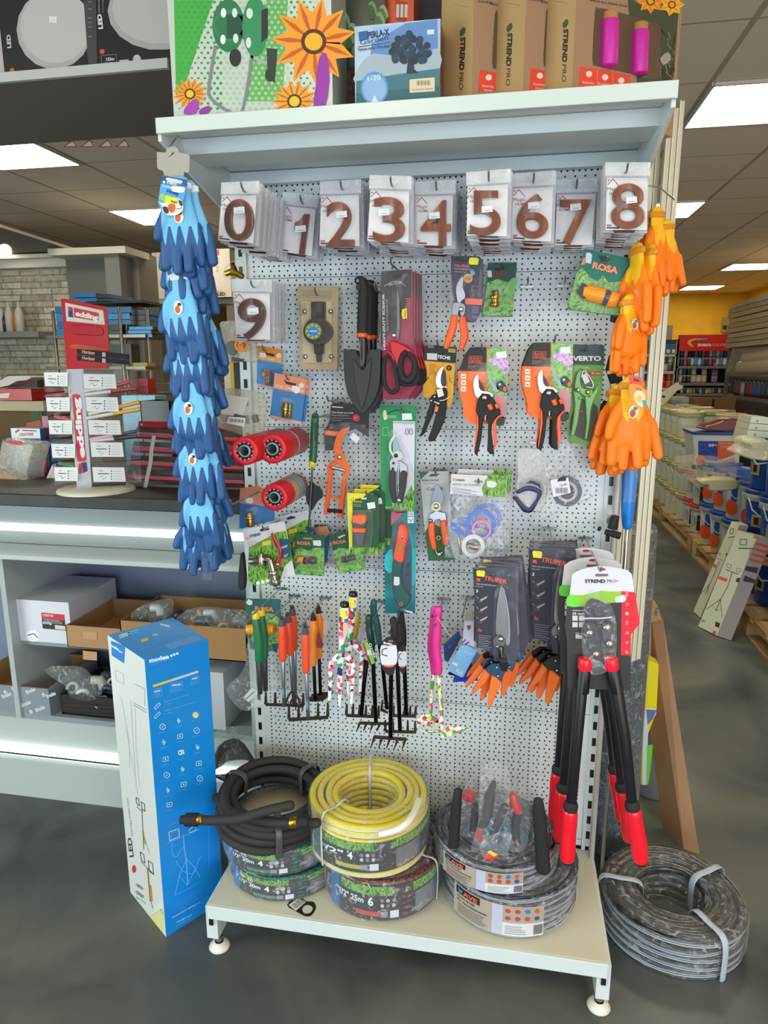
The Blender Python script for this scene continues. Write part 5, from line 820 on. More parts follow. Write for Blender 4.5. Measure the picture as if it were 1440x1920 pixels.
for i, (x, y_, s_, yy, lab) in enumerate(((400, 850, 1, -.27, 'white, black and orange oval card tag on the front black rake'), (515, 880, .75, -.21, 'white and orange oval card tag on the second black rake'))):
    def T(s2): v = [float(t) for t in s2.split()]; return ' '.join('%f' % ((c-400)*(s_ if s_ == 1 else .5)+x if j % 2 == 0 else (c-850)*s_+y_) for j, c in enumerate(v))
    item('hang_tag', lab, 'tag', 'p', yy, [('tag', [('p', T('355 720 400 690 440 715 465 760 475 860 462 930 440 1000 400 1020 365 990 335 930 325 820 335 760'), 0, 1, '1f1c1e', 2), ('p', T('338 765 400 770 462 765 472 860 460 925 400 935 340 925 328 830'), .6, .4, 'd4d2da', 2), ('p', T('350 928 400 936 455 926 440 945 400 952 362 945'), .8, .4, 'e0662a'), ('w', T('390 790 350 800 345 840 390 855'), 1.2, 9*s_, '3a4a4a', 3)] + ([('t', '355 752 425 762 20', 1.2, 'Bradas', 'd8d8dc', .04), ('p', '398 722 438 726 436 735 400 732', 1.2, .3, 'e0703a')] if i == 0 else []))])
hook(685, 1183, .25, 'steel hook carrying the dark green rake'); hook(728, 1190, .29, 'steel hook carrying the black rakes')
item('hang_tag', 'pale grey card tags hanging between the floral fork and the green rake', 'tag', 'p', -.12, [('tag', [('p', '175 560 205 620 190 700 150 780 120 740 150 640', 0, 1, 'a8a8b0')])])
item('yellow_handled_tool', 'tool with a dull yellow handle almost hidden behind the floral forks', 'hand tool', 'p', -.10, [('grip', [('u', '140 500 130 580 118 700', 0, [6, 8, 7], 'g:c8a01c', 3)])])
# pink-handled flowered tools
for i, (dx, y) in enumerate(((0, -.20), (-35, -.15))):
    def T(s_): v = [float(t) for t in s_.split()]; return ' '.join('%f' % (c+(dx if j % 2 == 0 else 0)) for j, c in enumerate(v))
    item('floral_hand_hoe', ('bright pink handled hoe with a flowered shaft and pointed blade, front one', 'flowered hand rake with pink handle behind the pink-handled hoe')[i], 'hand hoe', 'p', y, [
     ('pink_handle', [('u', T('820 460 815 520 812 600 805 700 800 800 815 900 820 990'), 0, [10, 10, 11, 12.5, 12, 11.5, 10], 'r:dc2f8c', 3, .8), ('c', T('802 520')+' 9', 11, 2, '5a0a30')]),
     ('flowered_shaft', [('u', T('822 1000 832 1150 845 1300 850 1480') if i == 0 else '775 1000 762 1150 755 1350', 0, [5.5, 5.5, 5, 4], 'floral_print_green', 2)]),
     ('hoe_blade' if i == 0 else 'rake_head', [('p', '845 1545 850 1490 880 1460 960 1450 1070 1465 1010 1500 930 1525 870 1545', 2, 3, 'floral_print_green', 0, .5)] if i == 0 else [('p', '640 1380 700 1340 820 1380 860 1400 820 1420 700 1400 640 1460 700 1490 850 1480 850 1500 720 1508 640 1468', 0, 3, 'floral_print_green'), ('p', '690 1400 720 1395 760 1430 820 1395 820 1420 760 1450 700 1440', 0, 3, 'floral_print_green')])] + ([('cord', [('u', '805 515 850 590 900 660 930 690', 14, .8, 'c8b890', 2)])] if i == 0 else []), 'pink flowered tools')
hook(814, 1176, .24, 'steel hook carrying the pink flowered tools')
# blue brushes with light blue tags
for i, (pts, c, y, lab) in enumerate((('940 1078 960 1020 1010 980 1080 930 1125 880 1150 1065', '1c2ab0', -.15, 'bright blue brush hanging under the light blue tag'), ('862 760 990 640 1010 700 900 910 868 890', '2f4f86', -.08, 'dark blue card behind the blue brushes'), ('905 1015 1000 960 1090 1000 960 1025', '151a2a', -.13, 'dark brush edge left of the bright blue brush'))):
    item('hand_brush' if i != 1 else 'card_tag', lab, 'brush' if i != 1 else 'tag', 'p', y, [('bristles' if i != 1 else 'card', [('p', pts, 0, 22 if i != 1 else 1, ('k:' if i != 1 else '')+c, 0, 1)] + ([('w', '%d %d %d %d' % (960+q*16, 1066, 985+q*14, 1045), .6, 2, '141d80') for q in range(11)] if i == 0 else [('w', '900 790 925 760', 1, 6, '7a9ac0')] if i == 1 else []))])
item('hang_tag', 'light blue square card tag with a small barcode, on the blue brushes', 'tag', 'p', -.17, [('tag', [('p', '1010 765 1060 765 1145 810 1030 1030 1010 1035 890 975 895 960', 0, 1, '7ab0dc'), ('p', '978 960 1028 990 1010 1012 965 985', .6, .3, 'c4d4e4'), ('p', '940 900 985 925 975 945 935 920', .6, .3, 'd4dce4'), ('t', '1030 830 1120 850 30', .6, 'tool', 'a4c8e4', .02)] + [('w', '%d %d %d %d' % (985+q*6, 968+q*3, 975+q*6, 985+q*3), 1, 2, '3a4a5c') for q in range(6)])])
item('hang_tag', 'second light blue tag fanned out behind the barcode tag', 'tag', 'p', -.155, [('tag', [('p', '1120 800 1225 885 1150 960 1130 975 1060 850', 0, 1, '6aa6d4')])])
item('hang_tag', 'white folded card with dark stripes hanging above the light blue tag', 'tag', 'p', -.16, [('tag', [('p', '1040 560 1120 560 1135 700 1120 800 1020 770 1030 640', 0, 1.5, 'c4c2d0'), ('w', '1020 745 1050 715', .8, 9, '2a2c7a'), ('w', '1045 755 1080 735', .8, 9, '2a2c7a'), ('p', '1055 600 1090 595 1092 620 1070 640', .8, .3, '5a5a6c'), ('p', '1050 470 1112 480 1118 560 1040 560', -2, 1, '9a948c')])])
hook(866, 1160, .19, 'steel hook carrying the blue brushes')
# black fittings at the right edge
for lab, k_, y, ops in (('black ribbed hose coupling with a small label, right of the big orange connector', 'x', -.10, [('u', '270 590 255 690 240 760', 0, [13, 17, 15], 'k:1a191b'), ('u', '240 760 190 800 180 825', 2, [13, 11, 7], 'k:201f22'), ('p', '222 770 285 730 290 745 232 785', 19, .5, 'b8b8b0')]),
  ('black ribbed hose coupling with a small label, right of the green pruner', 'x', -.10, [('u', '240 870 240 1000', 0, [4, 4], 'k:1a191b'), ('u', '195 1060 185 1150 205 1240', 2, [14, 19, 15], 'k:1d1c1f')] + [('u', '%d %d %d %d' % (150, 1090+q*26, 235, 1080+q*26), 16, 3, 'k:141315') for q in range(4)] + [('p', '140 1165 212 1150 212 1175 142 1188', 22, .5, 'c0c0b8')]),
  ('black tube fitting behind the lowest orange gloves', 'x', -.08, [('u', '150 1385 90 1490', 0, [13, 12], 'k:1a191b')])):
    item('black_coupling', lab, 'hose fitting', k_, y, [('body', ops)])
item('black_coupling', 'black cap fitting in a clear bag beside the blue handle', 'hose fitting', 'H', -.06, [('body', [('u', '495 470 470 590', 0, [12, 13], 'k:1c1b1e'), ('u', '400 625 545 665', 4, [7, 10], 'k:161518'), ('u', '330 590 350 600', 6, 6, 'k:141316')] + [('u', '%d %d %d %d' % (455, 490+q*22, 520, 500+q*22), 10, 2, 'k:121113') for q in range(4)]), ('clear_bag', [('p', '420 380 470 400 480 560 440 640 350 640 380 560', 4, 6, 'f:cccccc', 2)])])
# ============================================================ GLOVES
def glove_mat(key, light, dark, zb, spread, xlim):
    m, N, L, b = nmat(key)
    tc = N.new('ShaderNodeTexCoord'); s = N.new('ShaderNodeSeparateXYZ'); L.new(tc.outputs['Object'], s.inputs[0]); X, Y, Z = s.outputs
    # tongues of the knitted back run down the middle of each finger; the dip covers the rest
    a = grid_mask(N, L, X, .026, .013, 0); tongue = math_(N, L, 'MULTIPLY', math_(N, L, 'MAXIMUM', math_(N, L, 'SUBTRACT', .010, a), 0.0), spread)
    edge = math_(N, L, 'SUBTRACT', zb, tongue)
    h = math_(N, L, 'GREATER_THAN', Z, edge)
    side = math_(N, L, 'LESS_THAN', math_(N, L, 'ABSOLUTE', X), xlim)
    h = math_(N, L, 'MULTIPLY', h, math_(N, L, 'MAXIMUM', side, math_(N, L, 'GREATER_THAN', Z, zb+.045)))
    back = math_(N, L, 'LESS_THAN', Y, .012); h = math_(N, L, 'MULTIPLY', h, back)
    mx = N.new('ShaderNodeMix'); mx.data_type = 'RGBA'; L.new(h, mx.inputs[0]); mx.inputs[6].default_value = lin(dark); mx.inputs[7].default_value = lin(light)
    L.new(mx.outputs[2], b.inputs['Base Color']); b.inputs['Roughness'].default_value = .55
    no = N.new('ShaderNodeTexNoise'); no.inputs['Scale'].default_value = 70; L.new(tc.outputs['Object'], no.inputs[0])
    bp = N.new('ShaderNodeBump'); bp.inputs[0].default_value = .15; bp.inputs[1].default_value = .003; L.new(no.outputs[0], bp.inputs['Height']); L.new(bp.outputs[0], b.inputs['Normal'])
    return m
glove_mat('blue_glove', '69b4e2', '1d4f86', -.094, 4.4, .043)
glove_mat('orange_glove', 'f6b80c', 'f87a00', -.070, 1.6, .026)
def glove_mesh(kind, v):
    b = MB(); R = random.Random(v*7+3)
    fx = (-.038, -.013, .013, .037); ln = (.066, .078, .074, .058)
    cw = .029 if kind == 'blue_glove' else .026
    b.tube([(0, 0, 0), (0, 0, -.03), (0, 0, -.055), (0, 0, -.09), (0, 0, -.118)], [cw, cw, .036, .045, .044], kind, 20, flat=.36)
    for x, l in zip(fx, ln):
        sp = x*(.22+R.uniform(-.1, .12)); bd = R.uniform(-.012, .014)
        b.tube([(x, 0, -.095), (x+sp*.35, bd*.2, -.118), (x+sp*.7, bd*.6, -.118-l*.5), (x+sp, bd, -.118-l)], [.0148, .0142, .0138, .0125], kind, 12, flat=.85)
    tsp = R.uniform(.9, 1.35)
    b.tube([(-.018, 0, -.045), (-.036, -.004, -.066), (-.050*tsp, -.010, -.094), (-.056*tsp, -.012, -.118)], [.017, .0155, .0135, .0115], kind, 12, flat=.85)
    o = b.build('t'); md = o.modifiers.new('r', 'REMESH'); md.mode = 'VOXEL'; md.voxel_size = .0034; ms = o.modifiers.new('s', 'SMOOTH'); ms.factor = .5; ms.iterations = 3
    loc = V(o.location); me = bpy.data.meshes.new_from_object(o.evaluated_get(bpy.context.evaluated_depsgraph_get()))
    bpy.data.objects.remove(o)
    for v_ in me.vertices: v_.co += loc
    me.polygons.foreach_set('use_smooth', [True]*len(me.polygons)); me.name = kind
    if not me.materials: me.materials.append(MATS[kind])
    return me
GM = {k: [glove_mesh(k, i) for i in range(4)] for k in ('blue_glove', 'orange_glove')}
def cuff_mesh(c): 
    b = MB(); b.tube([(0, 0, .004), (0, 0, -.006)], [.0315, .0315], c, 20, flat=.38, cap=.1); o = b.build('t'); me = o.data.copy()
    for v_ in me.vertices: v_.co += V(o.location)
    bpy.data.objects.remove(o); return me
CUF = {'blue_glove': cuff_mesh('k:d8dce0'), 'orange_glove': cuff_mesh('k:d88a20')}
def patch_mesh(cs, z):
    b = MB(); y = -.0172
    b.add([(.013*cos(a)*.95, y, z+.016*sin(a)) for a in [i*pi/9 for i in range(18)]], [tuple(range(18))[::-1]], 'c:dcd6cc')
    b.add([(-.002+.007*cos(a), y-.0004, z-.004+.009*sin(a)) for a in [i*pi/7 for i in range(14)]], [tuple(range(14))[::-1]], cs[0])
    b.add([(.004+.005*cos(a), y-.0006, z+.007+.004*sin(a)) for a in [i*pi/7 for i in range(14)]], [tuple(range(14))[::-1]], cs[1])
    o = b.build('t'); me = o.data.copy()
    for v_ in me.vertices: v_.co += V(o.location)
    bpy.data.objects.remove(o); return me
PAT = {'blue_glove': patch_mesh(('c:c8622a', 'c:3a302c'), -.072), 'orange_glove': patch_mesh(('c:b05a3a', 'c:4a8aa0'), -.062)}
def pair(kind, px, py, y, lab, grp, tilt=0, rz=0, s=1.0, v=0, patch=True):      # hanging point of the cuffs
    P = at(px, py, y=y); t = thing('glove_pair', lab, 'gloves', P, grp); t.rotation_euler = (0, tilt, rz); t.scale = (s, s, s)
    for i, (dx, dy, dz, a, fl) in enumerate(((0, 0, 0, 0, 1), (.010, .026, -.004, .10, -1))):
        o = bpy.data.objects.new('glove', GM[kind][(v+i) % 4]); COL.objects.link(o); o.parent = t; o.location = (dx, dy, dz); o.rotation_euler = (0, a*(1 if v % 2 else -1), .15*i*(1 if v % 2 else -1))
        c = bpy.data.objects.new('cuff', CUF[kind]); COL.objects.link(c); c.parent = o
        if patch and i == 0: c = bpy.data.objects.new('printed_patch', PAT[kind]); COL.objects.link(c); c.parent = o
    return t
# the blue string: pairs clipped one under the other, each row covering the cuffs of the next
BL = [(336, 345, 0, .00, 0), (340, 400, .03, .07, 1), (346, 442, .05, -.04, 2), (336, 515, .03, .05, 3), (352, 556, .075, .10, 0), (350, 600, .05, .02, 1), (348, 640, .09, .12, 2), (358, 706, .055, -.02, 3), (362, 752, .09, .08, 1), (366, 806, .07, -.03, 0), (364, 852, .10, .10, 2), (372, 900, .08, .02, 3), (374, 946, .11, -.06, 1)]
BLab = ['topmost pair of blue gloves under the printed header card', 'second pair of blue gloves on the string, its fingertips left of the header pair', 'blue glove pair with the patch seen just below the top rows', 'blue glove pair with a thumb sticking out left beside number 9', 'blue glove pair behind the one with the wide thumb', 'blue glove pair level with the orange connector cards', 'blue glove pair level with the clear barcode bag, partly behind', 'blue glove pair with the large light blue back at mid string', 'blue glove pair half hidden level with the upper red rolls', 'blue glove pair level with the lower red roll', 'blue glove pair partly behind, just below the worktop edge', 'blue glove pair in front of the upper light strip', 'lowest blue glove pair, fingertips ending below the ledge']
for i, (px, py, dy, tl, v) in enumerate(BL):
    pair('blue_glove', px, py+4, -.425+dy, BLab[i], 'string of blue gloves', -tl, .12*(-1)**i, (.86 if i not in (3, 7) else .92), v, i in (0, 2, 3, 7, 9))
for i, (px, py, dy, tl, v) in enumerate([(366, 570, .12, -.10, 2), (368, 635, .12, -.08, 1), (372, 755, .14, -.06, 0), (380, 860, .14, -.08, 3), (382, 935, .14, -.08, 2)]):
    pair('blue_glove', px, py, -.37+dy, 'blue glove pair at the right rear of the string ' + ('level with the boxed timer', 'level with the knitted middle rows', 'level with the left red roll', 'level with the counter worktop', 'beside the lowest pair')[i], 'string of blue gloves', tl, .9, .95, v, False)
P0 = at(322, 262, y=-.38)
st = thing('display_strip', 'clear plastic hanging strip with a cross-shaped tab carrying the blue gloves', 'display strip', P0)
b = MB(); b.poly(K('g', '145 150 160 148 215 155 225 120 268 102 310 118 325 155 400 170 408 190 405 300 395 315 362 310 360 370 205 345 195 300 160 290 148 270'), -.395, .0012, 'g:a49f94'); b.poly(ell(323, 287, 2.6, n=10), -.3956, .0004, '4a4238'); b.build('hang_tab', st)
b = MB(); b.box((P0.x+.004, -.34, 1.48), (.024, .0012, .86), 'b:c9ccd0'); b.build('strip', st)
b = MB(); b.tube([(P0.x, -.36, 2.045), (P0.x-.004, -.385, 2.02), (P0.x, -.396, 2.0), at(323, 286, y=-.398)], .0016, 's:c8c8c8', 8); b.build('wire_hook', st)
hc = item('header_card', 'blue printed header card with a yellow price sticker on the top blue gloves', 'card', 'g', -.445, [
 ('card', [('p', '190 335 388 372 384 440 350 560 358 600 300 655 230 650 175 610 155 555 172 430', -1, .8, '4a9ad8', 0), ('p', '190 335 388 372 385 428 180 402', -.4, .4, '1a4a8a'), ('p', '220 360 240 355 345 378 345 398 325 402 228 380', 0, .6, 'c8c8c4', 2), ('t', '222 402 305 416 20', 0, 'STREND', 'e4ecf2', .03), ('t', '312 418 368 427 18', 0, 'PRO', '5a92cc'), ('p', '196 378 214 384 210 404 192 396', 0, .3, 'e0e8f0'), ('t', '188 428 262 440 20', 0, 'Detske', 'd4e8f4'), ('p', '270 422 358 432 368 450 355 475 285 468 262 450', .4, .4, 'dfe4ea', 2), ('t', '222 470 318 498 26', 0, 'Hosty', '17407c', .05),
   ('p', '160 545 185 580 190 620 230 655 300 655 350 620 355 560 320 520 250 515 200 560', 0, .5, 'd8d4cc', 2), ('p', '235 580 260 560 292 575 288 620 262 635 240 615', .5, .4, 'cc5a22', 2), ('p', '190 590 228 590 240 635 210 640', .5, .4, '3a2a24', 2), ('p', '318 535 345 545 352 580 330 575', .5, .4, '3a3030', 2), ('w', '300 600 330 605 345 590', .8, 4, '2a2220', 2)]),
 ('price_sticker', [('p', '178 484 310 520 302 568 196 545 168 510', 1.5, .4, 'd8d61c'), ('p', '178 484 212 494 206 548 168 515', 2, .3, '8ac05a', 2), ('t', '252 548 300 562 16', 2.2, '7080', '3a3a20', .02)], None, 'yellow price sticker')])
# orange gloves at the right edge, on a strip beside the upright
OR = [(1232, 402, -.10, -.08, .7, 0, .80), (1250, 425, -.02, -.14, .5, 2, .76), (1194, 472, -.14, -.13, -1.1, 1, .90), (1182, 566, -.16, -.12, .5, 3, .80), (1184, 722, -.20, -.05, .2, 0, .95), (1160, 735, -.12, .10, .4, 2, .86), (1146, 765, -.10, .05, -.9, 1, .82)]
OL = ['uppermost orange glove pair beside number 8', 'orange glove pair overlapping the uppermost one, farther right', 'long orange glove pair hanging left below the uppermost ones', 'orange and yellow glove pair with a pink band, middle of the string', 'large orange and yellow glove pair with the printed card, lower group', 'orange glove pair behind the printed-card pair', 'lowest orange glove pair at the left, nearest the board']
for i, (px, py, y, tl, rz, v, s) in enumerate(OR):
    pair('orange_glove', px, py, y, OL[i], 'string of orange gloves', tl, rz, s, v, i in (3, 4))
og = thing('display_strip', 'long clear plastic strip carrying the orange gloves beside the right upright', 'display strip', (1.035, -.10, 1.95))
b = MB(); b.box((1.036, -.08, 1.60), (.03, .0014, .74), 'b:d0d2d4'); b.build('strip', og)
b = MB(); b.tube([(1.0, -.01, 1.97), (1.03, -.06, 1.975), (1.05, -.10, 1.96), (1.075, -.14, 1.925)], .0016, 's:b8b8b0', 8); b.build('wire_hook', og)
item('header_card', 'small orange header card with round cartoon picture on the lower orange gloves', 'card', 'x', -.255, [('card', [('p', '285 1185 375 1210 385 1260 300 1250', -.5, .8, 'd8452a'), ('p', '300 1245 420 1300 410 1400 380 1430 330 1400 300 1330', -.5, .8, 'ee8a1c', 2), ('p', '325 1330 360 1290 400 1320 405 1370 385 1415 345 1390', 0, .5, 'd8c8b0', 2), ('p', '345 1345 375 1335 385 1370 360 1385', .5, .4, 'd8b82a', 2), ('p', '385 1370 412 1368 415 1400 400 1420', .5, .4, '2a9aa8', 2), ('t', '340 1295 380 1300 16', 0, 'Kids', 'c83a1a', .04), ('p', '325 1215 365 1225 362 1240 325 1232', 0, .4, '5a2018')])])
item('header_card', 'small pale orange header card on the middle orange gloves', 'card', 'x', -.175, [('card', [('p', '325 605 375 600 385 640 440 790 435 830 405 800 360 680', 0, .8, 'd0724a')])])
# ============================================================ HOSES ON THE BASE SHELF AND ON THE FLOOR
ZS = .170
def stripes(key, cols, n, z=True, rough=.35):
    return ramp_mat(key, cols, n, 0, rough, stretch=(.02, .02, 1) if z else (1, 1, 1), bump=.02)
ramp_mat('mesh_hose', ['101216', '3c4048', '1a1c22', '6a707c'], 150, 1, .22, stretch=(.18, .18, 2), pos=[.38, .5, .56, .72], bump=.2)
ramp_mat('red_black_hose', ['241c1c', '4a3634', '9a3a28', '6a5a58'], 180, 1, .3, stretch=(1, 1, 1.5), pos=[.35, .52, .66, .75], bump=.1)
ramp_mat('teal_hose', ['0f3a38', '17564e', '2a6a60'], 120, 1, .3, bump=.1)
ramp_mat('grass_band', ['24521a', '4f8a2a', '86b83c', '2e6420'], 170, 2, .4, stretch=(1, 1, .5), bump=0)
ramp_mat('silver_hose', ['16181d', '5a606c', '24262c', '9aa0ac'], 150, 1, .2, stretch=(.18, .18, 2), pos=[.36, .5, .58, .7], bump=.15)
def coil(b, c, ro, ri, h, r, mat, n=44, wob=.002, stripe=None, rows=None, tilt=None):
    """stacked and nested hose windings filling a ring ro..ri of height h"""
    nz = rows or max(1, round(h/(2*r))); nr = max(1, round((ro-ri)/(2*r)))
    for j in range(nz):
        for i in range(nr):
            if 0 < i < nr-1 and 0 < j < nz-1: continue
            R = ro-r-(i*(ro-ri-2*r)/max(1, nr-1)); z = r+j*(h-2*r)/max(1, nz-1); ph = random.random()*6
            vs = []; m = 8
            for k in range(n):
                a = 2*pi*k/n; w = wob*sin(3*a+ph); zz = z+wob*.7*sin(2*a+ph*2)
                for q in range(m):
                    t = 2*pi*q/m; p = V(((R+w+r*cos(t))*cos(a), (R+w+r*cos(t))*sin(a), zz+r*sin(t)))
                    if tilt: p = tilt@p
                    vs.append(V(c)+p)
            fs = [(k*m+q, ((k+1) % n)*m+q, ((k+1) % n)*m+(q+1) % m, k*m+(q+1) % m) for k in range(n) for q in range(m)]
            b.add(vs, fs, mat, True)
            if stripe and i == 0:
                vs = []
                for k in range(n):
                    a = 2*pi*k/n; w = wob*sin(3*a+ph); zz = z+wob*.7*sin(2*a+ph*2)
                    for t in (-.45, .35):
                        p = V(((R+w+r*1.03*cos(t))*cos(a), (R+w+r*1.03*cos(t))*sin(a), zz+r*1.03*sin(t)))
                        if tilt: p = tilt@p
                        vs.append(V(c)+p)
                b.add(vs, [(2*k, 2*((k+1) % n), 2*((k+1) % n)+1, 2*k+1) for k in range(n)], stripe, True)
    return b
A = radians
def band(t, c, R, z0, h, big, num, hue, a0=-137, a1=3, grass=True, box=None, sleeve=True, left='1a5a9a'):
    b = MB(); b.cylpatch(c, R, A(a0), A(a1), z0, z0+h, '26262a', 26)
    if left: b.cylpatch(c, R+.0005, A(a0), A(a0+14), z0, z0+h, left, 4)
    if grass:
        b.cylpatch(c, R+.0006, A(a0+16), A(a0+68), z0+h*.74, z0+h, 'grass_band', 12); b.cylpatch(c, R+.0006, A(a0+86), A(a1), z0+h*.74, z0+h, 'grass_band', 12)
    b.textcyl(big, c, R+.0012, A(a0+14), A(a0+40), z0+h*.48, h*.17, 'd8d8d8', .03); b.textcyl(num, c, R+.0012, A(a0+44), A(a0+49), z0+h*.44, h*.24, 'dcdcdc', .04)
    for i in range(6):
        aa = a0+57+(i % 3)*5.2; zc = z0+h*(.60-.15*(i//3)); b.add([(c[0]+(R+.0012)*cos(A(aa)+.03*cos(t_)), c[1]+(R+.0012)*sin(A(aa)+.03*cos(t_)), zc+.0055*sin(t_)) for t_ in [k*pi/6 for k in range(12)]], [tuple(range(12))], 'b8b8ba' if i % 2 else '77777c')
    b.cylpatch(c, R+.0009, A(a0+32), A(a0+56), z0+h*.12, z0+h*.26, hue, 6); b.cylpatch(c, R+.0009, A(a0+56), A(a0+62), z0+h*.10, z0+h*.28, '8a8a90', 3); b.cylpatch(c, R+.001, A(a0+64), A(a0+72), z0+h*.08, z0+h*.30, 'd0d2e0', 3)
    b.cylpatch(c, R+.0009, A(a0+88), A(a0+118), z0+h*.06, z0+h*.70, '55555c', 8)
    for i in range(12): b.cylpatch(c, R+.0013, A(a0+89), A(a0+110+random.random()*6), z0+h*(.10+i*.05), z0+h*(.115+i*.05), '98989e', 5)
    if hue in ('2a7a5a', '7a2a1c', 'b04a30'):
        for i in range(5): b.cylpatch(c, R+.0014, A(a0+75), A(a0+85), z0+h*(.1+i*.17), z0+h*(.2+i*.17), 'teal_hose' if hue == '2a7a5a' else 'red_black_hose', 3)
    b.build('paper_band', t)
def hose(name, lab, c, ro, ri, h, r, mat, bandargs=None, film=True, stripe=None, group=None, ties=(), rows=None):
    t = thing(name, lab, 'hose', c, group); b = MB(); coil(b, c, ro, ri, h, r, mat, stripe=stripe, rows=rows); b.build('coiled_hose', t)
    if bandargs: band(t, c, ro+.002, c[2]+h*.08, h*.84, *bandargs)
    if film:
        b = MB(); b.lathe([(ri-.004, .006), (ri-.004, h-.004), ((ro+ri)/2, h+.003), (ro+.004, h-.006), (ro+.007, h*.5), (ro+.004, .005)], c, 'f:dfe2e8', 40); b.build('shrink_film', t)
    if ties:
        for a in ties:
            b = MB()
            u = V((cos(A(a)), sin(A(a)), 0)); C_ = V(c); pts = [C_+u*(ri-.006)+V((0, 0, .01)), C_+u*(ri-.004)+V((0, 0, h)), C_+u*((ro+ri)/2)+V((0, 0, h+.005)), C_+u*(ro+.006)+V((0, 0, h-.003)), C_+u*(ro+.007)+V((0, 0, .01))]
            b.tube([tuple(q) for q in smooth([tuple(p) for p in pts], 4, False)], .004, 'g:c2c4c6', 6, flat=.25, side=u)
            b.build('tie_strap', t)
    return t
# left stack
c1 = (.145, -.205, ZS)
hose('garden_hose', 'blue-banded coiled garden hose at the bottom of the left stack on the base shelf', c1, .158, .095, .074, .009, 'teal_hose', ('1/2" 20m', '4', '2a7a5a'), ties=())
hose('garden_hose', 'coiled garden hose with 1/2" 20m band directly under the black hose', (.130, -.205, ZS+.076), .158, .095, .074, .009, 'teal_hose', ('1/2" 20m', '4', '2a7a5a'))
tag(MB().lathe([(0, 0), (.112, 0), (.112, .003), (0, .003)], (.118, -.205, ZS+.153), 'c:c4bb9c', 32).build('cardboard_disc'), 'cream round card showing in the centre of the black soaker hose coil', 'card')
c1b = V((.115, -.215, ZS+.152)); t = thing('soaker_hose', 'thick matt black soaker hose coil with brass end fittings on the left stack', 'hose', c1b)
TL_ = Matrix.Rotation(A(4), 3, 'Y') @ Matrix.Rotation(A(5), 3, 'X')
b = MB()
for R, z, r, ph in ((.150, .014, .0125, 0), (.146, .036, .0125, 1), (.124, .030, .0125, 2), (.148, .060, .0125, 3), (.122, .056, .0125, 4.2), (.137, .078, .0125, 5), (.112, .074, .0120, 1.5)):
    pts = [c1b+TL_@V(((R+.004*sin(2*a+ph))*cos(a), (R+.004*sin(2*a+ph))*.97*sin(a), z+.004*sin(a+ph))) for a in [2*pi*k/48 for k in range(49)]]
    b.tube(pts, r, 'k:2b2827', 10, cap=False)
b.build('coiled_hose', t)
P = [at(595, 1543, y=-.37), at(555, 1543, y=-.375), at(500, 1540, y=-.372), at(440, 1525, y=-.33), at(405, 1495, y=-.25)]
b = MB(); b.tube([V(q) for q in smooth([tuple(p) for p in P], 5, False)], .0122, 'k:2b2827', 12); b.build('hose_end', t)
P = [at(545, 1510, y=-.385), at(500, 1520, y=-.40), at(450, 1535, y=-.405), at(400, 1538, y=-.40), at(372, 1538, y=-.395)]
b = MB(); b.tube([V(q) for q in smooth([tuple(p) for p in P], 5, False)], .0122, 'k:2b2827', 12); b.build('hose_end', t)
for (x0, y0, x1, y1, yy, nm, rr, mm) in ((546, 1543, 560, 1541, -.38, 'brass_fitting', .0135, 's:c89a3a'), (560, 1541, 578, 1541, -.38, 'black_cap', .017, 'k:191819'), (380, 1537, 370, 1537, -.396, 'brass_fitting', .0135, 's:b88a34'), (370, 1537, 350, 1537, -.396, 'black_cap', .017, 'k:191819'), (352, 1537, 340, 1537, -.396, 'black_nozzle', .011, 'k:1d1c1c')):
    b = MB(); b.tube([at(x0, y0, y=yy), at((x0+x1)/2, (y0+y1)/2, y=yy), at(x1, y1, y=yy)], rr, mm, 14, cap=.15); o = b.build(nm, t)
for a in (58, 165, -66):
    b = MB()
    u = V((cos(A(a)), sin(A(a)), 0)); pts = [c1b+TL_@p for p in (u*.100+V((0, 0, .02)), u*.096+V((0, 0, .085)), u*.125+V((0, 0, .096)), u*.162+V((0, 0, .078)), u*.166+V((0, 0, .01)))]
    b.tube([V(q) for q in smooth([tuple(p) for p in pts], 4, False)], .009, 'r:4a4a4c', 8, flat=.15, side=u); b.build('velcro_strap', t)
# middle stack
c2 = (.430, -.222, ZS)
hose('garden_hose', 'brown and black coiled hose with 25m band under the yellow hose', c2, .160, .10, .118, .0095, 'red_black_hose', ('1/2" 25m', '6', 'b04a30'), ties=(-20,))
c2b = (.392, -.222, ZS+.122)
t = hose('garden_hose', 'bright yellow coiled hose with white stripes on top of the middle stack', c2b, .160, .082, .150, .0095, 'g:d6c52a', None, film=True, stripe='g:e2e4d4', ties=(100, -125))
band(t, c2b, .1625, c2b[2]+.022, .085, '1/2"', '4', 'a8a83a', a0=-142, a1=8, left='3a5a5a')
b = MB(); b.tube([V(q) for q in smooth([tuple(p) for p in (at(786, 1500, y=-.29), at(770, 1535, y=-.37), at(745, 1555, y=-.40), at(712, 1564, y=-.405))], 5, False)], .0088, 'g:dfe0d2', 10, cap=.1); b.build('hose_end', t)
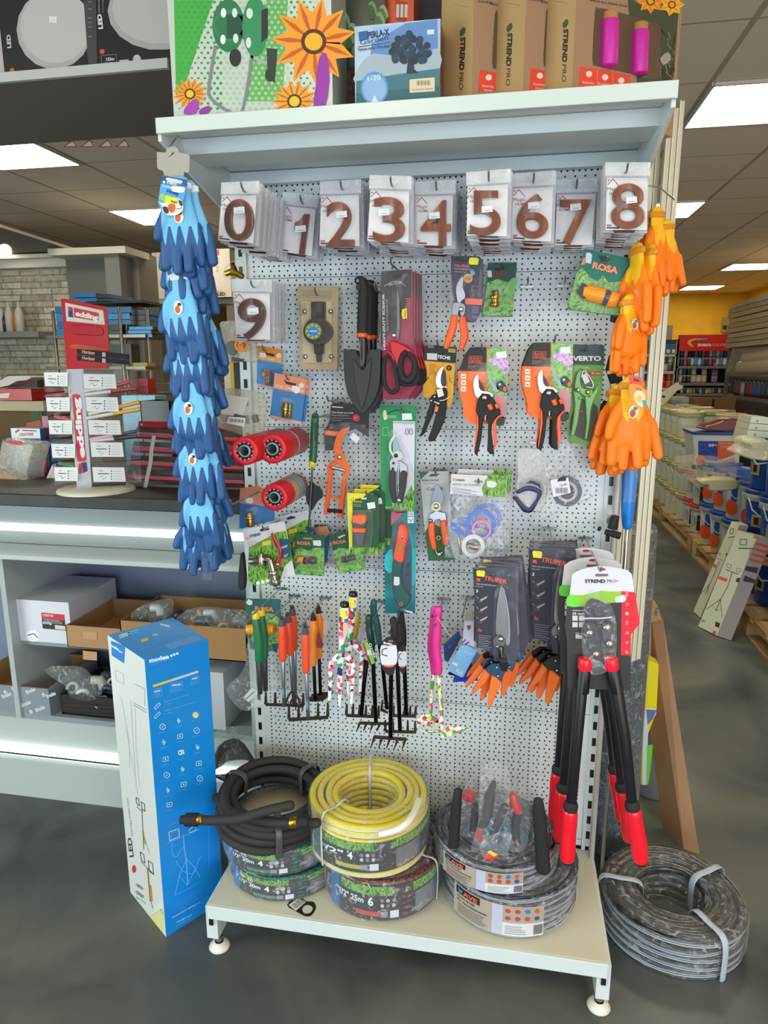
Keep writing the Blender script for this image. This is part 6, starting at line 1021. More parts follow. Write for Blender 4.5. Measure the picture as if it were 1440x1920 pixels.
# right stack
c3 = (.775, -.190, ZS)
def wave(c, lab, ro, h, az):
    t = hose('garden_hose', lab, c, ro, .095, h, .0085, 'silver_hose', None, film=True, stripe='g:a4acb8'); b = MB(); R = ro+.008; z = c[2]+h*.12; H = h*.76
    b.cylpatch(c, R, A(az), A(az+36), z, z+H, 'a79a8e', 10); b.cylpatch(c, R, A(az+36), A(az+44), z, z+H, 'b4b8cc', 3); b.cylpatch(c, R, A(az+44), A(az+76), z+H*.44, z+H, 'a79a8e', 8); b.cylpatch(c, R, A(az+44), A(az+76), z, z+H*.44, 'd0d0d4', 8)
    b.cylpatch(c, R+.0006, A(az+3), A(az+26), z+H*.72, z+H*.96, '141416', 6); b.textcyl('W', c, R+.0012, A(az+5), A(az+10), z+H*.76, H*.14, '4a8ad0', .05); b.textcyl('AVE', c, R+.0012, A(az+10.5), A(az+24), z+H*.76, H*.14, 'd8583a', .05)
    b.textcyl('WAVE SILVER', c, R+.0012, A(az+4), A(az+22), z+H*.6, H*.07, '3a3634', .02); b.textcyl('Za navodnjavanje', c, R+.0012, A(az+4), A(az+32), z+H*.48, H*.07, '3a3634', .02)
    for i in range(6): b.cylpatch(c, R+.0012, A(az+5), A(az+26+random.random()*6), z+H*(.08+i*.06), z+H*(.095+i*.06), '5a544e', 5)
    for i in range(8):
        aa = az+48+(i % 4)*7.4; zc = z+H*(.84-.24*(i//4)); b.add([(c[0]+(R+.0012)*cos(A(aa)+.028*cos(t_)*1.3), c[1]+(R+.0012)*sin(A(aa)+.028*cos(t_)*1.3), zc+.0055*sin(t_)) for t_ in [k*pi/6 for k in range(12)]], [tuple(range(12))], ('b8452a', 'b8452a', '2a7ab8', 'c05a34', 'b8452a', 'b8452a', 'b8452a', '3a4a9a')[i])
    for i in range(10): b.cylpatch(c, R+.0012, A(az+68+i*.75), A(az+68.4+i*.75), z+H*.06, z+H*.38, '2a2a2c', 1)
    for i in range(5): b.cylpatch(c, R+.0012, A(az+46), A(az+58+random.random()*6), z+H*(.08+i*.06), z+H*(.09+i*.06), '5a5a60', 4)
    b.build('paper_label', t); return t
wave(c3, 'large silver-grey hose roll in crinkled film at the bottom of the right stack', .178, .112, -139)
w2 = wave((.735, -.200, ZS+.114), 'silver-grey hose roll in film under the bagged black tools', .160, .075, -141)
b = MB(); b.lathe([(.02, .001), (.09, .001)], (.735, -.200, ZS+.150), '4a8aa8', 24); b.build('printed_disc', w2)
# black plastic stakes and grips in film bags on top
for i, (pts, r_, y, lab) in enumerate(((('t', '285 230 270 340 262 480 250 650'), .014, -.30, 'black plastic grip standing upright at the left of the hose roll'), (('t', '825 300 835 420 845 560 860 750'), .017, -.33, 'thick black plastic grip leaning at the right of the hose roll'))):
    b = MB(); b.ptube(K(*pts), YP(y), [r_*.75, r_, r_, r_*1.1], 'k:1d1b1c', n=3, seg=10, flat=.7); tag(b.build('tool_handle'), lab, 'handle', 'black handles on the hose roll')
for i, (nm, bag, ops, y, lab) in enumerate((
  ('a', '350 190 300 330 270 520 380 545 430 600 430 300 400 200', [('u', '365 235 350 280', 0, 15, 'g:c8323c'), ('u', '400 330 395 420 380 500', 0, [10, 10, 8], 'k:26262a', 3), ('u', '378 495 385 510', 2, 7, 'g:c8323c')], -.27, 'bagged red and black secateurs, left one on the hose roll'),
  ('b', '440 95 620 110 625 360 560 520 450 620 370 640 420 480', [('u', '525 170 500 260 480 400 440 470', 0, [6, 12, 12, 9], 'k:2c2c32', 3), ('u', '600 330 560 420 500 560', -6, [9, 10, 8], 'k:303034', 3), ('u', '440 480 425 540 450 575', 4, [6, 6, 5], 'g:d0303a', 3)], -.33, 'bagged black and red secateurs standing tall in the middle of the hose roll'),
  ('c', '620 250 700 220 770 300 760 560 700 650 600 600 590 400', [('u', '655 260 670 330 690 360', 0, [10, 14, 12], 'g:c8323c', 3), ('u', '690 370 670 460 680 580', 0, [11, 11, 10], 'k:28282c', 3), ('u', '650 570 680 575', 3, 6, 'g:d0303a')], -.29, 'bagged red and black secateurs, right one on the hose roll'))):
    item('secateurs_bag', lab, 'secateurs', 't', y, [('secateurs', ops), ('clear_bag', [('p', bag, 14, 28, 'f:d6d6dc', 2, 3)])], 'bagged secateurs')
item('fittings_bag', 'loose crumpled clear bag with a red and yellow sticker in front of the bagged secateurs', 'bag', 't', -.375, [('clear_bag', [('p', '430 600 560 520 650 540 620 640 630 700 560 660 470 690', 6, 10, 'f:e0e0e6', 2, 2)]), ('sticker', [('p', '445 670 500 630 560 660 510 705', 2, .5, 'c8322a'), ('p', '480 640 500 628 552 655 530 672', 2.6, .3, 'd8c82a')])])
# shelf tag lying on the base shelf
t0 = Pl((0, 0, ZS+.001), (0, 0, 1)); b = MB()
b.ring(smooth(K('N', '712 705 808 628 870 672 935 680 955 730 920 790 870 800 800 765'), 3), smooth(K('N', '838 742 850 720 865 708 895 705 925 722 925 750 900 775 858 776'), 3), t0, .0006, '141416')
b.poly(K('N', '726 705 812 640 870 680 785 755'), t0, .0003, 'd6d6d2', off=.0004)
for i in range(9): RUN(b, 'N', t0, [('w', '%d %d %d %d' % (748+i*9.5, 702-i*7, 785+i*9, 738-i*6.5), .8, 3.5+(i % 3)*1.5, '4a4a4c')])
tag(b.build('barcode_tag'), 'black and white barcode hang tag lying on the base shelf', 'tag')
# big coil on the floor
cf = V((1.232, -.052, .0)); TF = Matrix.Rotation(A(0), 3, 'X'); t = thing('garden_hose', 'large silver-grey hose coil wrapped in film and ties, lying on the floor', 'hose', cf)
b = MB(); coil(b, cf, .190, .085, .115, .0115, 'mesh_hose', n=56, wob=.003, stripe='g:bcc8d6'); b.build('coiled_hose', t)
b = MB(); b.lathe([(.0, .060), (.06, .055), (.080, .09), (.10, .118), (.14, .123), (.190, .112), (.198, .09), (.198, .03), (.190, .004)], cf, 'f:d8d8d8', 48); b.build('shrink_film', t)
for a in (35, -62, 178):
    b = MB()
    u = V((cos(A(a)), sin(A(a)), 0)); pts = [cf+p for p in (u*.082+V((0, 0, .02)), u*.080+V((0, 0, .115)), u*.14+V((0, 0, .127)), u*.197+V((0, 0, .118)), u*.202+V((0, 0, .01)))]
    b.tube([V(q) for q in smooth([tuple(p) for p in pts], 4, False)], .010, 'g:aeb8c8', 8, flat=.12, side=u); b.build('tie_strap', t)
# ============================================================ TALL BLUE BOX
BB = [V((-.354, -.220, 0)), V((-.164, -.357, 0)), V((-.062, -.200, 0)), V((-.241, -.059, 0))]; HB = .832
bx = thing('lamp_box', 'tall blue and white floodlight carton standing on the floor left of the rack', 'box', (BB[0]+BB[2])/2)
b = MB(); U = V((0, 0, HB)); vs = BB+[p+U for p in BB]; 
b.add(vs, [(0, 1, 5, 4)], 'g:d8dad6'); b.add(vs, [(1, 2, 6, 5), (4, 5, 6, 7)], 'g:128ae0'); b.add(vs, [(2, 3, 7, 6), (3, 0, 4, 7), (0, 3, 2, 1)], 'g:d0d2d0'); 
def side(a, c): return Pl(a, V((c-a).y and ((c-a).y, -(c-a).x, 0)))
PR, PLf, PT = side(BB[1], BB[2]), side(BB[0], BB[1]), Pl((0, 0, HB), (0, 0, 1))
WH = 'e4f0f8'; LB = '6ab8ee'
ops = [('t', '272 308 382 282 24', .4, 'modee', WH, .05), ('t', '282 322 402 284 6', .4, 'smart lighting', LB), ('c', '394 268 7', .4, .3, WH), ('c', '410 262 7', .4, .3, WH), ('c', '427 256 7', .4, .3, WH),
 ('w', '290 440 400 405', .4, 13, 'e0c832'), ('w', '400 405 545 358', .4, 13, 'c4cce0')]
for cx, cy, w, h, s_ in ((317, 480, 46, 44, '2700K'), (424, 445, 66, 44, '4000K'), (527, 408, 44, 42, '6500K')): ops += [('w', '%d %d %d %d %d %d %d %d %d %d' % (cx-w/2, cy-h/2+5, cx+w/2, cy-h/2-8, cx+w/2, cy+h/2-8, cx-w/2, cy+h/2+5, cx-w/2, cy-h/2+5), .4, 2, LB), ('t', '%d %d %d %d 9' % (cx-w/2+5, cy-4, cx+w/2-5, cy-12), .4, s_, WH, .03)] + [('w', '%d %d %d %d' % (cx-w/2+8, cy+6+q*9, cx+w/2-10, cy+q*9), .4, 2, LB) for q in range(2)]
for j, y in enumerate((560, 612)): ops += [('w', '%d %d %d %d %d %d %d %d %d %d' % (298, y, 326, y-28, 332, y-18, 304, y+12, 298, y), .4, 2.2, WH), ('t', '355 %d %d %d 9' % (y-28, 490+j*42, y-70-j*12), .4, 'Dlzka kabla pre montaz', LB), ('t', '357 %d 400 %d 9' % (y-12, y-22), .4, 'L 10m', LB)]
for r_, (y, xs) in enumerate(((668, (345, 436, 530)), (755, (352, 443, 536)), (850, (362, 452, 542)), (940, (368, 458, 548)), (1025, (375, 463, 554)), (1106, (383,)))):
    for q, x in enumerate(xs):
        yy = y-q*33*(1 if r_ else 1.0); cc = 'e8d890' if (r_ == 0 and q == 2) else WH
        if r_ == 0 and q == 2: ops.append(('c', '%d %d 17' % (x, yy), .4, .3, cc))
        elif r_ == 2 and q == 1: ops.append(('t', '%d %d %d %d 26' % (x-16, yy+12, x+16, yy+2), .4, 'CRI', WH, .05))
        elif (r_+q) % 3 == 0: ops.append(('o', '%d %d 17 14.5' % (x, yy), .4, .3, cc)); ops.append(('w', '%d %d %d %d' % (x-5, yy+5, x+6, yy-7), .4, 2.5, cc))
        elif (r_+q) % 3 == 1: ops.append(('w', '%d %d %d %d %d %d %d %d' % (x-4, yy-16, x-8, yy+2, x+5, yy-3, x-2, yy+16), .4, 3, cc)); ops.append(('o', '%d %d 9 7' % (x, yy), .4, .3, cc))
        else: ops.append(('w', '%d %d %d %d %d %d %d %d %d %d' % (x-14, yy-9, x+14, yy-15, x+14, yy+9, x-14, yy+14, x-14, yy-9), .4, 2.5, cc)); ops.append(('c', '%d %d 4' % (x, yy), .4, .3, cc))
        ops.append(('t', '%d %d %d %d 7' % (x-20, yy+38, x+18, yy+28), .4, ('vykon', 'zivot', 'farba')[q], LB))
ops += [('w', '372 1226 560 1160', .4, 1.6, LB), ('w', '380 1262 436 1240 440 1285 384 1310 380 1262', .4, 3, WH), ('w', '390 1270 430 1252 432 1280 393 1300 390 1270', .4, 1.6, LB), ('w', '372 1324 470 1280 550 1245', .4, 4, LB), ('w', '490 1255 530 1215 532 1250 495 1265', .4, 2.6, WH), ('w', '462 1275 466 1350 478 1420 486 1560', .4, 6, LB), ('w', '480 1410 440 1500 415 1612', .4, 3.6, LB), ('w', '480 1410 525 1460 556 1518', .4, 3.6, LB), ('w', '436 1505 486 1560 528 1465', .4, 2.6, LB), ('w', '400 1320 398 1380 425 1400 440 1370 466 1340', .4, 3, LB, 3), ('w', '420 1420 460 1480 520 1490 545 1420 560 1400', .4, 3, LB, 3), ('w', '602 1180 606 1480', .4, 1.6, LB), ('w', '415 1618 560 1540', .4, 1.6, LB), ('t', '398 1745 560 1655 8', .4, 'vyrobca smart lighting s.r.o.', WH), ('t', '425 1772 510 1728 8', .4, 'info@smart', WH), ('t', '425 1790 500 1748 8', .4, 'smart', LB)] + [('w', '395 %d %d %d' % (1665+q*8, 575-(q*37) % 50, 1580+q*8), .4, 1.6, '3a9ae8') for q in range(7)]
RUN(b, 'v', PR, ops)
K_ = '3a3c40'
RUN(b, 'v', PLf, [('p', '54 184 135 215 128 312 58 266', .4, .3, '1f7ed0'), ('t', '48 212 95 240 14', .8, 'modee', WH, .05), ('c', '101 243 3.5', .8, .2, WH), ('c', '108 247 3.5', .8, .2, WH), ('c', '115 250 3.5', .8, .2, WH), ('p', '262 1740 340 1690 352 1730 350 1815 300 1780', .4, .3, 'd8d488'), ('p', '266 1745 335 1700 350 1730 350 1700 338 1640 300 1700', .4, .3, 'd8dad6'),
 ('w', '78 350 122 370 128 430 85 408 78 350', .4, 2, '9aa09a'), ('w', '180 425 245 455 245 550', .4, 2, '6a6c70'), ('w', '178 530 255 575', .4, 2.4, '6a6c70'), ('w', '180 545 255 590', .4, 2.4, '6a6c70'), ('w', '110 500 130 600 160 800 190 950', .4, 1.6, 'a4aaa4', 3), ('w', '165 520 175 700 195 1000 205 1050', .4, 4, 'b4bab4'), ('w', '190 560 195 780 215 1010', .4, 2, 'a4aaa4'), ('w', '140 660 155 740 160 900', .4, 3, 'b0b6b0'),
 ('t', '182 1400 168 1290 24', .4, 'LED', K_, .03), ('t', '178 1280 150 1062 9', .4, 'PORTABLE WORK LIGHT', '6a6c70'), ('w', '195 1065 210 1075 214 1115 198 1100 195 1065', .4, 4, K_), ('w', '224 1090 242 1102 246 1145 228 1130 224 1090', .4, 4, K_), ('w', '198 1118 236 1150', .4, 3, K_), ('w', '228 1130 234 1260 238 1360', .4, 4, '4a4a42'), ('w', '236 1270 270 1380', .4, 2.5, '8a8a70'), ('w', '232 1250 248 1330', .4, 8, 'a88a3a'),
 ('w', '218 1370 238 1388 246 1436 226 1420 218 1370', .4, 4, K_), ('w', '264 1420 288 1440 294 1500 270 1480 264 1420', .4, 4, K_), ('w', '222 1425 296 1500', .4, 3, K_), ('w', '260 1460 268 1560 276 1650', .4, 8, '8a6a2a'), ('w', '276 1560 284 1650', .4, 10, 'b08a34'), ('w', '276 1640 290 1690', .4, 3, K_), ('c', '184 1468 12 22', .4, .3, 'c0303a'), ('t', '192 1560 230 1590 17', .4, '100W', K_, .02), ('t', '190 1600 232 1634 17', .4, '10000', K_, .02), ('w', '194 1625 215 1640', .4, 5, '8a8c8c'), ('w', '222 1640 250 1665', .4, 4, '8a8c8c')])
RUN(b, 'v', PT, [('t', '106 172 165 150 22', .4, '10000', WH, .03), ('p', '222 178 262 165 265 180 228 192', .4, .3, 'd8c83a'), ('w', '290 152 318 148', .4, 12, 'a8d4ee'), ('w', '145 140 210 122', .4, 8, '7ac0ea'), ('w', '150 152 215 134', .4, 5, '7ac0ea'), ('t', '330 95 385 108 14', .4, 'modee', WH, .04), ('w', '240 240 440 150', .4, 3, '3aa0e8')])
b.build('carton', bx)
b = MB(); b.add([PT.at(*p, .0008) for p in K('v', '350 212 395 232 575 175 520 158')], [(0, 1, 2, 3)], 'f:cfe6f4'); b.build('packing_tape', bx)
# ============================================================ THINGS BY THE RIGHT SIDE OF THE RACK
ramp_mat('woven_roll', ['20262e', '39434e', '5a6672'], 320, 1, .34, stretch=(1, 1, .6), bump=.2)
p0, p1 = V((1.108, .270, 0)), V((1.112, .33, 1.06)); t = thing('ground_cover_roll', 'thick dark grey woven fabric roll wrapped in film, leaning behind the loppers', 'roll', p0)
b = MB(); b.tube([p0, p0.lerp(p1, .33), p0.lerp(p1, .66), p1], [.082, .081, .080, .078], 'woven_roll', 28, cap=.08); b.build('fabric_roll', t)
b = MB(); b.tube([p0+V((0, 0, .01)), p0.lerp(p1, .5), p1+V((0, .0, .012))], [.084, .083, .080], 'f:c8ccd0', 28, cap=.2); b.build('shrink_film', t)
for i in range(6):
    x = 1.040+.016*i; y = .065+.016*(i % 3); z1 = 2.16+.02*(i % 3)
    b = MB(); zc = .0; b.box((x, y, (z1+.74)/2), (.013, .010, z1-.74), 'g:c9c2a8', bev=.001); b.box((x-.004, y-.007, (z1+.74)/2), (.003, .006, z1-.74), 'g:d8d2ba')
    tag(b.build('trim_profile'), 'cream plastic trim profile in the bundle standing along the right upright', 'trim profile', 'bundle of cream plastic trim profiles')
b = MB(); b.ptube(K('', '1180 820 1182 880 1178 940 1176 985'), YP(-.03), [.020, .020, .018, .013], 'g:1c78d0', n=3, seg=16, cap=True); t = thing('telescopic_pole', 'metal pole with a bright blue plastic handle beside the right upright', 'pole', at(1178, 900, y=-.03)); b.build('blue_handle', t)
b = MB(); b.tube([at(1177, 980, y=-.028), V((at(1177, 980, y=-.028).x, -.02, .02))], .0055, 's:b4aea4', 12); b.build('steel_rod', t)
b = MB(); b.tube([(1.012, -.035, 1.35), (1.010, -.03, .02)], .008, 'g:a8a29a', 12); tag(b.build('curtain_rail'), 'thin grey metal tube standing right beside the right upright', 'tube')
# cardboard strip box leaning, and the yellow bag behind
q = [at(1282, 1592, z=0), at(1310, 1598, z=0)]; t = thing('cardboard_carton', 'long narrow brown cardboard carton leaning right of the fabric roll', 'box', q[0])
a0, a1 = q[0], V((q[1].x, q[1].y-.01, 0)); tl, tr_ = at(1222, 1165, y=.62), at(1243, 1160, y=.60); dv = V((-.045, .10, 0))
b = MB(); vs = [a0, a1, a1+dv, a0+dv, tl, tr_, tr_+dv, tl+dv]; b.add(vs, [(0, 1, 5, 4), (1, 2, 6, 5), (2, 3, 7, 6), (3, 0, 4, 7), (0, 3, 2, 1), (4, 5, 6, 7)], 'c:a98260'); cpl = Pl(a0, (a1-a0).cross(tl-a0)); RUN(b, 'r', cpl, [('w', '%d 1120 %d 1272' % (1222+q_*13, 1238+q_*13), .4, 6, '4a3a2c') for q_ in range(4)]); b.build('carton', t)
item('cardboard_carton', 'brown cardboard carton with rounded top and printed number standing behind the fabric roll', 'box', 'H', .55, [('carton', [('p', '840 1300 880 1310 930 1380 965 1500 860 1530 850 2100 840 2300', 0, 60, 'c:a88050'), ('t', '905 1380 885 1460 30', .6, '0.250', '3a2a18', .03)])])
item('yellow_sack', 'yellow, white and green printed sack standing behind the fabric roll', 'sack', 'r', .47, [('sack', [('p', '920 0 950 -5 1028 35 1010 390 1000 440 940 600 930 1015 880 1015 890 500', 0, 60, 'g:e0d20a', 0, 3), ('p', '925 380 1008 385 1002 440 940 500 930 1010 890 1010 900 480', .6, .5, 'c8ccd0'), ('p', '925 395 1006 400 980 470 935 520', 1.2, .4, '5a6a9a'), ('p', '930 690 978 680 960 870 940 1010 925 1010', 1.2, .4, '6ac43a')])])
b = MB(); c_ = at(1232, 1470, z=0); b.lathe([(.0, 0), (.075, 0), (.082, .01), (.055, .30), (.04, .33)], (c_.x-.02, .62, 0), 'g:8a9094', 24); tag(b.build('grey_container'), 'pale grey tapered plastic container on the floor behind the fabric roll', 'container')
# ============================================================ BOXES ON THE TOP SHELF
ZT = 2.0695
def carton(name, lab, cat, p0, ang, w, d, h, colors, k, ops=(), side_ops=(), parts=(), group=None):
    """a box whose front-left bottom corner is p0; front runs along ang"""
    ex = V((cos(ang), sin(ang), 0)); ey = V((-sin(ang), cos(ang), 0)); p = V(p0); t = thing(name, lab, cat, p, group)
    B = [p, p+ex*w, p+ex*w+ey*d, p+ey*d]; vs = B+[q+V((0, 0, h)) for q in B]; b = MB()
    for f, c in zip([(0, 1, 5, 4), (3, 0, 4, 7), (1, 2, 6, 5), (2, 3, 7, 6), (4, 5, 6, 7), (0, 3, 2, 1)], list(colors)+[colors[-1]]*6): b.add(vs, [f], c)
    RUN(b, k, Pl(p, -ey), ops); RUN(b, k, Pl(p, -ex), side_ops); b.build('carton', t)
    for nm, fn in parts: b = MB(); fn(b, p, ex, ey); b.build(nm, t)
    return t
def flower(cx, cy, r, n, c1, c2, cc, off=.8, a0=0, sq=.9):
    o = []
    for i in range(n):
        a = a0+2*pi*i/n; w = pi/n*1.12
        for rr, c, f in ((r, c1, 1), (r*.93, c2, .30)):
            o.append(('p', ' '.join('%f %f' % (cx+rr*q*cos(a+s*w*f), cy+rr*q*sin(a+s*w*f)*sq) for q, s in ((.15, -1), (.62, -1), (1, 0), (.62, 1), (.15, 1))), off+(.2 if f < 1 else 0)+(i % 2)*.1, .2, c))
    return o+[('c', '%f %f %f' % (cx, cy, r*.30), off+.5, .2, '4a2416'), ('c', '%f %f %f' % (cx, cy, r*.21), off+.8, .2, cc)]
chk = []
for j in range(22):
    for i in range(26):
        x, y = 330+i*12+(j % 2)*6, 4+j*9.5; s = .5+.5*sin(i*.34+.4)
        if 402 < x < 615 and j > 2 and i < 22 and (i < 9 or i > 13): s *= .8
        if y > 205 or x > 615: continue
        r = 1.6+2.6*abs(sin((x-330)*.011)); chk.append(('p', '%f %f %f %f %f %f %f %f' % (x-r, y, x, y-r, x+r, y, x, y+r), .3, .1, '1f8a3a' if x < 420 or 540 < x < 590 else '9ab49a'))
GRN = 'g:1c6a44'
reel = [('p', '326 0 400 0 380 60 350 150 330 180', .1, .1, '3a9a3a'), ('p', '500 0 540 0 530 190 462 190 470 60', .1, .1, '5aa04a')]+chk+[
 ('w', '404 85 392 160 396 185 432 210 455 205 475 90', .9, 6, '74767c', 4), ('w', '470 105 500 120', .9, 5, '9a9ca4'), ('p', '500 90 520 92 515 155 502 148', .9, .2, '2a2c2c'), ('c', '506 140 9 13', 1, .2, '26282a'), ('o', '430 48 30 25', 1, .2, '1f7a48'), ('c', '428 48 30 50', .9, .2, '1c6a40'), ('p', '425 28 480 25 480 72 425 72', 1, .2, '16442e'), ('c', '478 50 24 56', 1.1, .2, '248050'), ('c', '419 24 5 9', 1.2, .2, 'd8dcd6'), ('c', '440 24 5 9', 1.2, .2, 'c8d0c8'), ('c', '418 74 5 9', 1.2, .2, 'd8dcd6'), ('c', '442 72 5 9', 1.2, .2, 'c8d0c8'), ('c', '468 25 6 10', 1.3, .2, 'c8d0c8'), ('c', '466 80 5 10', 1.3, .2, 'c8d0c8'), ('p', '490 20 502 14 502 70 490 80', 1.3, .2, '202222'), ('c', '441 108 11 17', 1.3, .2, '1c1e1e')]
reel += flower(356, 176, 34, 15, 'd8901a', 'b05a12', 'd8b41a')+flower(552, 190, 46, 14, 'dc961e', 'b05a12', 'd8b41a')+flower(588, 78, 80, 11, 'e8901c', 'b8541a', 'e8a41c', .8, .35, 1.05)
reel += [('p', '598 110 612 100 618 150 608 205 588 205 592 160', 1.8, .2, '8e2a98', 2), ('p', '348 200 365 186 372 190 368 212 345 214', 1.8, .2, '9a34a0', 2), ('p', '375 205 392 198 394 208 384 215 374 214', 1.8, .2, '84268c', 2), ('w', '405 212 520 206', 1.2, 3, 'a8aaa0')]
reel = [o if o[0] != 'p' and o[0] != 'c' and o[0] != 'w' else o for o in reel]
xl = at(326, 215, y=-.375).x; xr = at(624, 200, y=-.375).x
carton('garden_box', 'large white and green box with a hose reel and orange flowers printed on it', 'box', (xl, -.375, ZT), 0, xr-xl, .22, .50, ['g:b6bcb2', 'g:a8aca4'], '', reel)
# seed box behind
xl = at(622, 200, y=-.25).x; xr = at(705, 190, y=-.25).x
carton('seed_box', 'dark box printed with green leaves and soil, standing behind the blue tree box', 'box', (xl, -.25, ZT), 0, xr-xl+.02, .12, .42, ['g:2e3a28', 'g:26301f'], 'b', [('p', '%d %d %d %d %d %d %d %d' % (835+(q*37) % 230, 20+(q*53) % 300, 860+(q*37) % 230, 5+(q*53) % 300, 880+(q*37) % 230, 60+(q*53) % 300, 850+(q*37) % 230, 75+(q*53) % 300), .4+q*.05, .1, ('4f6f3c', '6f8f55', '88a070', '3c5a30')[q % 4], 2) for q in range(26)]+[('p', '838 340 940 340 940 515 838 515', .2, .1, 'soil_print')])
xl = at(722, 60, y=-.22).x; xr = at(775, 60, y=-.22).x
carton('folder_box', 'orange box with white text rows at the back, above the blue tree box', 'box', (xl, -.215, ZT), 0, xr-xl, .10, .44, ['g:cc4a22', 'g:c04a24'], 'b', [('p', '1135 0 1195 10 1190 110 1140 100', .3, .1, 'a83a1a')]+[('p', '%d %d %d %d %d %d %d %d' % (1140+q*20, 20, 1154+q*20, 22, 1152+q*20, 85, 1138+q*20, 82), .5, .1, 'd8c8b8') for q in range(3)])
# timer box with a tree picture
tree = [('p', '700 52 820 36 822 120 690 150', .2, .1, '5a80b4'), ('p', '670 130 700 100 760 110 800 100 822 90 823 135 745 140 668 160', .3, .1, '98a8b2', 2), ('p', '668 152 740 140 780 134 824 128 826 188 667 200', .5, .1, '3c6a74'), ('p', '668 175 826 160 826 188 667 200', .6, .1, '2f5a5c'), ('p', '762 138 765 110 775 110 777 130 785 137', 1, .1, '20303c')]
for q in range(46):
    a = q*2.4; r = 4+25*(((q*37) % 46)/46)**.6; tree.append(('c', '%f %f 6.5' % (767+r*1.35*cos(a), 96+r*.95*sin(a)-(6 if abs(cos(a)) < .4 else 0)), .9+.01*q, .1, ('1e3244', '263c50', '1a2a3a')[q % 3]))
tree += [('p', '672 60 690 57 691 74 673 77', .8, .1, '2a5a8c'), ('t', '690 72 731 65 12', .9, 'PERLA-X', '1c2c5c', .04), ('t', '676 84 728 74 9', .9, 'Garden', '2c3a5c'), ('w', '672 88 733 79', .9, 1.4, '3a4a6c'), ('t', '671 96 731 88 6', .9, 'Vymena modu / Porn kapu', '33435f', .02), ('c', '702 165 26 31', 1, .2, '5a8ac0'), ('c', '702 166 22 26', 1.2, .1, '82a8cc'), ('p', '695 195 702 178 710 193', 1.4, .1, 'c8d8e0'), ('t', '690 152 714 149 10', 1.4, '1-20', 'd8dce0'), ('p', '768 149 815 145 815 171 768 174', 1, .3, 'd0bfa0'), ('t', '772 170 812 167 4', 1.4, 'mechanicky casovac', '7a6a50')]+[('w', '%d %d %d %d' % (782+q*3, 151, 782+q*3, 160), 1.4, 1+(q % 2), '7a6a50') for q in range(9)]+[('p', '801 56 814 55 814 64 801 65', 1, .3, 'c8d0dc'), ('p', '700 52 760 44 700 80 690 80', .25, .1, '8fb0d4')]
xl = at(666, 198, y=-.37).x; xr = at(824, 187, y=-.37).x
carton('timer_box', 'light blue box with a dark tree picture and a beige price sticker', 'box', (xl, -.37, ZT), 0, xr-xl, .07, at(824, 35, y=-.37).z-ZT, ['g:8fa9c4', 'g:a0b0ba', 'g:7a3a3a'], '', tree)
carton('timer_box', 'dark red box just behind the blue tree box', 'box', (xl+.04, -.29, ZT), 0, xr-xl-.03, .07, .145, ['g:7a3a34', 'g:6a302c'], '')
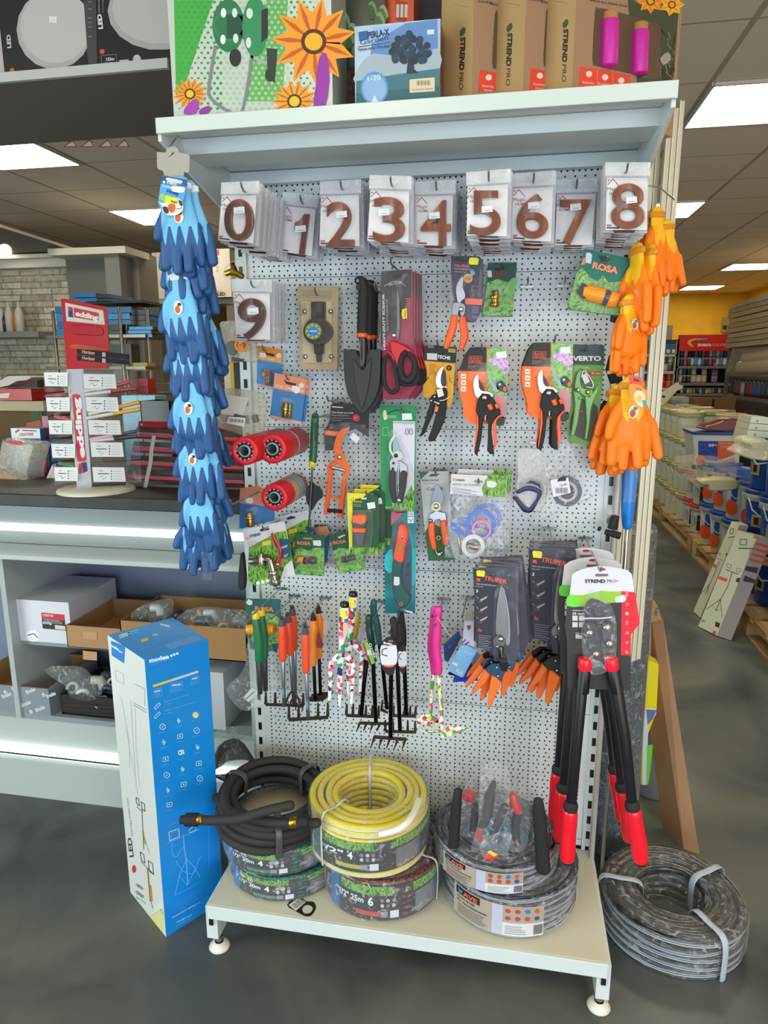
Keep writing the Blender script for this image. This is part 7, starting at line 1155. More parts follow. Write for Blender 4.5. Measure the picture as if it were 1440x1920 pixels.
# three kraft tool boxes with windows
KR = 'c:a07e62'; KG = 'r:a88a5c'
def toolbox(px, py, lab, sx, full):
    p = at(px, py, y=-.352); p.z = ZT; ang = radians(48); k = 'c'; ox = (px-1072)*2.25
    S = lambda s_: ' '.join('%f' % (float(c)+(ox if i % 2 == 0 else -ox*.035)) for i, c in enumerate(s_.split()))
    so = [('t', '%f %f %f %f 20' % (sx+12, 150, sx+2, 282), .5, 'STREND', '1f1e1c', .045), ('t', '%f %f %f %f 20' % (sx+1, 290, sx-4, 352), .5, 'PRO', '2a2824'), ('p', '%f 118 %f 95 %f 88 %f 108 %f 122' % (sx-8, sx-2, sx+14, sx+14, sx+2), .5, .2, '2f3a22', 2)]
    so = [('t', '%f %f %f %f 20' % (sx-8, 122+abs(ox)*.08, sx-14, 262+abs(ox)*.08), .5, 'STREND', '1f1e1c', .045), ('t', '%f %f %f %f 18' % (sx-14, 272+abs(ox)*.08, sx-16, 345+abs(ox)*.08), .5, 'PRO', '2a2824'), ('p', ' '.join('%f' % v for v in (sx-10, 118+abs(ox)*.08, sx-12, 98+abs(ox)*.08, sx+4, 80+abs(ox)*.08, sx+12, 92+abs(ox)*.08, sx+4, 112+abs(ox)*.08)), .5, .2, '3a4a2c', 2)]
    fo = [('p', S('648 280 860 318 858 362 640 372' if full else '648 280 770 300 768 366 640 372'), .5, .2, 'e2452a')]+[('c', S('%d %d' % (685+q*68, 312+q*14))+' 13', .7, .2, 'ead8cc') for q in range(3 if full else 2)]+[('t', S('%d %d %d %d' % (658+q*66, 352+q*6, 706+q*66, 356+q*6))+' 12', .7, s_, 'ead0c8') for q, s_ in enumerate(('Esteticky', 'Kvalitny', 'Odolny')[:3 if full else 1])]+[('t', S('%d %d %d %d' % (664+q*66, 368+q*4, 700+q*66, 370+q*4))+' 9', .7, s_, 'ead0c8') for q, s_ in enumerate(('dizajn', 'vyrobok', 'material')[:3 if full else 1])]+[('w', S('720 296 720 362'), .7, 1.5, 'e8a090'), ('w', S('%d 306 %d 360' % ((786,)*2 if full else (721,)*2)), .7, 1.5, 'e8a090')]
    fo += [('t', S('690 4 845 30')+' 11', .5, 'Edition sa k baleniu zaradi', '3a2e24', .01), ('t', S('640 -6 700 0')+' 11', .5, 'Set do zahrady', '3a2e24', .01), ('w', S('540 5 600 15'), .5, 1, '4a3a2c')]
    win = K(k, S('722 35 760 38 850 62 975 98 990 115 985 320 970 332 725 280 710 272 700 250 712 45' if full else '722 35 740 36 760 40 790 48 790 60 790 280 780 292 725 280 710 272 700 250 712 45'))
    t = carton('garden_tool_box', lab, 'box', p, ang, .36 if full else .19, .092, .42, [KR, KG], k, fo, so, group='kraft garden tool boxes')
    P = Pl(p, (sin(ang), -cos(ang), 0)); b = MB(); b.poly(smooth(win, 2), P, .0006, '5a4434', off=.0008); o = b.build('window', t); o['label'] = 'dark cut-out window'
    for x0, x1, y0, y1 in (((740, 800, 95, 290), (868, 928, 140, 322)) if full else ((760, 800, 95, 290),) if px > 900 else ()):
        b = MB(); pts = K(k, S('%f %f %f %f' % ((x0+x1)/2, y0, (x0+x1)/2-6, y1-12))); b.ptube(pts, P, [.0195, .0195], 'r:c8149c', off=.004, seg=16, cap=.15); o = b.build('pink_grip', t)
        b = MB(); pts = K(k, S('%f %f %f %f' % ((x0+x1)/2+2, y0-34, (x0+x1)/2, y0))); b.ptube(pts, P, [.0165, .0165], 'c:b07848', off=.003, seg=16, cap=.15); b.build('wooden_handle', t)
    if full:
        b = MB(); RUN(b, k, P, [('p', '850 0 1066 0 1040 358 892 364 888 320 972 334 990 320 992 112 975 96 856 62', 1.2, .3, '3c4430'), ('p', '870 0 1066 0 1060 60 1000 40 900 20', 1.6, .3, '6a7a3c')]+flower(945, 5, 60, 8, 'e89a1a', 'e0702a', 'd8a41c', 2)+flower(1035, 20, 55, 7, 'eeb41c', 'e8842a', 'd8a41c', 2.4)+[('p', '985 245 1020 220 1030 250 1000 275', 2, .2, '9a9494', 2), ('p', '990 290 1035 270 1040 340 1000 345', 1.6, .2, '2a2226')]+[('w', '%d %d %d %d' % (990+(q*29) % 60, 120+q*14, 1010+(q*17) % 45, 150+q*15), 1.8, 5, ('24301c', '6a7458')[q % 2]) for q in range(14)]); b.build('flower_sleeve', t)
    return t
toolbox(1072, 172, 'kraft cardboard tool box at the right end, two pink grips in its window', 586, True)
toolbox(980, 177, 'kraft cardboard tool box in the middle of the three, overlapped by the right one', 350, False)
toolbox(884, 184, 'kraft cardboard tool box beside the blue tree box, leftmost of the three', 152, False)
# ============================================================ LAMP BOXES ON THE OVERHEAD SHELF
def lampbox(x0, x1, y, lab, cx, cy, r, ops):
    a = at(x0, 130, y=y).x; c = at(x1, 130, y=y).x
    return carton('lamp_carton', lab, 'box', (a, y, 2.373), 0, c-a, .25, .40, ['g:1c1a1a', 'g:b8a8a4'], 'a', [('c', '%f %f %f %f' % (cx, cy, r[0], r[1]), .4, .3, 'a39e9a'), ('c', '%f %f %f %f' % (cx+8, cy-16, r[0]*.94, r[1]*.92), .7, .2, 'b3aeaa')]+ops, group='black lamp cartons')
lampbox(8, 181, .075, 'black lamp carton with a round white lamp, left one on the overhead shelf', 305, 165, (212, 225), [('t', '62 270 58 195 22', .5, 'LED', 'c8c4c0', .03), ('p', '275 92 320 92 320 130 276 126', 1.5, .3, 'd4d2d0'), ('c', '68 395 13', .8, .2, 'c8502a'), ('p', '470 0 540 0 548 385 498 380', 1.2, .2, '3a3838')]+[('w', '%d %d %d %d' % (495, y, 515, y+2), 1.6, 3, '9a9896') for y in (10, 50, 100, 125, 150, 205)])
lampbox(181, 420, .075, 'black lamp carton marked LED 152w, right one on the overhead shelf', 890, 60, (285, 222), [('t', '578 162 570 78 24', .8, 'LED', 'd8d4d0', .045), ('t', '562 72 560 -20 9', .8, 'CEILING LIGHT', 'a8a4a0'), ('t', '582 72 580 -20 6', .8, 'downlight', 'a8a4a0'), ('c', '575 290 14', .8, .2, 'c8502a'), ('t', '598 342 645 338 17', .8, '152w', 'd4d0cc', .03), ('t', '580 376 622 373 17', .8, '2500', 'd4d0cc', .03), ('w', '570 312 655 306 658 378 572 384 570 312', .8, 2, '8a8884'), ('w', '580 352 645 348', .8, 1.5, '8a8884'), ('p', '670 338 724 334 724 344 672 348', .8, .2, 'b4b0ac'), ('c', '770 335 23 28', .8, .2, 'b8b4b0')])
a = at(-30, 100, y=.075).x; carton('lamp_carton', 'pale edge of another carton at the far left of the overhead shelf', 'box', (a-.1, .075, 2.373), 0, at(6, 100, y=.075).x-a+.1, .2, .4, ['g:b0a2a0'], '')
# ============================================================ GOODS IN AND ON THE COUNTER
def pbox(name, lab, cat, x0, y0, x1, y1, Y, d, colors, k='', ops=(), zb=None, open_=0, wall=.004, group=None, ang=0):
    a = at(x0, y1, y=Y); c = at(x1, y0, y=Y); z0 = a.z if zb is None else zb; h = c.z-z0; w = c.x-a.x
    if not open_: return carton(name, lab, cat, (a.x, Y, z0), ang, w, d, h, colors, k, ops, group=group)
    t = thing(name, lab, cat, (a.x, Y, z0), group); b = MB()
    for cc, dd in (((a.x+w/2, Y+wall/2, z0+h/2), (w, wall, h)), ((a.x+w/2, Y+d-wall/2, z0+h/2), (w, wall, h)), ((a.x+wall/2, Y+d/2, z0+h/2), (wall, d, h)), ((a.x+w-wall/2, Y+d/2, z0+h/2), (wall, d, h)), ((a.x+w/2, Y+d/2, z0+wall/2), (w, d, wall))): b.box(cc, dd, colors[0])
    if len(colors) > 1: b.box((a.x+w/2, Y-.0006, z0+h/2), (w, .001, h*.995), colors[1]); b.box((a.x+w+.0006, Y+d/2, z0+h/2), (.001, d, h*.995), colors[1])
    RUN(b, k, YP(Y-.0012), ops); b.build('tray', t); return t
Z1, Z2 = .583, .310
pbox('carton', 'white carton with a red and black printed label on the middle counter shelf', 'box', 26, 1130, 128, 1226, .235, .30, ['g:cfcfd8', 'g:c0c0cc'], 'w', [('p', '232 325 362 338 370 428 240 415', .5, .3, '2c2a2c'), ('p', '232 325 362 338 364 372 234 358', .7, .2, 'c02a3a'), ('t', '240 345 300 350 12', 1, 'STREND PRO', 'e0c8cc', .03), ('t', '240 388 290 392 14', 1, '600kg', 'd8d8d8', .03), ('p', '308 395 366 402 368 425 310 418', 1, .2, 'c4c4c4'), ('p', '150 435 200 425 218 460 210 485 160 485', .5, .3, 'e6e6ea', 2), ('w', '155 455 190 445 212 468', 1, 5, '3a3a40', 2)]+lines('w', 244, 362, 350, 3, 8, 3, 'a8a8a8', 1, .4, .1), zb=Z1)
pbox('carton', 'open brown cardboard carton right of the white carton on the middle shelf', 'box', 130, 1180, 232, 1245, .21, .30, ['c:a8815a'], 'w', [('p', '465 430 545 436 545 480 466 474', .5, .3, 'b48f66'), ('p', '465 540 545 548 545 595 468 590', .5, .3, 'b48f66')], zb=Z1, open_=1)
pbox('carton', 'open brown cardboard carton behind the tall blue box, filled with bagged fittings', 'box', 232, 1180, 462, 1256, .20, .28, ['c:a57c4c'], zb=Z1, open_=1)
BRD = [('t', '%d %d %d %d 22' % (x, y, x+50, y-22), .5, 'Bradas', 'c8ccd0', .04) for x, y in ((125, 858), (150, 785), (15, 810), (265, 808), (205, 885))]+[('t', '%d %d %d %d 20' % (x, y, x+16, y-6), .5, 'B', 'c8ccd0', .04) for x, y in ((25, 785), (170, 895), (70, 765), (240, 800))]
pbox('carton', 'low grey carton with white lettering, open, on the lower shelf at the left edge', 'box', -60, 1292, 90, 1346, .20, .30, ['c:a5824e', 'g:7f868e'], 'w', BRD, zb=Z2, open_=1)
pbox('basket', 'dark woven plastic basket full of pipe fittings on the lower shelf', 'basket', 118, 1312, 225, 1350, .22, .26, ['k:24201e'], '', [('w', '%d %d %d %d' % (120, 1318+q*8, 222, 1324+q*8), .4, 2, '0c0a0a') for q in range(4)], zb=Z2, open_=1, wall=.008)
pbox('carton', 'torn white carton behind the tall blue box, on the lower shelf', 'box', 385, 1262, 418, 1340, .22, .28, ['g:c8cad2'], zb=Z2)
# loose fittings: each ring, plug and elbow
def fitting(px, py, y, r, kind, lab, rot=0, col='8f949c'):
    P = at(px, py, y=y); b = MB(); ax = V((cos(rot)*.5, -.8, sin(rot)*.6)).normalized()
    if kind == 'ring': b.lathe([(r*.5, 0), (r, 0), (r, r*.6), (r*.5, r*.6), (r*.5, 0)], P, 'g:'+col, 20, ax)
    elif kind == 'plug': b.lathe([(0, 0), (r*.6, 0), (r*.7, r*.4), (r, r*.5), (r, r*1.2), (r*.6, r*1.3), (r*.6, r*2.2), (0, r*2.2)], P, 'g:'+col, 16, ax)
    else: b.tube([P, P+V((r*1.4, 0, r*.2)), P+V((r*1.9, .0, -r*1.2))], [r*.8, r*.8, r*.9], 'g:'+col, 12, cap=.2)
    return tag(b.build('pipe_fitting'), lab, 'pipe fitting', 'pipe fittings in the counter')
R2 = random.Random(5)
for i, (px, py, y, r, kind, col, lab) in enumerate(((155, 1302, .26, .026, 'ring', 'd8dade', 'white ring fitting at the front of the dark basket'), (137, 1290, .28, .024, 'ring', 'a8acb2', 'grey ring fitting in the bag at the left of the basket'), (170, 1310, .25, .016, 'ring', '6a6e74', 'small grey ring fitting at the basket front'), (175, 1275, .30, .022, 'elbow', 'b4b0a8', 'beige elbow fitting in the middle of the basket'), (165, 1282, .33, .022, 'plug', '55585e', 'dark grey plug fitting in the basket'), (200, 1308, .27, .024, 'plug', 'd0d2d6', 'white plug fitting at the right of the basket'), (205, 1290, .30, .026, 'ring', '3e445a', 'dark blue ring fitting in the basket'), (200, 1262, .36, .024, 'plug', '4a5068', 'blue-grey fitting at the back of the basket'), (210, 1278, .32, .018, 'ring', 'b8bcc4', 'pale small ring at the right of the basket'))):
    fitting(px, py, y, r, kind, lab, i*.8, col)
for i, (px, py, y, r, kind, col, lab) in enumerate(((418, 1178, .26, .024, 'ring', 'd0b8a8', 'white ring with a dark red core in the brown carton'), (400, 1185, .26, .022, 'plug', '8a9298', 'grey plug beside the white ring in the brown carton'), (372, 1165, .28, .026, 'elbow', '2c3248', 'dark blue elbow in the brown carton'), (345, 1158, .30, .022, 'plug', '363c50', 'dark plug near the blue box top'), (440, 1165, .28, .022, 'elbow', '70747a', 'grey elbow at the right of the brown carton'), (385, 1150, .32, .020, 'elbow', 'c8ccd0', 'white elbow at the back of the brown carton'), (275, 1155, .28, .022, 'plug', '2e3446', 'dark plug in the bag left of the blue box top'), (285, 1140, .30, .018, 'elbow', 'c4c8cc', 'white elbow in the bag above the brown carton'), (355, 1148, .32, .018, 'ring', '8a8e94', 'grey ring at the back of the brown carton'), (430, 1148, .33, .018, 'ring', '5a5e66', 'dark grey ring at the back right of the brown carton'), (300, 1165, .27, .020, 'ring', '4a5060', 'slate ring beside the blue box top'))):
    fitting(px, py, y, r, kind, lab, i*.7, col)
for k_, pts, y, lab in (('w', '250 650 330 645 430 650 480 690 530 740 550 790 520 830 400 810 360 740 280 690', .22, 'crumpled clear bag over the left fittings in the dark basket'), ('w', '740 330 800 290 900 265 950 270 940 360 860 400 750 410 730 380', .24, 'crumpled clear bag of fittings left of the blue box top'), ('w', '990 360 1100 310 1250 320 1380 340 1370 440 1200 450 1060 430', .23, 'crumpled clear bag over the fittings in the brown carton'), ('w', '1190 1030 1300 990 1440 1000 1520 1060 1500 1180 1400 1260 1220 1250', .03, 'big crumpled clear bag with black ties between the blue box and the rack')):
    b = RUN(MB(), k_, YP(y), [('p', pts, 0, 30, 'f:dde4e2', 3, 4)]); tag(b.build('plastic_bag'), lab, 'bag')
b = MB(); 
for q in range(7): b.ptube([(398+q*3, 1445-q*2), (412+q*3, 1400+q*4), (446+q*4, 1388+q*6), (470+q*3, 1425+q*5), (440, 1450+q*3), (405, 1455)], YP(.05+q*.006), .005, 'k:1c1e22', n=3, seg=6)
tag(b.build('cable_ties'), 'bundle of black straps inside the crumpled bag behind the black hose', 'straps')
tag(RUN(MB(), 'l', YP(-.02), [('p', '225 1350 245 1345 262 1420 268 1560 258 1640 232 1650 208 1630 205 1560 215 1450', 0, 16, 'k:202024', 2, 3)]).build('hanging_grip'), 'black rubber grip hanging at the counter end below the garden tap card', 'grip')
# ============================================================ PEN DISPLAY ON THE WORKTOP
ZW = 1.151
pc = at(190, 922, z=ZW); t = thing('pen_display', 'rotating red and white pen display stand with clear pockets and printed cards', 'display stand', pc)
b = MB(); b.lathe([(0, .012), (.115, .012), (.126, .008), (.128, .0)], pc+V((-.03, .02, 0)), 'g:d0cdb8', 40); pass; b.build('base', t)
def vq(px0, py0, px1, y): a = at(px0, py0, y=y); return a
PF = Pl(at(160, 922, y=pc.y), V((.30, -1, 0)))
RUNL = RUN(MB(), 'f', PF, [('p', '445 382 470 384 740 440 760 450 768 470 785 760 780 890 480 892 440 400', 0, 8, 'g:b01620'), ('w', '448 390 482 890 560 1780', -.2, 5, 'd8d8d4'), ('p', '468 412 742 470 755 572 478 545', 1, .4, 'c0c0b8'), ('p', '488 440 522 446 526 520 492 514', 1.6, .3, '2c2a6a'), ('p', '488 440 522 446 523 462 490 475', 1.8, .3, 'c0202c'), ('p', '530 448 700 484 712 492 708 540 700 546 532 518', 1.6, .3, 'c0202c'), ('t', '540 505 705 538 36', 2.2, 'edding', 'd8d4d0', .05), ('p', '510 590 560 570 700 580 745 610 730 650 600 645 530 640', 2, 3, 'g:a8121c', 3, 2), ('p', '500 720 560 710 760 740 770 760 520 745', 2, 2, 'g:c04a24', 2, 1)]); RUNL.build('red_header', t)
b = RUN(MB(), 'f', PF, [('p', '482 890 600 890 665 1780 560 1785', 0, 8, 'g:b3b5bc'), ('p', '520 1078 540 1070 570 1075 580 1090 622 1545 610 1555 565 1558 555 1545', 1, .4, 'c0202c', 0), ('t', '612 1530 568 1095 44', 1.8, 'edding', 'd8d8d8', .05), ('p', '565 1575 585 1568 592 1640 570 1645', 1, .4, 'c0202c'), ('p', '585 1565 622 1560 630 1625 598 1640', 1.2, .4, '2c2a6a'), ('t', '516 1062 512 1040 10', 1, '(R)', '3a3a40')]); b.build('spine_panel', t)
PR2 = Pl(at(190, 922, y=pc.y-.01), V((.45, -1, 0))); PL2 = Pl(at(135, 922, y=pc.y+.0), V((.05, -1, 0)))
def pcard(P, x, y, w, h, i, sh, lab='f'):
    q = '%d %d %d %d %d %d %d %d' % (x, y, x+w, y+h*.02*sh, x+w+sh*12, y+h, x+10, y+h)
    return RUN(MB(), 'f', P, [('p', q, 14, .4, 'd4d4d2'), ('w', '%d %d %d %d' % (x+w*.18, y+h*.45, x+w*.52, y+h*.47), 14.6, 6, '2a2a2e'), ('w', '%d %d %d %d %d %d %d %d' % (x+w*.22, y+h*.7, x+w*.3, y+h*.6, x+w*.35, y+h*.85, x+w*.45, y+h*.68), 14.6, 2.5, '4a4a50'), ('w', '%d %d %d %d' % (x+w*.2, y+h*.25, x+w*.34, y+h*.26), 14.6, 4, 'b03040')]+[('c', '%d %d 5' % (x+w*.6, y+h*(.28+.18*j)), 14.6, .2, '3a3a40') for j in range(4)]+[('w', '%d %d %d %d' % (x+w*.66, y+h*(.28+.18*j), x+w*.93, y+h*(.3+.18*j)), 14.6, 2.4, '8a8a90') for j in range(4)])
for i, (x, y) in enumerate(((598, 926), (615, 1092), (632, 1258), (650, 1418), (664, 1597))): pcard(PR2, x, y, 230, 105, i, 1).build('price_card', t)
for i, (x, y) in enumerate(((315, 915), (330, 1095), (347, 1260), (368, 1430), (388, 1597))): pcard(PL2, x, y, 172, 100, i, 0).build('price_card', t)
b = MB()
for P, x0, x1 in ((PR2, 590, 975), (PL2, 310, 500)):
    for i in range(5): b = RUN(b, 'f', P, [('p', '%d %d %d %d %d %d %d %d' % (x0+i*17, 905+i*166, x1+i*8, 900+i*166, x1+i*8+8, 1040+i*166, x0+i*17+12, 1060+i*166), 12, 30, 'b:d8d4cc')])
b.build('pocket_shell', t)
# pens lying in the pockets
def pen(k, pts, P, off, r, cb, cc, lab, grp='pens in the pen display'):
    q = K(k, pts); m_ = lerp(q[0], q[1], .52); tt = thing('marker_pen', lab, 'pen', P.at(*q[0], off), grp); b = MB(); b.ptube([q[0], m_], P, r, cb, off=off, seg=8, cap=.3); b.build('barrel', tt); b = MB(); b.ptube([m_, q[1]], P, r*1.1, cc, off=off, seg=8, cap=.5); b.build('cap', tt)
for i, (p_, cb, cc, lab) in enumerate((('612 1050 860 1000', 'g:c8c4c4', 'g:a8182c', 'red-capped marker in the top right pocket, front'), ('620 1075 975 1030', 'g:c8c4c4', 'g:a01828', 'red-capped marker in the top right pocket, lower'), ('700 1040 930 985', 'g:c8c4c4', 'g:b02034', 'red-capped marker in the top right pocket, rear'), ('640 1215 1000 1130', 'g:d0ccc4', 'g:d89a14', 'yellow-capped marker in the second right pocket, upper'), ('625 1245 1005 1180', 'g:d0ccc4', 'g:dba41c', 'yellow-capped marker in the second right pocket, lower'), ('650 1400 975 1340', 'g:c8a8ac', 'g:26282a', 'black-capped marker in the third right pocket, upper'), ('655 1410 985 1375', 'g:d0b8bc', 'g:2a2c2e', 'black-capped marker in the third right pocket, lower'), ('668 1725 898 1712', 'k:26262a', 'k:2a2a1c', 'black marker at the bottom right with yellow print'))): pen('f', p_, PR2, .004, .0062, cb, cc, lab)
for p_, cc, lab in (('330 1085 480 1075', 'g:7a2030', 'dark red pen in the top left pocket'), ('395 1230 505 1255', 'g:b82a34', 'red pen in the second left pocket'), ('370 1425 525 1420', 'g:2a2c5a', 'dark blue pen in the third left pocket'), ('425 1570 535 1590', 'g:1c6a3c', 'green pen in the lowest left pocket')): pen('f', p_, PL2, .002, .006, cc, cc, lab)
for i, (y0, lab) in enumerate(((745, 'flat black pen box with orange lettering, upper of the two on the display top'), (788, 'flat black pen box with orange lettering, lower of the two on the display top'))):
    b = RUN(MB(), 'f', Pl(at(190, 660, y=pc.y-.06), V((.45, -1, 0))), [('p', '552 %d 925 %d 922 %d 555 %d' % (y0, y0+38, y0+78-i*6, y0+40), 0, 30, 'k:131211'), ('t', '590 %d 680 %d 26' % (y0+32, y0+42), .6, 'Horizon', 'c8a890', .02), ('p', '735 %d 760 %d 760 %d 735 %d' % (y0+25, y0+28, y0+58, y0+55), .6, .3, 'a8a49c')]); tag(b.build('pen_box'), lab, 'box', 'black pen boxes')
# red and clear organiser box
org = thing('screw_organiser', 'red-framed clear organiser case leaning on the counter behind the blue gloves', 'organiser', at(300, 935, z=ZW))
q = [at(235, 938, z=ZW), at(452, 945, z=ZW)]; q[1].y = q[0].y = .34; nrm = V((0, -1, .55)); PO = Pl(V((q[0].x, .34, ZW)), nrm)
b = RUN(MB(), 'f', PO, [('p', '1000 1265 1190 1262 1750 1300 1740 1900 890 1830', 0, 25, 'b:6a5a56'), ('p', '1000 1265 1760 1285 1760 1330 990 1308', 2, 27, 'g:8e1526'), ('p', '890 1780 1760 1835 1760 1890 888 1828', 2, 27, 'g:b01c2a')]+[('p', '%d %d 1750 %d 1750 %d %d %d' % (975-i*20, 1350+i*100, 1385+i*102, 1410+i*102, 970-i*20, 1375+i*100), 1, 22, 'g:a04450') for i in range(4)]+[('p', '%d %d 1750 %d 1750 %d %d %d' % (985-i*20, 1310+i*100, 1340+i*102, 1380+i*102, 975-i*20, 1345+i*100), -14, 1, ('3a302e', '4a4240', '2c2624', '3a3432', '5a5048')[i]) for i in range(5)]+[('w', '1110 1370 1090 1480 1085 1560 1045 1745', 3, 28, 'a8a4a0'), ('c', '1020 1290 7', 3, 1, 'd8c8a0')]); b.build('case', org)
# other things on the counter, left of the display
def onc(nm, lab, cat, pts, y, th, mat, k='f', extra=(), n=0, bev=1, grp=None): return tag(RUN(MB(), k, YP(y), [('p', pts, 0, th, mat, n, bev)]+list(extra)).build(nm), lab, cat, grp)
onc('plastic_bag', 'translucent white carrier bag with things inside at the left end of the worktop', 'bag', '0 1440 20 1400 60 1415 150 1430 210 1425 250 1445 225 1530 205 1640 190 1750 0 1760 -40 1750', .42, 90, 'h:c8bfae', extra=[('p', '-20 1640 120 1660 130 1740 -20 1750', 1, 1, 'b8926a'), ('p', '40 1412 150 1408 150 1435 60 1440', -1, 1, 'b83040', 2)], n=2, bev=6)
pbx = lambda nm, lab, x0, y0, x1, y1, Y, d, cols, ops=(), zb=None, k='f', grp=None: pbox(nm, lab, 'box', *[c for p in (K(k, [x0, y0]), K(k, [x1, y1])) for c in p[0]], Y, d, cols, k, ops, zb, group=grp)
pbx('pencil_box', 'blue and red carpenter pencil carton standing left of the pen display', 200, 1410, 340, 1735, .56, .08, ['g:16181c', 'g:1c4a9a'], [('p', '215 1545 305 1540 300 1720 205 1725', .4, .3, '1a5ab0'), ('t', '228 1510 300 1510 17', .5, 'CARPENTER', 'd0d0d0', .03), ('t', '235 1526 285 1526 15', .5, 'PENCIL', 'd0d0d0', .03)]+[('w', '%d 1560 %d 1700' % (225+q*22, 260+q*20), .9, 5, 'a82a4a') for q in range(3)]+[('p', '300 1545 335 1545 338 1640 305 1640', .6, .2, 'c02a44')], zb=ZW)
pbx('chalk_box', 'white carton with red crayon drawing on top of blue cartons beside the carrier bag', 85, 1320, 285, 1392, .62, .12, ['g:c8ccd0', 'g:2a5aa0'], [('t', '140 1372 240 1368 20', .5, 'CRAYONS', 'b83a4a', .03), ('w', '160 1332 265 1336', .5, 9, 'c02a34'), ('w', '110 1345 140 1328', .5, 14, 'c83a34')])
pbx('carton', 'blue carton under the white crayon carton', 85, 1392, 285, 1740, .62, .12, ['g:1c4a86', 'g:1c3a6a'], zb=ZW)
onc('card_sign', 'small white tent card with red lines at the foot of the pen display', 'card', '310 1728 375 1580 430 1730', .47, 20, 'd8ccd0', extra=[('w', '%d %d %d %d' % (375-q*7, 1610+q*16, 400+q*3, 1612+q*16), .5, 3, 'b04a60') for q in range(7)])
tag(RUN(MB(), 'f', YP(.66), [('p', '285 1130 355 1120 350 1400 318 1400', 0, 20, 'b:b8a0a0'), ('p', '300 1230 345 1230 345 1395 315 1395', 2, 10, 'g:8a1c34')]).build('pen_pack'), 'clear blister with dark red goods behind the left display cards', 'pack')
# stock behind the counter on the left
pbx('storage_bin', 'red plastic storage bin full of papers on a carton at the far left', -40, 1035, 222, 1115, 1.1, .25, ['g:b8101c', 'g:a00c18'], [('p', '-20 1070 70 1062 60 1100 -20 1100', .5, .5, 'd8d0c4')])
onc('paper_stack', 'untidy stack of white papers lying in and above the red bin', 'papers', '-20 985 60 940 200 938 230 950 195 970 120 978 60 1010 -20 1025', 1.15, 120, 'c8c4bc', n=0)
pbx('tray_box', 'dark tray behind the papers at the far left', 60, 930, 262, 1035, 1.5, .2, ['3a3430'], zb=0)
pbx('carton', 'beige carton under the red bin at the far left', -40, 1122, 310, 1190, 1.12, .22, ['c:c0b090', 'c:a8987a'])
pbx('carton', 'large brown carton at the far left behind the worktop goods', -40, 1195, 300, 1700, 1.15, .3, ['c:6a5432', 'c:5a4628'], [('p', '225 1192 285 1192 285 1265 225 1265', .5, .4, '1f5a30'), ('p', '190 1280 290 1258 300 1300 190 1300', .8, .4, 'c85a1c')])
b = MB(); a0 = at(-10, 625, y=3.5); a1 = at(95, 625, y=3.5); b.box(((a0.x+a1.x)/2-.2, 3.46, a0.z-.02), (a1.x-a0.x+.4, .24, .045), '8c8883'); t = tag(b.build('wall_shelf'), 'narrow grey wall shelf on the stone-pattern wall holding bottles', 'shelf')
for i, (px, w, col, lab) in enumerate(((2, .075, 'd8d4c0', 'white bottle with gold cap, leftmost on the wall shelf'), (11, .04, '3a2c5a', 'small purple bottle on the wall shelf'), (20, .065, 'd0ccbc', 'white pointed bottle, middle of the wall shelf'), (31, .04, 'c8721c', 'small orange and black bottle on the wall shelf'), (39, .07, 'd0ccbc', 'white pointed bottle at the right of the wall shelf'))):
    p = at(px, 620, y=3.40); p.z = a0.z+.004; b = MB(); h = .16 if w < .05 else .24; b.lathe([(0, 0), (w/2, 0), (w/2, h*.62), (w*.3, h*.78), (w*.12, h*.85), (w*.10, h), (0, h)], p, 'g:'+col, 14); tag(b.build('bottle'), lab, 'bottle', 'bottles on the wall shelf')
# chrome rack with stacks of blue boxes
cr = thing('wire_rack', 'chrome shelving rack behind the pen display loaded with blue and black boxes', 'rack', at(225, 760, y=2.2)); b = MB()
for px, yy in ((110, 2.2), (233, 2.1), (240, 2.4), (283, 2.2)):
    p = at(px, 700, y=yy); b.tube([(p.x, yy, .02), (p.x, yy, 1.92)], .011, 'm:8c8880', 10)
b.build('posts', cr)
for py in (632, 690, 740): a0 = at(105, py, y=2.2); a1 = at(288, py, y=2.2); MB().box(((a0.x+a1.x)/2, 2.3, (a0.z+a1.z)/2), (a1.x-a0.x, .4, .018), 'm:77736a').build('shelf', cr)
BC = ['g:1f6ea8', 'g:2a86c8', 'g:181818', 'g:2f9ae0']
n_ = 0
for x0, x1, y0, y1, n, cs, yy in ((136, 180, 549, 568, 2, (0, 0), 2.2), (181, 208, 551, 568, 2, (2, 2), 2.2), (106, 136, 575, 631, 4, (0, 1, 0, 1), 2.3), (200, 245, 575, 612, 3, (0, 1, 0), 2.2), (245, 272, 580, 612, 3, (2, 2, 2), 2.2), (202, 240, 608, 632, 2, (2, 2), 2.12), (240, 284, 612, 633, 3, (3, 3, 3), 2.12)):
    for j in range(n):
        ya, yb = y0+(y1-y0)*j/n, y0+(y1-y0)*(j+1)/n-.5; n_ += 1; dx = (n_*7) % 5-2
        pbox('paint_box', 'flat %s box in the stacks on the chrome rack' % ('black' if cs[j] == 2 else 'blue' if cs[j] < 2 else 'bright blue'), 'box', x0+dx, ya, x1+dx, yb, yy, .26, [BC[cs[j]], BC[2] if cs[j] != 2 else BC[0]], group='%s boxes on the chrome rack' % ('black' if cs[j] == 2 else 'blue' if cs[j] < 2 else 'bright blue'))
b = MB(); a0 = at(180, 570, y=2.3); a1 = at(283, 570, y=2.3); b.box(((a0.x+a1.x)/2, 2.35, a0.z), (a1.x-a0.x, .3, .015), '2c2826'); b.build('shelf', cr)
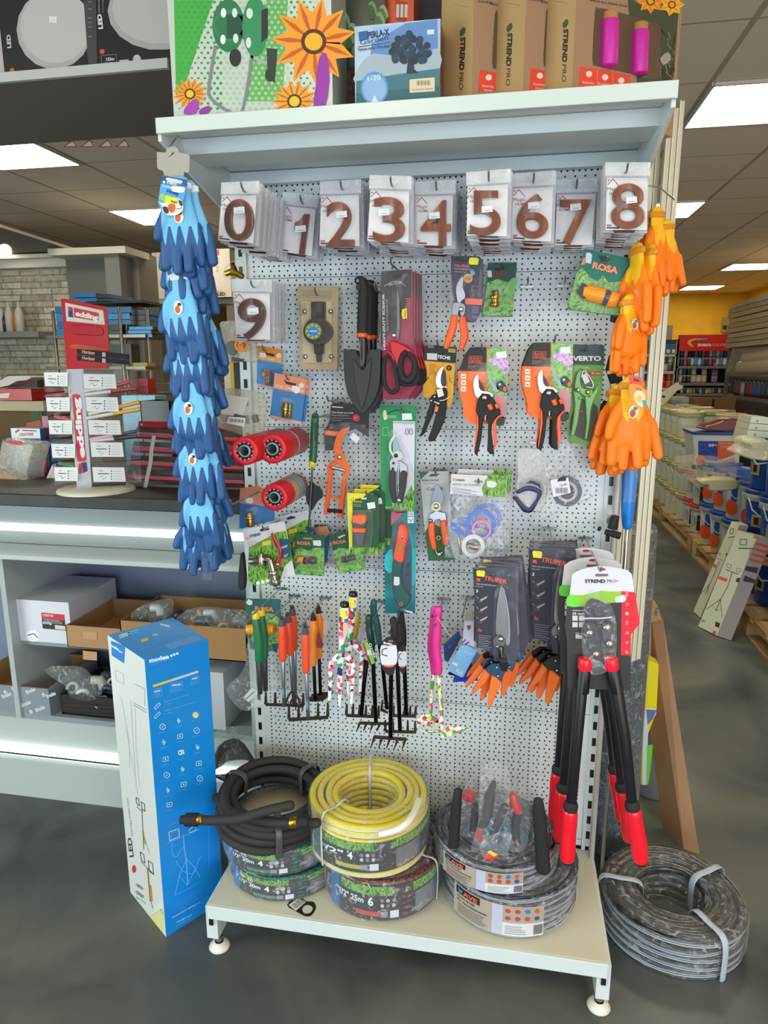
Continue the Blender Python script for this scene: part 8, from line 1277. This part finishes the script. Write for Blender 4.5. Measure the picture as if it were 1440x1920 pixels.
for x0, y0, x1, y1, yy, c, lab in ((257, 710, 276, 725, 2.1, 'b81824', 'small red box on the chrome rack, upper'), (257, 726, 278, 738, 2.1, 'a81420', 'small red box on the chrome rack, lower'), (245, 680, 275, 695, 2.15, 'b8a83a', 'yellow-green item on the chrome rack'), (210, 645, 245, 680, 2.2, '1c1c20', 'black case on the chrome rack below the blue boxes'), (230, 742, 290, 775, .85, '7ab4d8', 'light blue card standing behind the black bin'), (380, 770, 430, 810, .78, 'a01420', 'red storage bin behind the blue gloves string'), (285, 760, 300, 790, .80, 'b02434', 'red-edged box right of the black bin')):
    pbox('small_box', lab, 'box', x0, y0, x1, y1, yy, .10, ['g:'+c], zb=ZW if yy < 1 else 0 if yy > 4 else None)
pbox('storage_bin', 'black open plastic bin on the worktop behind the organiser', 'bin', 265, 752, 318, 790, .62, .14, ['g:1a1a1c'], open_=1, zb=ZW)
# shelf with LED cartons, lit yellow wall and goods behind, seen left of the rack
a0 = at(285, 562, y=4.6); a1 = at(440, 562, y=4.6); t = thing('wall_unit', 'grey shelving with lamp cartons seen between the blue gloves and the rack', 'shelving', ((a0.x+a1.x)/2, 4.7, a0.z)); MB().box(((a0.x+a1.x)/2, 4.75, a0.z-.03), (a1.x-a0.x, .4, .05), '8a857c').build('shelf_board', t)
p = at(431, 600, y=4.55); MB().box((p.x, 4.6, 1.1), (.07, .07, 2.2), '6a645c').build('post', t)
pbox('lamp_carton', 'white lamp carton with a black ring lamp photo, seen between the gloves and the rack', 'box', 290, 470, 401, 560, 4.56, .3, ['g:b8aea4'], 'L', [('p', '110 215 190 210 215 240 210 470 120 460', .8, 4, '1c1a1c'), ('o', '195 325 45 38', 6, 2, '9a98a8'), ('o', '195 325 30 22', 7, 2, '8a8898'), ('w', '105 330 160 465', 8, 5, 'b89a6a'), ('w', '115 290 190 450', 8, 5, '8a8aa0'), ('p', '55 245 105 248 105 275 55 270', 1, 2, 'c8602a'), ('t', '58 505 90 505 22', 2, 'LED', '3a3432', .04)], zb=a0.z)
pbox('lamp_carton', 'narrow white lamp carton lettered LED next to the black ring lamp carton', 'box', 402, 466, 430, 560, 4.5, .3, ['g:c4bcb4'], 'L', [('p', '198 130 232 130 232 175 198 172', 1, 2, 'b0304a'), ('t', '218 522 285 522 28', 2, 'LED', '2a2624', .05), ('t', '218 488 262 490 10', 2, 'AURO', '5a5450')]+[('o', '217 %d 10 7' % y, 2, 1, '55504c') for y in (207, 240, 278, 310)], zb=a0.z)
for x0, y0, x1, y1, yy, c, lab in ((383, 628, 415, 660, 4.6, 'b8b49a', 'pale container behind the blue gloves against the yellow wall'), (388, 665, 430, 722, 4.4, '8a3c1c', 'reddish brown slatted crate behind the gloves'), (405, 670, 425, 720, 4.3, '5a2414', 'dark brown box beside the slatted crate'), (433, 680, 438, 725, .80, 'd8a81c', 'thin yellow book spine left of the board edge'), (440, 680, 452, 730, .80, '141414', 'black book spine left of the board edge'), (422, 670, 432, 740, .82, 'd0ccb0', 'cream board edge left of the board')):
    pbox('stock_box', lab, 'box', x0, y0, x1, y1, yy, .07, ['g:'+c], zb=ZW if yy < 1 else 0 if yy > 4 else None)
pbox('stock_shelf', 'low brown shelving unit filling the space behind the counter', 'shelving', 200, 720, 470, 960, 3.2, .4, ['5a4030', '4a3020'])
# ============================================================ RIGHT BACKGROUND
WOOD = ramp_mat('pallet_wood', ['7a5f38', 'a5875a', 'bda06e'], 9, 3, .7, stretch=(1, .15, 1))
XP = 2.28
pal = []
for i in range(8):
    y0 = 1.75+i*1.23; XP = 2.14 if i == 0 else 2.28; t = thing('pallet', 'wooden pallet under the buckets along the aisle, %s' % ('nearest one', 'second from the front', 'third from the front', 'fourth from the front', 'fifth from the front', 'sixth from the front', 'seventh from the front', 'farthest one')[i], 'pallet', (XP, y0, 0), 'wooden pallets along the aisle')
    for j in range(3): MB().box((XP+.05+j*.35, y0+.6, .011), (.10, 1.2, .022), 'pallet_wood').build('bottom_board', t); MB().box((XP+.05+j*.35, y0+.6, .111), (.10, 1.2, .020), 'pallet_wood').build('stringer', t)
    for j in range(3):
        for k in range(3 if i < 2 else 1): MB().box((XP+.05+j*.35, y0+.07+k*.53, .061), (.10, .14, .080), 'pallet_wood').build('block', t)
    for j in range(5): MB().box((XP+.4, y0+.08+j*.26, .132), (.8, .20, .022), 'pallet_wood').build('top_board', t)
ZP = .144
def bucket(kind, x, y, z, lab, grp, r=.130, h=.25):
    key = kind
    body, lid, hn = {'white': ('g:c4ccb4', 'g:b0a46a', 'm:9a9c90'), 'red': ('g:c4ccc0', 'g:b8202c', 'm:8a8c84'), 'blue_lid': ('g:c0ccc4', 'g:1f4a9c', 'g:d0d4d0'), 'blue': ('g:1c4a94', 'g:1a3f84', 'g:d0d8dc')}[kind]
    if key not in BK:
        t = thing('bucket', lab, 'bucket', (0, 0, 0), grp); b = MB(); b.lathe([(0, 0), (r*.84, 0), (r*.86, .006), (r*.95, h*.80)], (0, 0, 0), body, 22)
        b.lathe([(r*.95, h*.80), (r*1.03, h*.80), (r*1.03, h*.92)] if kind != 'blue' else [(r*.95, h*.78), (r*1.05, h*.78), (r*1.05, h*.92)], (0, 0, 0), body if kind != 'blue' else 'g:c4d0cc', 22); b.build('tub', t)
        b = MB(); b.lathe([(r*1.04, h*.90), (r*1.06, h*.91), (r*1.06, h*.985), (r*1.0, h), (r*.93, h*.985), (0, h*.985)], (0, 0, 0), lid, 22); b.build('lid', t)
        b = MB(); b.tube([(-.6*r-r*.42*1.0, -r*.25, h*.82), (-r*.95, -r*.55, h*.62), (-r*.72, -r*.88, h*.50), (-r*.2, -r*1.08, h*.55), (r*.45, -r*.98, h*.80)], .0022 if kind != 'blue' else .004, hn, 6); b.build('handle', t)
        if kind == 'blue_lid': b = MB(); b.cylpatch((0, 0, 0), r*.96, A(212), A(232), h*.42, h*.74, 'g:1f4a9c', 5); b.build('blue_stripe', t); b = MB(); b.add([(r*1.0*cos(A(212)), r*1.0*sin(A(212)), h*.28)]+[(r*.965*cos(A(212)+.40*cos(q)), r*.965*sin(A(212)+.40*cos(q)), h*.28+h*.17*sin(q)) for q in [k*pi/9 for k in range(18)]], [(0, k+1, (k+1) % 18+1) for k in range(18)], 'g:d8501c'); b.build('orange_dot', t)
        if kind == 'blue': b = MB(); b.cylpatch((0, 0, 0), r*.965, A(205), A(232), h*.28, h*.52, 'g:a8985a', 4); b.cylpatch((0, 0, 0), r*.975, A(212), A(225), h*.33, h*.47, '1a1410', 3); b.build('gold_badge', t)
        if kind == 'red': b = MB(); b.cylpatch((0, 0, 0), r*.955, A(225), A(255), h*.12, h*.66, '2c1418', 4); b.build('dark_label', t); b = MB(); b.cylpatch((0, 0, 0), r*.955, A(190), A(215), h*.3, h*.62, '9aa29a', 4); b.build('grey_label', t)
        BK[key] = t; t.location = (x, y, z); return t
    src = BK[key]; o = dup(src, (0, 0, 0), lab, grp); o.location = (x, y, z); o.rotation_euler = (0, 0, random.uniform(-.25, .15)); return o
BK = {}
nb_ = ['front', 'second', 'third', 'fourth']
for i in range(20):           # long run of plain white buckets, four high
    y = 5.02+i*.272
    for k in range(4):
        if k == 3 and i < 1: continue
        bucket('white', XP+.16, y, ZP+k*.252, 'plain white bucket in the long four-high wall of buckets along the aisle', 'white buckets along the aisle')
    if i % 2 == 0 and i < 14: bucket('white', XP+.45, y, ZP+3*.252, 'plain white bucket on top of the second row behind the aisle wall of buckets', 'white buckets in the second row')
for i in range(2):
    for k in range(3): bucket('red', XP+.16, 4.73-i*.275, ZP+k*.252, 'white bucket with red lid, %s column, %s from the bottom' % (('rear', 'front')[i], ('lowest', 'middle', 'highest')[k]), 'red-lidded buckets')
def big(kind, x, y, z, lab, grp): o = bucket(kind, x, y, z, lab, grp); o.scale = (1.1, 1.1, 1.32); return o
for i in range(4):
    for k in range(2): big('blue_lid', XP+.165, 4.12-i*.315, ZP+k*.331, 'white bucket with blue lid and orange dot, %s tier, %s' % (('lower', 'upper')[k], ('nearest the red lids', 'second from the red lids', 'second from the blue buckets', 'nearest the blue buckets')[i]), 'blue-lidded white buckets')
for i in range(3):
    for k in range(3): big('blue', 2.385-.01*i, 2.86-i*.32, ZP+k*.331, 'deep blue bucket with a gold badge, %s column, %s tier' % (('rear', 'middle', 'nearest')[i], ('bottom', 'middle', 'top')[k]), 'deep blue buckets')
# large lying goods on top of the buckets
tb = thing('rectangular_tub', 'big white tub with blue lid and a blue and orange label', 'tub', (2.75, 4.1, .9)); pl_ = YP(4.15)
b = RUN(MB(), 'I', pl_, [('p', '505 350 1110 355 1060 720 540 720', 0, 300, 'g:bcc8c4', 0, 10)]); b.build('tub', tb); b = RUN(MB(), 'I', pl_, [('p', '495 315 1120 318 1112 358 500 345', 14, 330, 'g:1a4a9c', 0, 6)]); b.build('lid', tb)
b = RUN(MB(), 'I', pl_, [('p', '570 428 808 430 800 670 640 650 575 620', 4, 2, '16389a'), ('p', '808 430 1045 432 1010 590 800 665', 4, 2, 'd8561c'), ('t', '692 492 760 492 28', 7, '25', 'd8dce0', .05), ('t', '762 480 795 480 14', 7, 'kg', 'd8dce0', .05), ('t', '830 472 1000 470 26', 7, 'PROMIX', 'e0a088', .03), ('t', '835 512 975 510 26', 7, 'JOKER', 'e0a088', .03), ('c', '600 655 55', 8, 3, 'd8501c'), ('c', '632 672 18', 12, 3, '1c2430'), ('w', '600 560 650 520 720 570 800 610', 7, 4, '5a86c4', 2), ('w', '595 440 595 560 640 590', 7, 2, '5a86c4'), ('w', '655 435 655 515', 7, 2, '5a86c4'), ('p', '860 672 1015 625 1015 705 830 700', 4, 2, 'a8a8b0'), ('t', '875 695 1010 688 14', 6, 'vimark', '3a3a48')]); b.build('label', tb)['label'] = 'blue and orange printed label'
def slab(nm, lab, cat, k, pts, y, th, mat, n=2, extra=(), bev=8): return tag(RUN(MB(), k, YP(y), [('p', pts, 0, th, mat, n, bev)]+list(extra)).build(nm), lab, cat)
slab('plastic_sheet', 'crumpled clear plastic sheeting lying on the white buckets', 'sheet', 'I', '460 740 560 710 700 690 870 705 1020 720 1025 890 850 900 700 890 620 920 560 960 480 880', 3.3, 500, 'f:d8d4c4')
slab('foam_roll', 'cream coloured wrapped roll lying across the blue-lidded buckets', 'roll', 'I', '590 930 640 895 1020 890 1025 1010 800 1030 700 1020 690 960 620 960', 3.2, 130, 'g:c4b890', extra=[])
slab('plastic_sheet', 'shiny dark red wrapped package on top of the big tub', 'package', 'I', '800 215 900 175 1060 170 1170 200 1150 260 1000 300 840 310 700 300 620 290 680 245', 4.1, 200, 'g:6a2a2e')
slab('plastic_bag', 'pile of pale cream plastic bags on top of the blue buckets', 'bag', 'I', '1090 600 1150 560 1200 520 1200 450 1300 420 1440 430 1440 650 1300 660 1180 640', 2.3, 300, 'h:d8d4b4')
for j in range(4): slab('carton', 'pale green-white flat carton in the pile at the right edge, %s' % ('topmost', 'second from top', 'third from top', 'lowest')[j], 'box', 'I', '%d %d %d %d %d %d %d %d' % (1210-j*22, 135+j*80, 1440, 150+j*85, 1440, 230+j*85, 1190-j*22, 212+j*80), 2.75, 250, 'g:c0cab8', n=0, bev=3, extra=[('p', '%d %d %d %d %d %d %d %d' % (1275-j*15, 175+j*82, 1292-j*15, 177+j*82, 1290-j*15, 200+j*82, 1273-j*15, 198+j*82), 3, 1, '7a7a6a')])
# leaning floodlight cartons
def leanbox(tl, tr, br, bl, brr, trr, lab, kx, ops, sops, zt):
    B0, B1 = at(*bl, z=.005), at(*br, z=.005); B2 = at(*brr, z=.005)
    e = (B1-B0); nrm_ = V((-.62, -.6, 0)); T0 = at(*tl, x=B0.x+.24); L_ = T0-B0; B3 = B0+(B2-B1); vs = [B0, B1, B2, B3]+[p+L_ for p in (B0, B1, B2, B3)]
    t = thing('lamp_box', lab, 'box', B0, 'leaning floodlight cartons'); b = MB()
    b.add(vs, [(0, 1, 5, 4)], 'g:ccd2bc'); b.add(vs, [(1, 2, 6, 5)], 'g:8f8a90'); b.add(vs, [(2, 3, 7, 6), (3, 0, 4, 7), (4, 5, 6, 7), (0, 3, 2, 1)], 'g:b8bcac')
    RUN(b, 'J', Pl(B0, e.cross(L_)), ops); RUN(b, 'J', Pl(B1, (B2-B1).cross(L_)), sops); b.build('carton', t); return t
KD = '1f2e22'
j1 = [('w', '605 350 690 355 680 425 598 415 605 350', .6, 9, KD), ('w', '580 465 770 472', .6, 12, KD), ('w', '740 460 720 570', .6, 6, KD), ('w', '432 665 488 675 478 725 428 708 432 665', .6, 6, KD), ('w', '555 720 608 735 600 780 550 765 555 720', .6, 5, KD), ('w', '415 738 580 802', .6, 9, KD), ('w', '500 770 440 960 350 1120', .6, 8, KD), ('w', '350 1120 165 1252', .6, 7, KD), ('w', '350 1120 290 1270', .6, 9, KD), ('w', '350 1120 370 1368', .6, 6, KD), ('w', '245 1195 290 1270 365 1250', .6, 5, KD), ('p', '330 822 440 858 430 900 318 862', .6, .4, 'd8621c'), ('p', '780 292 830 300 820 345 770 340', .6, .4, 'd8621c'), ('p', '555 850 602 845 585 910 545 895', .6, .4, '2c3430'), ('t', '95 1400 150 1425 28', .6, 'LED', '3a4a3c', .02), ('p', '285 1410 345 1430 330 1490 280 1470', .6, .4, '24302a'), ('p', '255 1520 300 1540 285 1575 245 1560', .6, .4, 'd8621c')]
s1_ = [('p', '%d %d 960 %d 955 %d %d %d' % (815-q*28, 388+q*68, 432+q*75, 462+q*75, 800-q*28, 418+q*68), .8, .4, 'b04a24') for q in range(4)]+[('p', '675 695 840 715 815 790 660 750', .8, .4, '26262a'), ('p', '660 815 810 875 800 920 640 890', .8, .4, '2c2a30')]
leanbox((1383, 994), (1422, 1005), (1344, 1192), (1309, 1174), (1371, 1201), (1440, 1010), 'nearer leaning white floodlight carton with tripod drawing beside the pallets', 0, j1, s1_, 0)
j2 = [('w', '475 220 520 215 505 280 470 285 475 220', .6, 7, KD), ('w', '450 325 530 318', .6, 9, KD), ('w', '335 520 360 525 350 560 330 550 335 520', .6, 4, KD), ('w', '300 590 375 620', .6, 6, KD), ('w', '335 640 240 860 200 950', .6, 6, KD), ('w', '200 940 90 1055', .6, 5, KD), ('w', '200 940 150 1065', .6, 5, KD), ('w', '200 940 185 1060', .6, 4, KD), ('p', '258 660 300 680 288 725 248 700', .6, .4, 'd8621c'), ('w', '425 530 440 580', .6, 20, '202a20')]
leanbox((1372, 977), (1385, 980), (1313, 1158), (1300, 1146), (1330, 1160), (1400, 985), 'farther leaning white floodlight carton behind the near one', 0, j2, [], 0)
# shelving at the back with the red sign
YS = 9.7
def bshelf(px0, px1, pys, lab, cols, yy=YS):
    t = thing('back_shelving', lab, 'shelving', at((px0+px1)/2, pys[-1], y=yy)); a = at(px0, 700, y=yy).x; c = at(px1, 700, y=yy).x
    MB().box(((a+c)/2, yy+.45, 1.0), (c-a, .04, 2.0), cols[0]).build('back_panel', t)
    for x in (a, c): MB().box((x, yy+.22, 1.0), (.04, .44, 2.0), cols[1]).build('side_post', t)
    zs = []
    for py in pys: z = at((px0+px1)/2, py, y=yy).z; zs.append(z); MB().box(((a+c)/2, yy+.22, z-.02), (c-a, .44, .04), cols[1]).build('shelf_board', t)
    return zs
zA = bshelf(1180, 1266, (664, 696, 727, 760), 'grey shelving with white shelves and small tins, left of the red sign unit', ('4a4a48', 'b4b4a4'))
zB = bshelf(1268, 1375, (686, 718, 738), 'black shelving with tins and bottles under the red sign', ('151313', '6a6660'))
def can(x, y, z, r, h, c, lab, grp, lid='8a8a84'):
    k = (c, r, h)
    if k in CAN: o = CAN[k].copy(); COL.objects.link(o); o.location = (x, y, z); o['label'] = lab; o['group'] = grp; return o
    b = MB(); b.lathe([(0, 0), (r, 0), (r, h*.2)], (0, 0, 0), 'g:'+tint(c, .8), 12); b.lathe([(r, h*.2), (r, h*.8)], (0, 0, 0), 'g:'+c, 12); b.lathe([(r, h*.8), (r*.98, h), (r*.9, h), (0, h*.97)], (0, 0, 0), 'g:'+lid, 12)
    o = b.build('paint_tin'); loc = V(o.location)
    for v_ in o.data.vertices: v_.co += loc
    o.location = (x, y, z); CAN[k] = tag(o, lab, 'tin', grp); return o
CAN = {}
def row(px0, px1, z, yy, n, r, h, cols, lab, grp, tiers=1, skip=()):
    a = at(px0, 690, y=yy).x; c = at(px1, 690, y=yy).x
    for k in range(tiers):
        for i in range(n):
            if (i, k) in skip: continue
            cc = cols[(i*5+k*3) % len(cols)]; can(a+(c-a)*(i+.5)/n, yy+.12, z+k*h, r, h, cc, lab, grp)
row(1270, 1372, zB[0], YS, 15, .028, .13, ['2a6ab8', '1c3a6a', 'c4c4c4', 'b83a4a', '3a8ac4', '2a2a3a', 'c8a8a8'], 'small spray can or tin on the top black shelf under the red sign', 'cans on the top black shelf', 2, {(3, 1), (4, 1)})
row(1268, 1300, zB[1], YS, 4, .032, .12, ['2a2840', '3a3450', 'b8b4a8'], 'dark tin at the left of the middle black shelf', 'dark tins on the middle black shelf', 2)
row(1300, 1330, zB[1], YS, 3, .042, .12, ['b8a88c', 'c8b494'], 'beige tin on the middle black shelf', 'beige tins on the middle black shelf', 2, {(1, 1)})
row(1340, 1350, zB[1], YS, 2, .03, .10, ['2a7ac4', 'b83a5a'], 'blue and red carton-like tin stacked on the middle black shelf', 'blue stacked tins', 3)
row(1282, 1366, zB[2], YS, 14, .026, .09, ['b8b8b0', '2a2a2a', '8a8a8c', 'c8b024', 'c4c4bc', '3a3a3c'], 'small jar on the lowest visible black shelf', 'jars on the lowest black shelf')
row(1245, 1263, zA[1], YS, 2, .045, .12, ['b8b4a4', '55504a'], 'white and dark tin left of the red sign', 'tins on the grey shelving', 2)
row(1228, 1245, zA[1], YS, 3, .03, .14, ['2c2a4a', 'a83a4a', '3a2a2a'], 'narrow dark bottle left of the red sign', 'bottles on the grey shelving')
row(1210, 1266, zA[2], YS, 4, .055, .11, ['c8342c', 'd04a3c'], 'red and white tin on the grey shelving', 'red tins on the grey shelving', 2, {(0, 1), (1, 1)})
p = at(1262, 640, y=YS); pbox('paint_roller_pack', 'blue and white hanging brush pack left of the red sign', 'pack', 1247, 637, 1269, 663, YS-.02, .05, ['g:3a5a80'], '', [('p', '1248 637 1269 637 1268 645 1249 645', 3, 2, '1c1e28'), ('p', '1250 655 1256 655 1256 662 1250 662', 3, 2, 'c8c8b8'), ('p', '1260 655 1266 655 1266 662 1260 662', 3, 2, 'd0c890')])
pbox('white_panel', 'plain pale board standing against the yellow wall behind the orange gloves', 'board', 1180, 610, 1262, 664, 10.2, .03, ['a8a496'])
sg = thing('shop_sign', 'wide red shop sign with a rainbow arc above the black shelving', 'sign', at(1320, 657, y=YS-.06)); b = MB(); a = at(1273, 658, y=YS-.06); c = at(1372, 627, y=YS-.06); b.box(((a.x+c.x)/2, YS, (a.z+c.z)/2), (c.x-a.x, .12, c.z-a.z), 'g:c01c14'); b.build('panel', sg)
b = RUN(MB(), 'G', YP(YS-.062), [('t', '570 190 745 190 30', 3, 'ZORKA', 'dcc8c0', .07), ('t', '748 190 928 188 30', 3, 'COLOR', 'd0b0a8'), ('p', '450 150 470 120 520 100 560 95 560 110 510 125 490 150 530 205 480 185', 3, 2, 'd8a41c', 2), ('p', '560 93 618 92 612 118 560 112', 4, 2, '9aa43a'), ('p', '618 92 700 95 690 108 615 115', 4, 2, '7a7ab0')]); b.build('lettering', sg)
pbox('wall_poster', 'small framed colour chart poster on the yellow wall right of the red sign', 'poster', 1352, 595, 1377, 624, 11.5, .03, ['8a7a4a'], 'A', [('p', '758 590 855 588 853 712 752 712', 4, 4, '9a8a54'), ('p', '765 655 800 655 798 688 763 688', 10, 4, '2c2420'), ('c', '825 670 17', 10, 4, '7a2a1c'), ('p', '805 600 850 600 850 640 805 640', 10, 4, 'c8a41c')])
# cartons and the white tool on the buckets, middle distance
YC = 6.9
for i, (x0, y0, x1, y1, c, lab) in enumerate(((1298, 747, 1336, 774, '7a5228', 'brown carton in a white tray, left one of the pair'), (1338, 747, 1380, 776, '7a5228', 'brown carton in a white tray, right one of the pair'), (1290, 775, 1334, 800, 'a8a49c', 'white notched tray under the left brown carton'), (1334, 776, 1378, 800, 'a8a49c', 'white notched tray under the right brown carton'), (1258, 745, 1296, 775, 'b4bab0', 'pale carton with printed list left of the brown cartons'), (1378, 770, 1400, 790, 'a01c34', 'red box right of the brown cartons'), (1215, 735, 1228, 775, 'b4b49a', 'cream container behind the orange gloves'), (1222, 738, 1240, 768, '1c4a94', 'blue container beside the white tool'))):
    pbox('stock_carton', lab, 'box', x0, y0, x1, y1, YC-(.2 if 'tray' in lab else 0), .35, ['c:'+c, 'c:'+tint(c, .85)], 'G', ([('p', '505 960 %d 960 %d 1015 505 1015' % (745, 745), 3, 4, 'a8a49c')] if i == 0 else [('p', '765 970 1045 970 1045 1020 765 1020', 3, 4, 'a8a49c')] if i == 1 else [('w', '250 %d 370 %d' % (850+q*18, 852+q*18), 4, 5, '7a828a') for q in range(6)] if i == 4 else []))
tag(RUN(MB(), 'G', YP(YC-.4), [('p', '10 960 60 860 150 760 300 660 345 632 362 665 405 672 400 715 330 740 230 850 130 960 60 990 20 985', 0, 90, 'g:c8c4a4', 0, 10), ('p', '145 790 185 805 165 830 130 810', 4, 4, '2a2a24'), ('p', '115 845 135 850 125 865 108 860', 4, 4, '2a2a24'), ('p', '60 905 115 905 95 935 60 920', 4, 4, '3a3a30')]).build('sealant_bag'), 'long cream coloured bag leaning on the far buckets, printed black marks', 'bag')
# shelving with grey stacks on the right edge
XS = 3.35
t = thing('side_shelving', 'dark side shelving along the right wall with stacked sheets and bottles', 'shelving', (XS, 6.5, 0)); zz = [at(1420, 700, x=XS).z, at(1420, 747, x=XS).z]
for z in zz: MB().box((XS+.3, 5.9, z-.02), (.6, 3.4, .04), '5a564e').build('shelf_board', t)
MB().box((XS+.62, 6.8, 1.1), (.04, 5.2, 2.2), '3a3834').build('back_panel', t)
for y in (4.25, 7.55):
    for x in (XS+.02, XS+.58): MB().box((x, y, 1.05), (.04, .04, 2.1), '5a5850').build('upright', t)
for j in range(9):
    z = zz[0]+.30+j*.058; slx = -j*.0
    tag(MB().box((XS+.22+(j % 3)*.01, 6.75+(j % 2)*.03, z+.025), (.55, 1.5, .05), 'g:%s' % ('8a867a', '7c796e', '96928a')[j % 3], bev=.004).build('flat_sheet_pack'), 'grey flat wrapped sheet pack in the tall stack on the right shelving', 'sheet pack', 'grey sheet packs, far stack'); tag(MB().box((XS+.24, 5.35+(j % 2)*.03, z+.027), (.55, .95, .052), 'g:%s' % ('7a766c', '8a867c')[j % 2], bev=.004).build('flat_sheet_pack'), 'grey flat wrapped sheet pack in the nearer stack at the right edge', 'sheet pack', 'grey sheet packs, near stack')
b = MB()
for q in range(5): b.tube([(XS+.06+.1*(q % 3), 4.75+q*.1, zz[0]+.08+.10*(q//3)), (XS+.03+.1*(q % 3), 6, zz[0]+.09+.10*(q//3)), (XS+.09+.1*(q % 3), 7.3-q*.06, zz[0]+.07+.10*(q//3))], [.07, .085, .07], 'g:a29a82', 10, flat=.9)
b.prism([V((XS-.05, 4.65, zz[0]+.01)), V((XS+.5, 4.65, zz[0]+.01)), V((XS+.48, 4.65, zz[0]+.27)), V((XS, 4.65, zz[0]+.29))], (0, 2.75, 0), 'f:e0d8c0', bev=.03); tag(b.build('wrapped_goods'), 'bulky goods in crinkled clear wrap under the grey sheet stacks', 'package')
R3 = random.Random(9)
for i in range(19):
    y = 4.9+i*.135; w = i < 9; r = .055 if w else .035; h = .26 if w else .19
    can(XS+.08, y, zz[1]+.0, r, h, 'c4bea4' if w else ('8a2030', '2a4a7a', '3a3a44', '9a9a94')[R3.randrange(4)], 'white bottle on the right shelving' if w else 'small coloured bottle on the right shelving', 'white bottles on the right shelving' if w else 'coloured bottles on the right shelving', 'c8c4b4' if w else '3a3a3a')
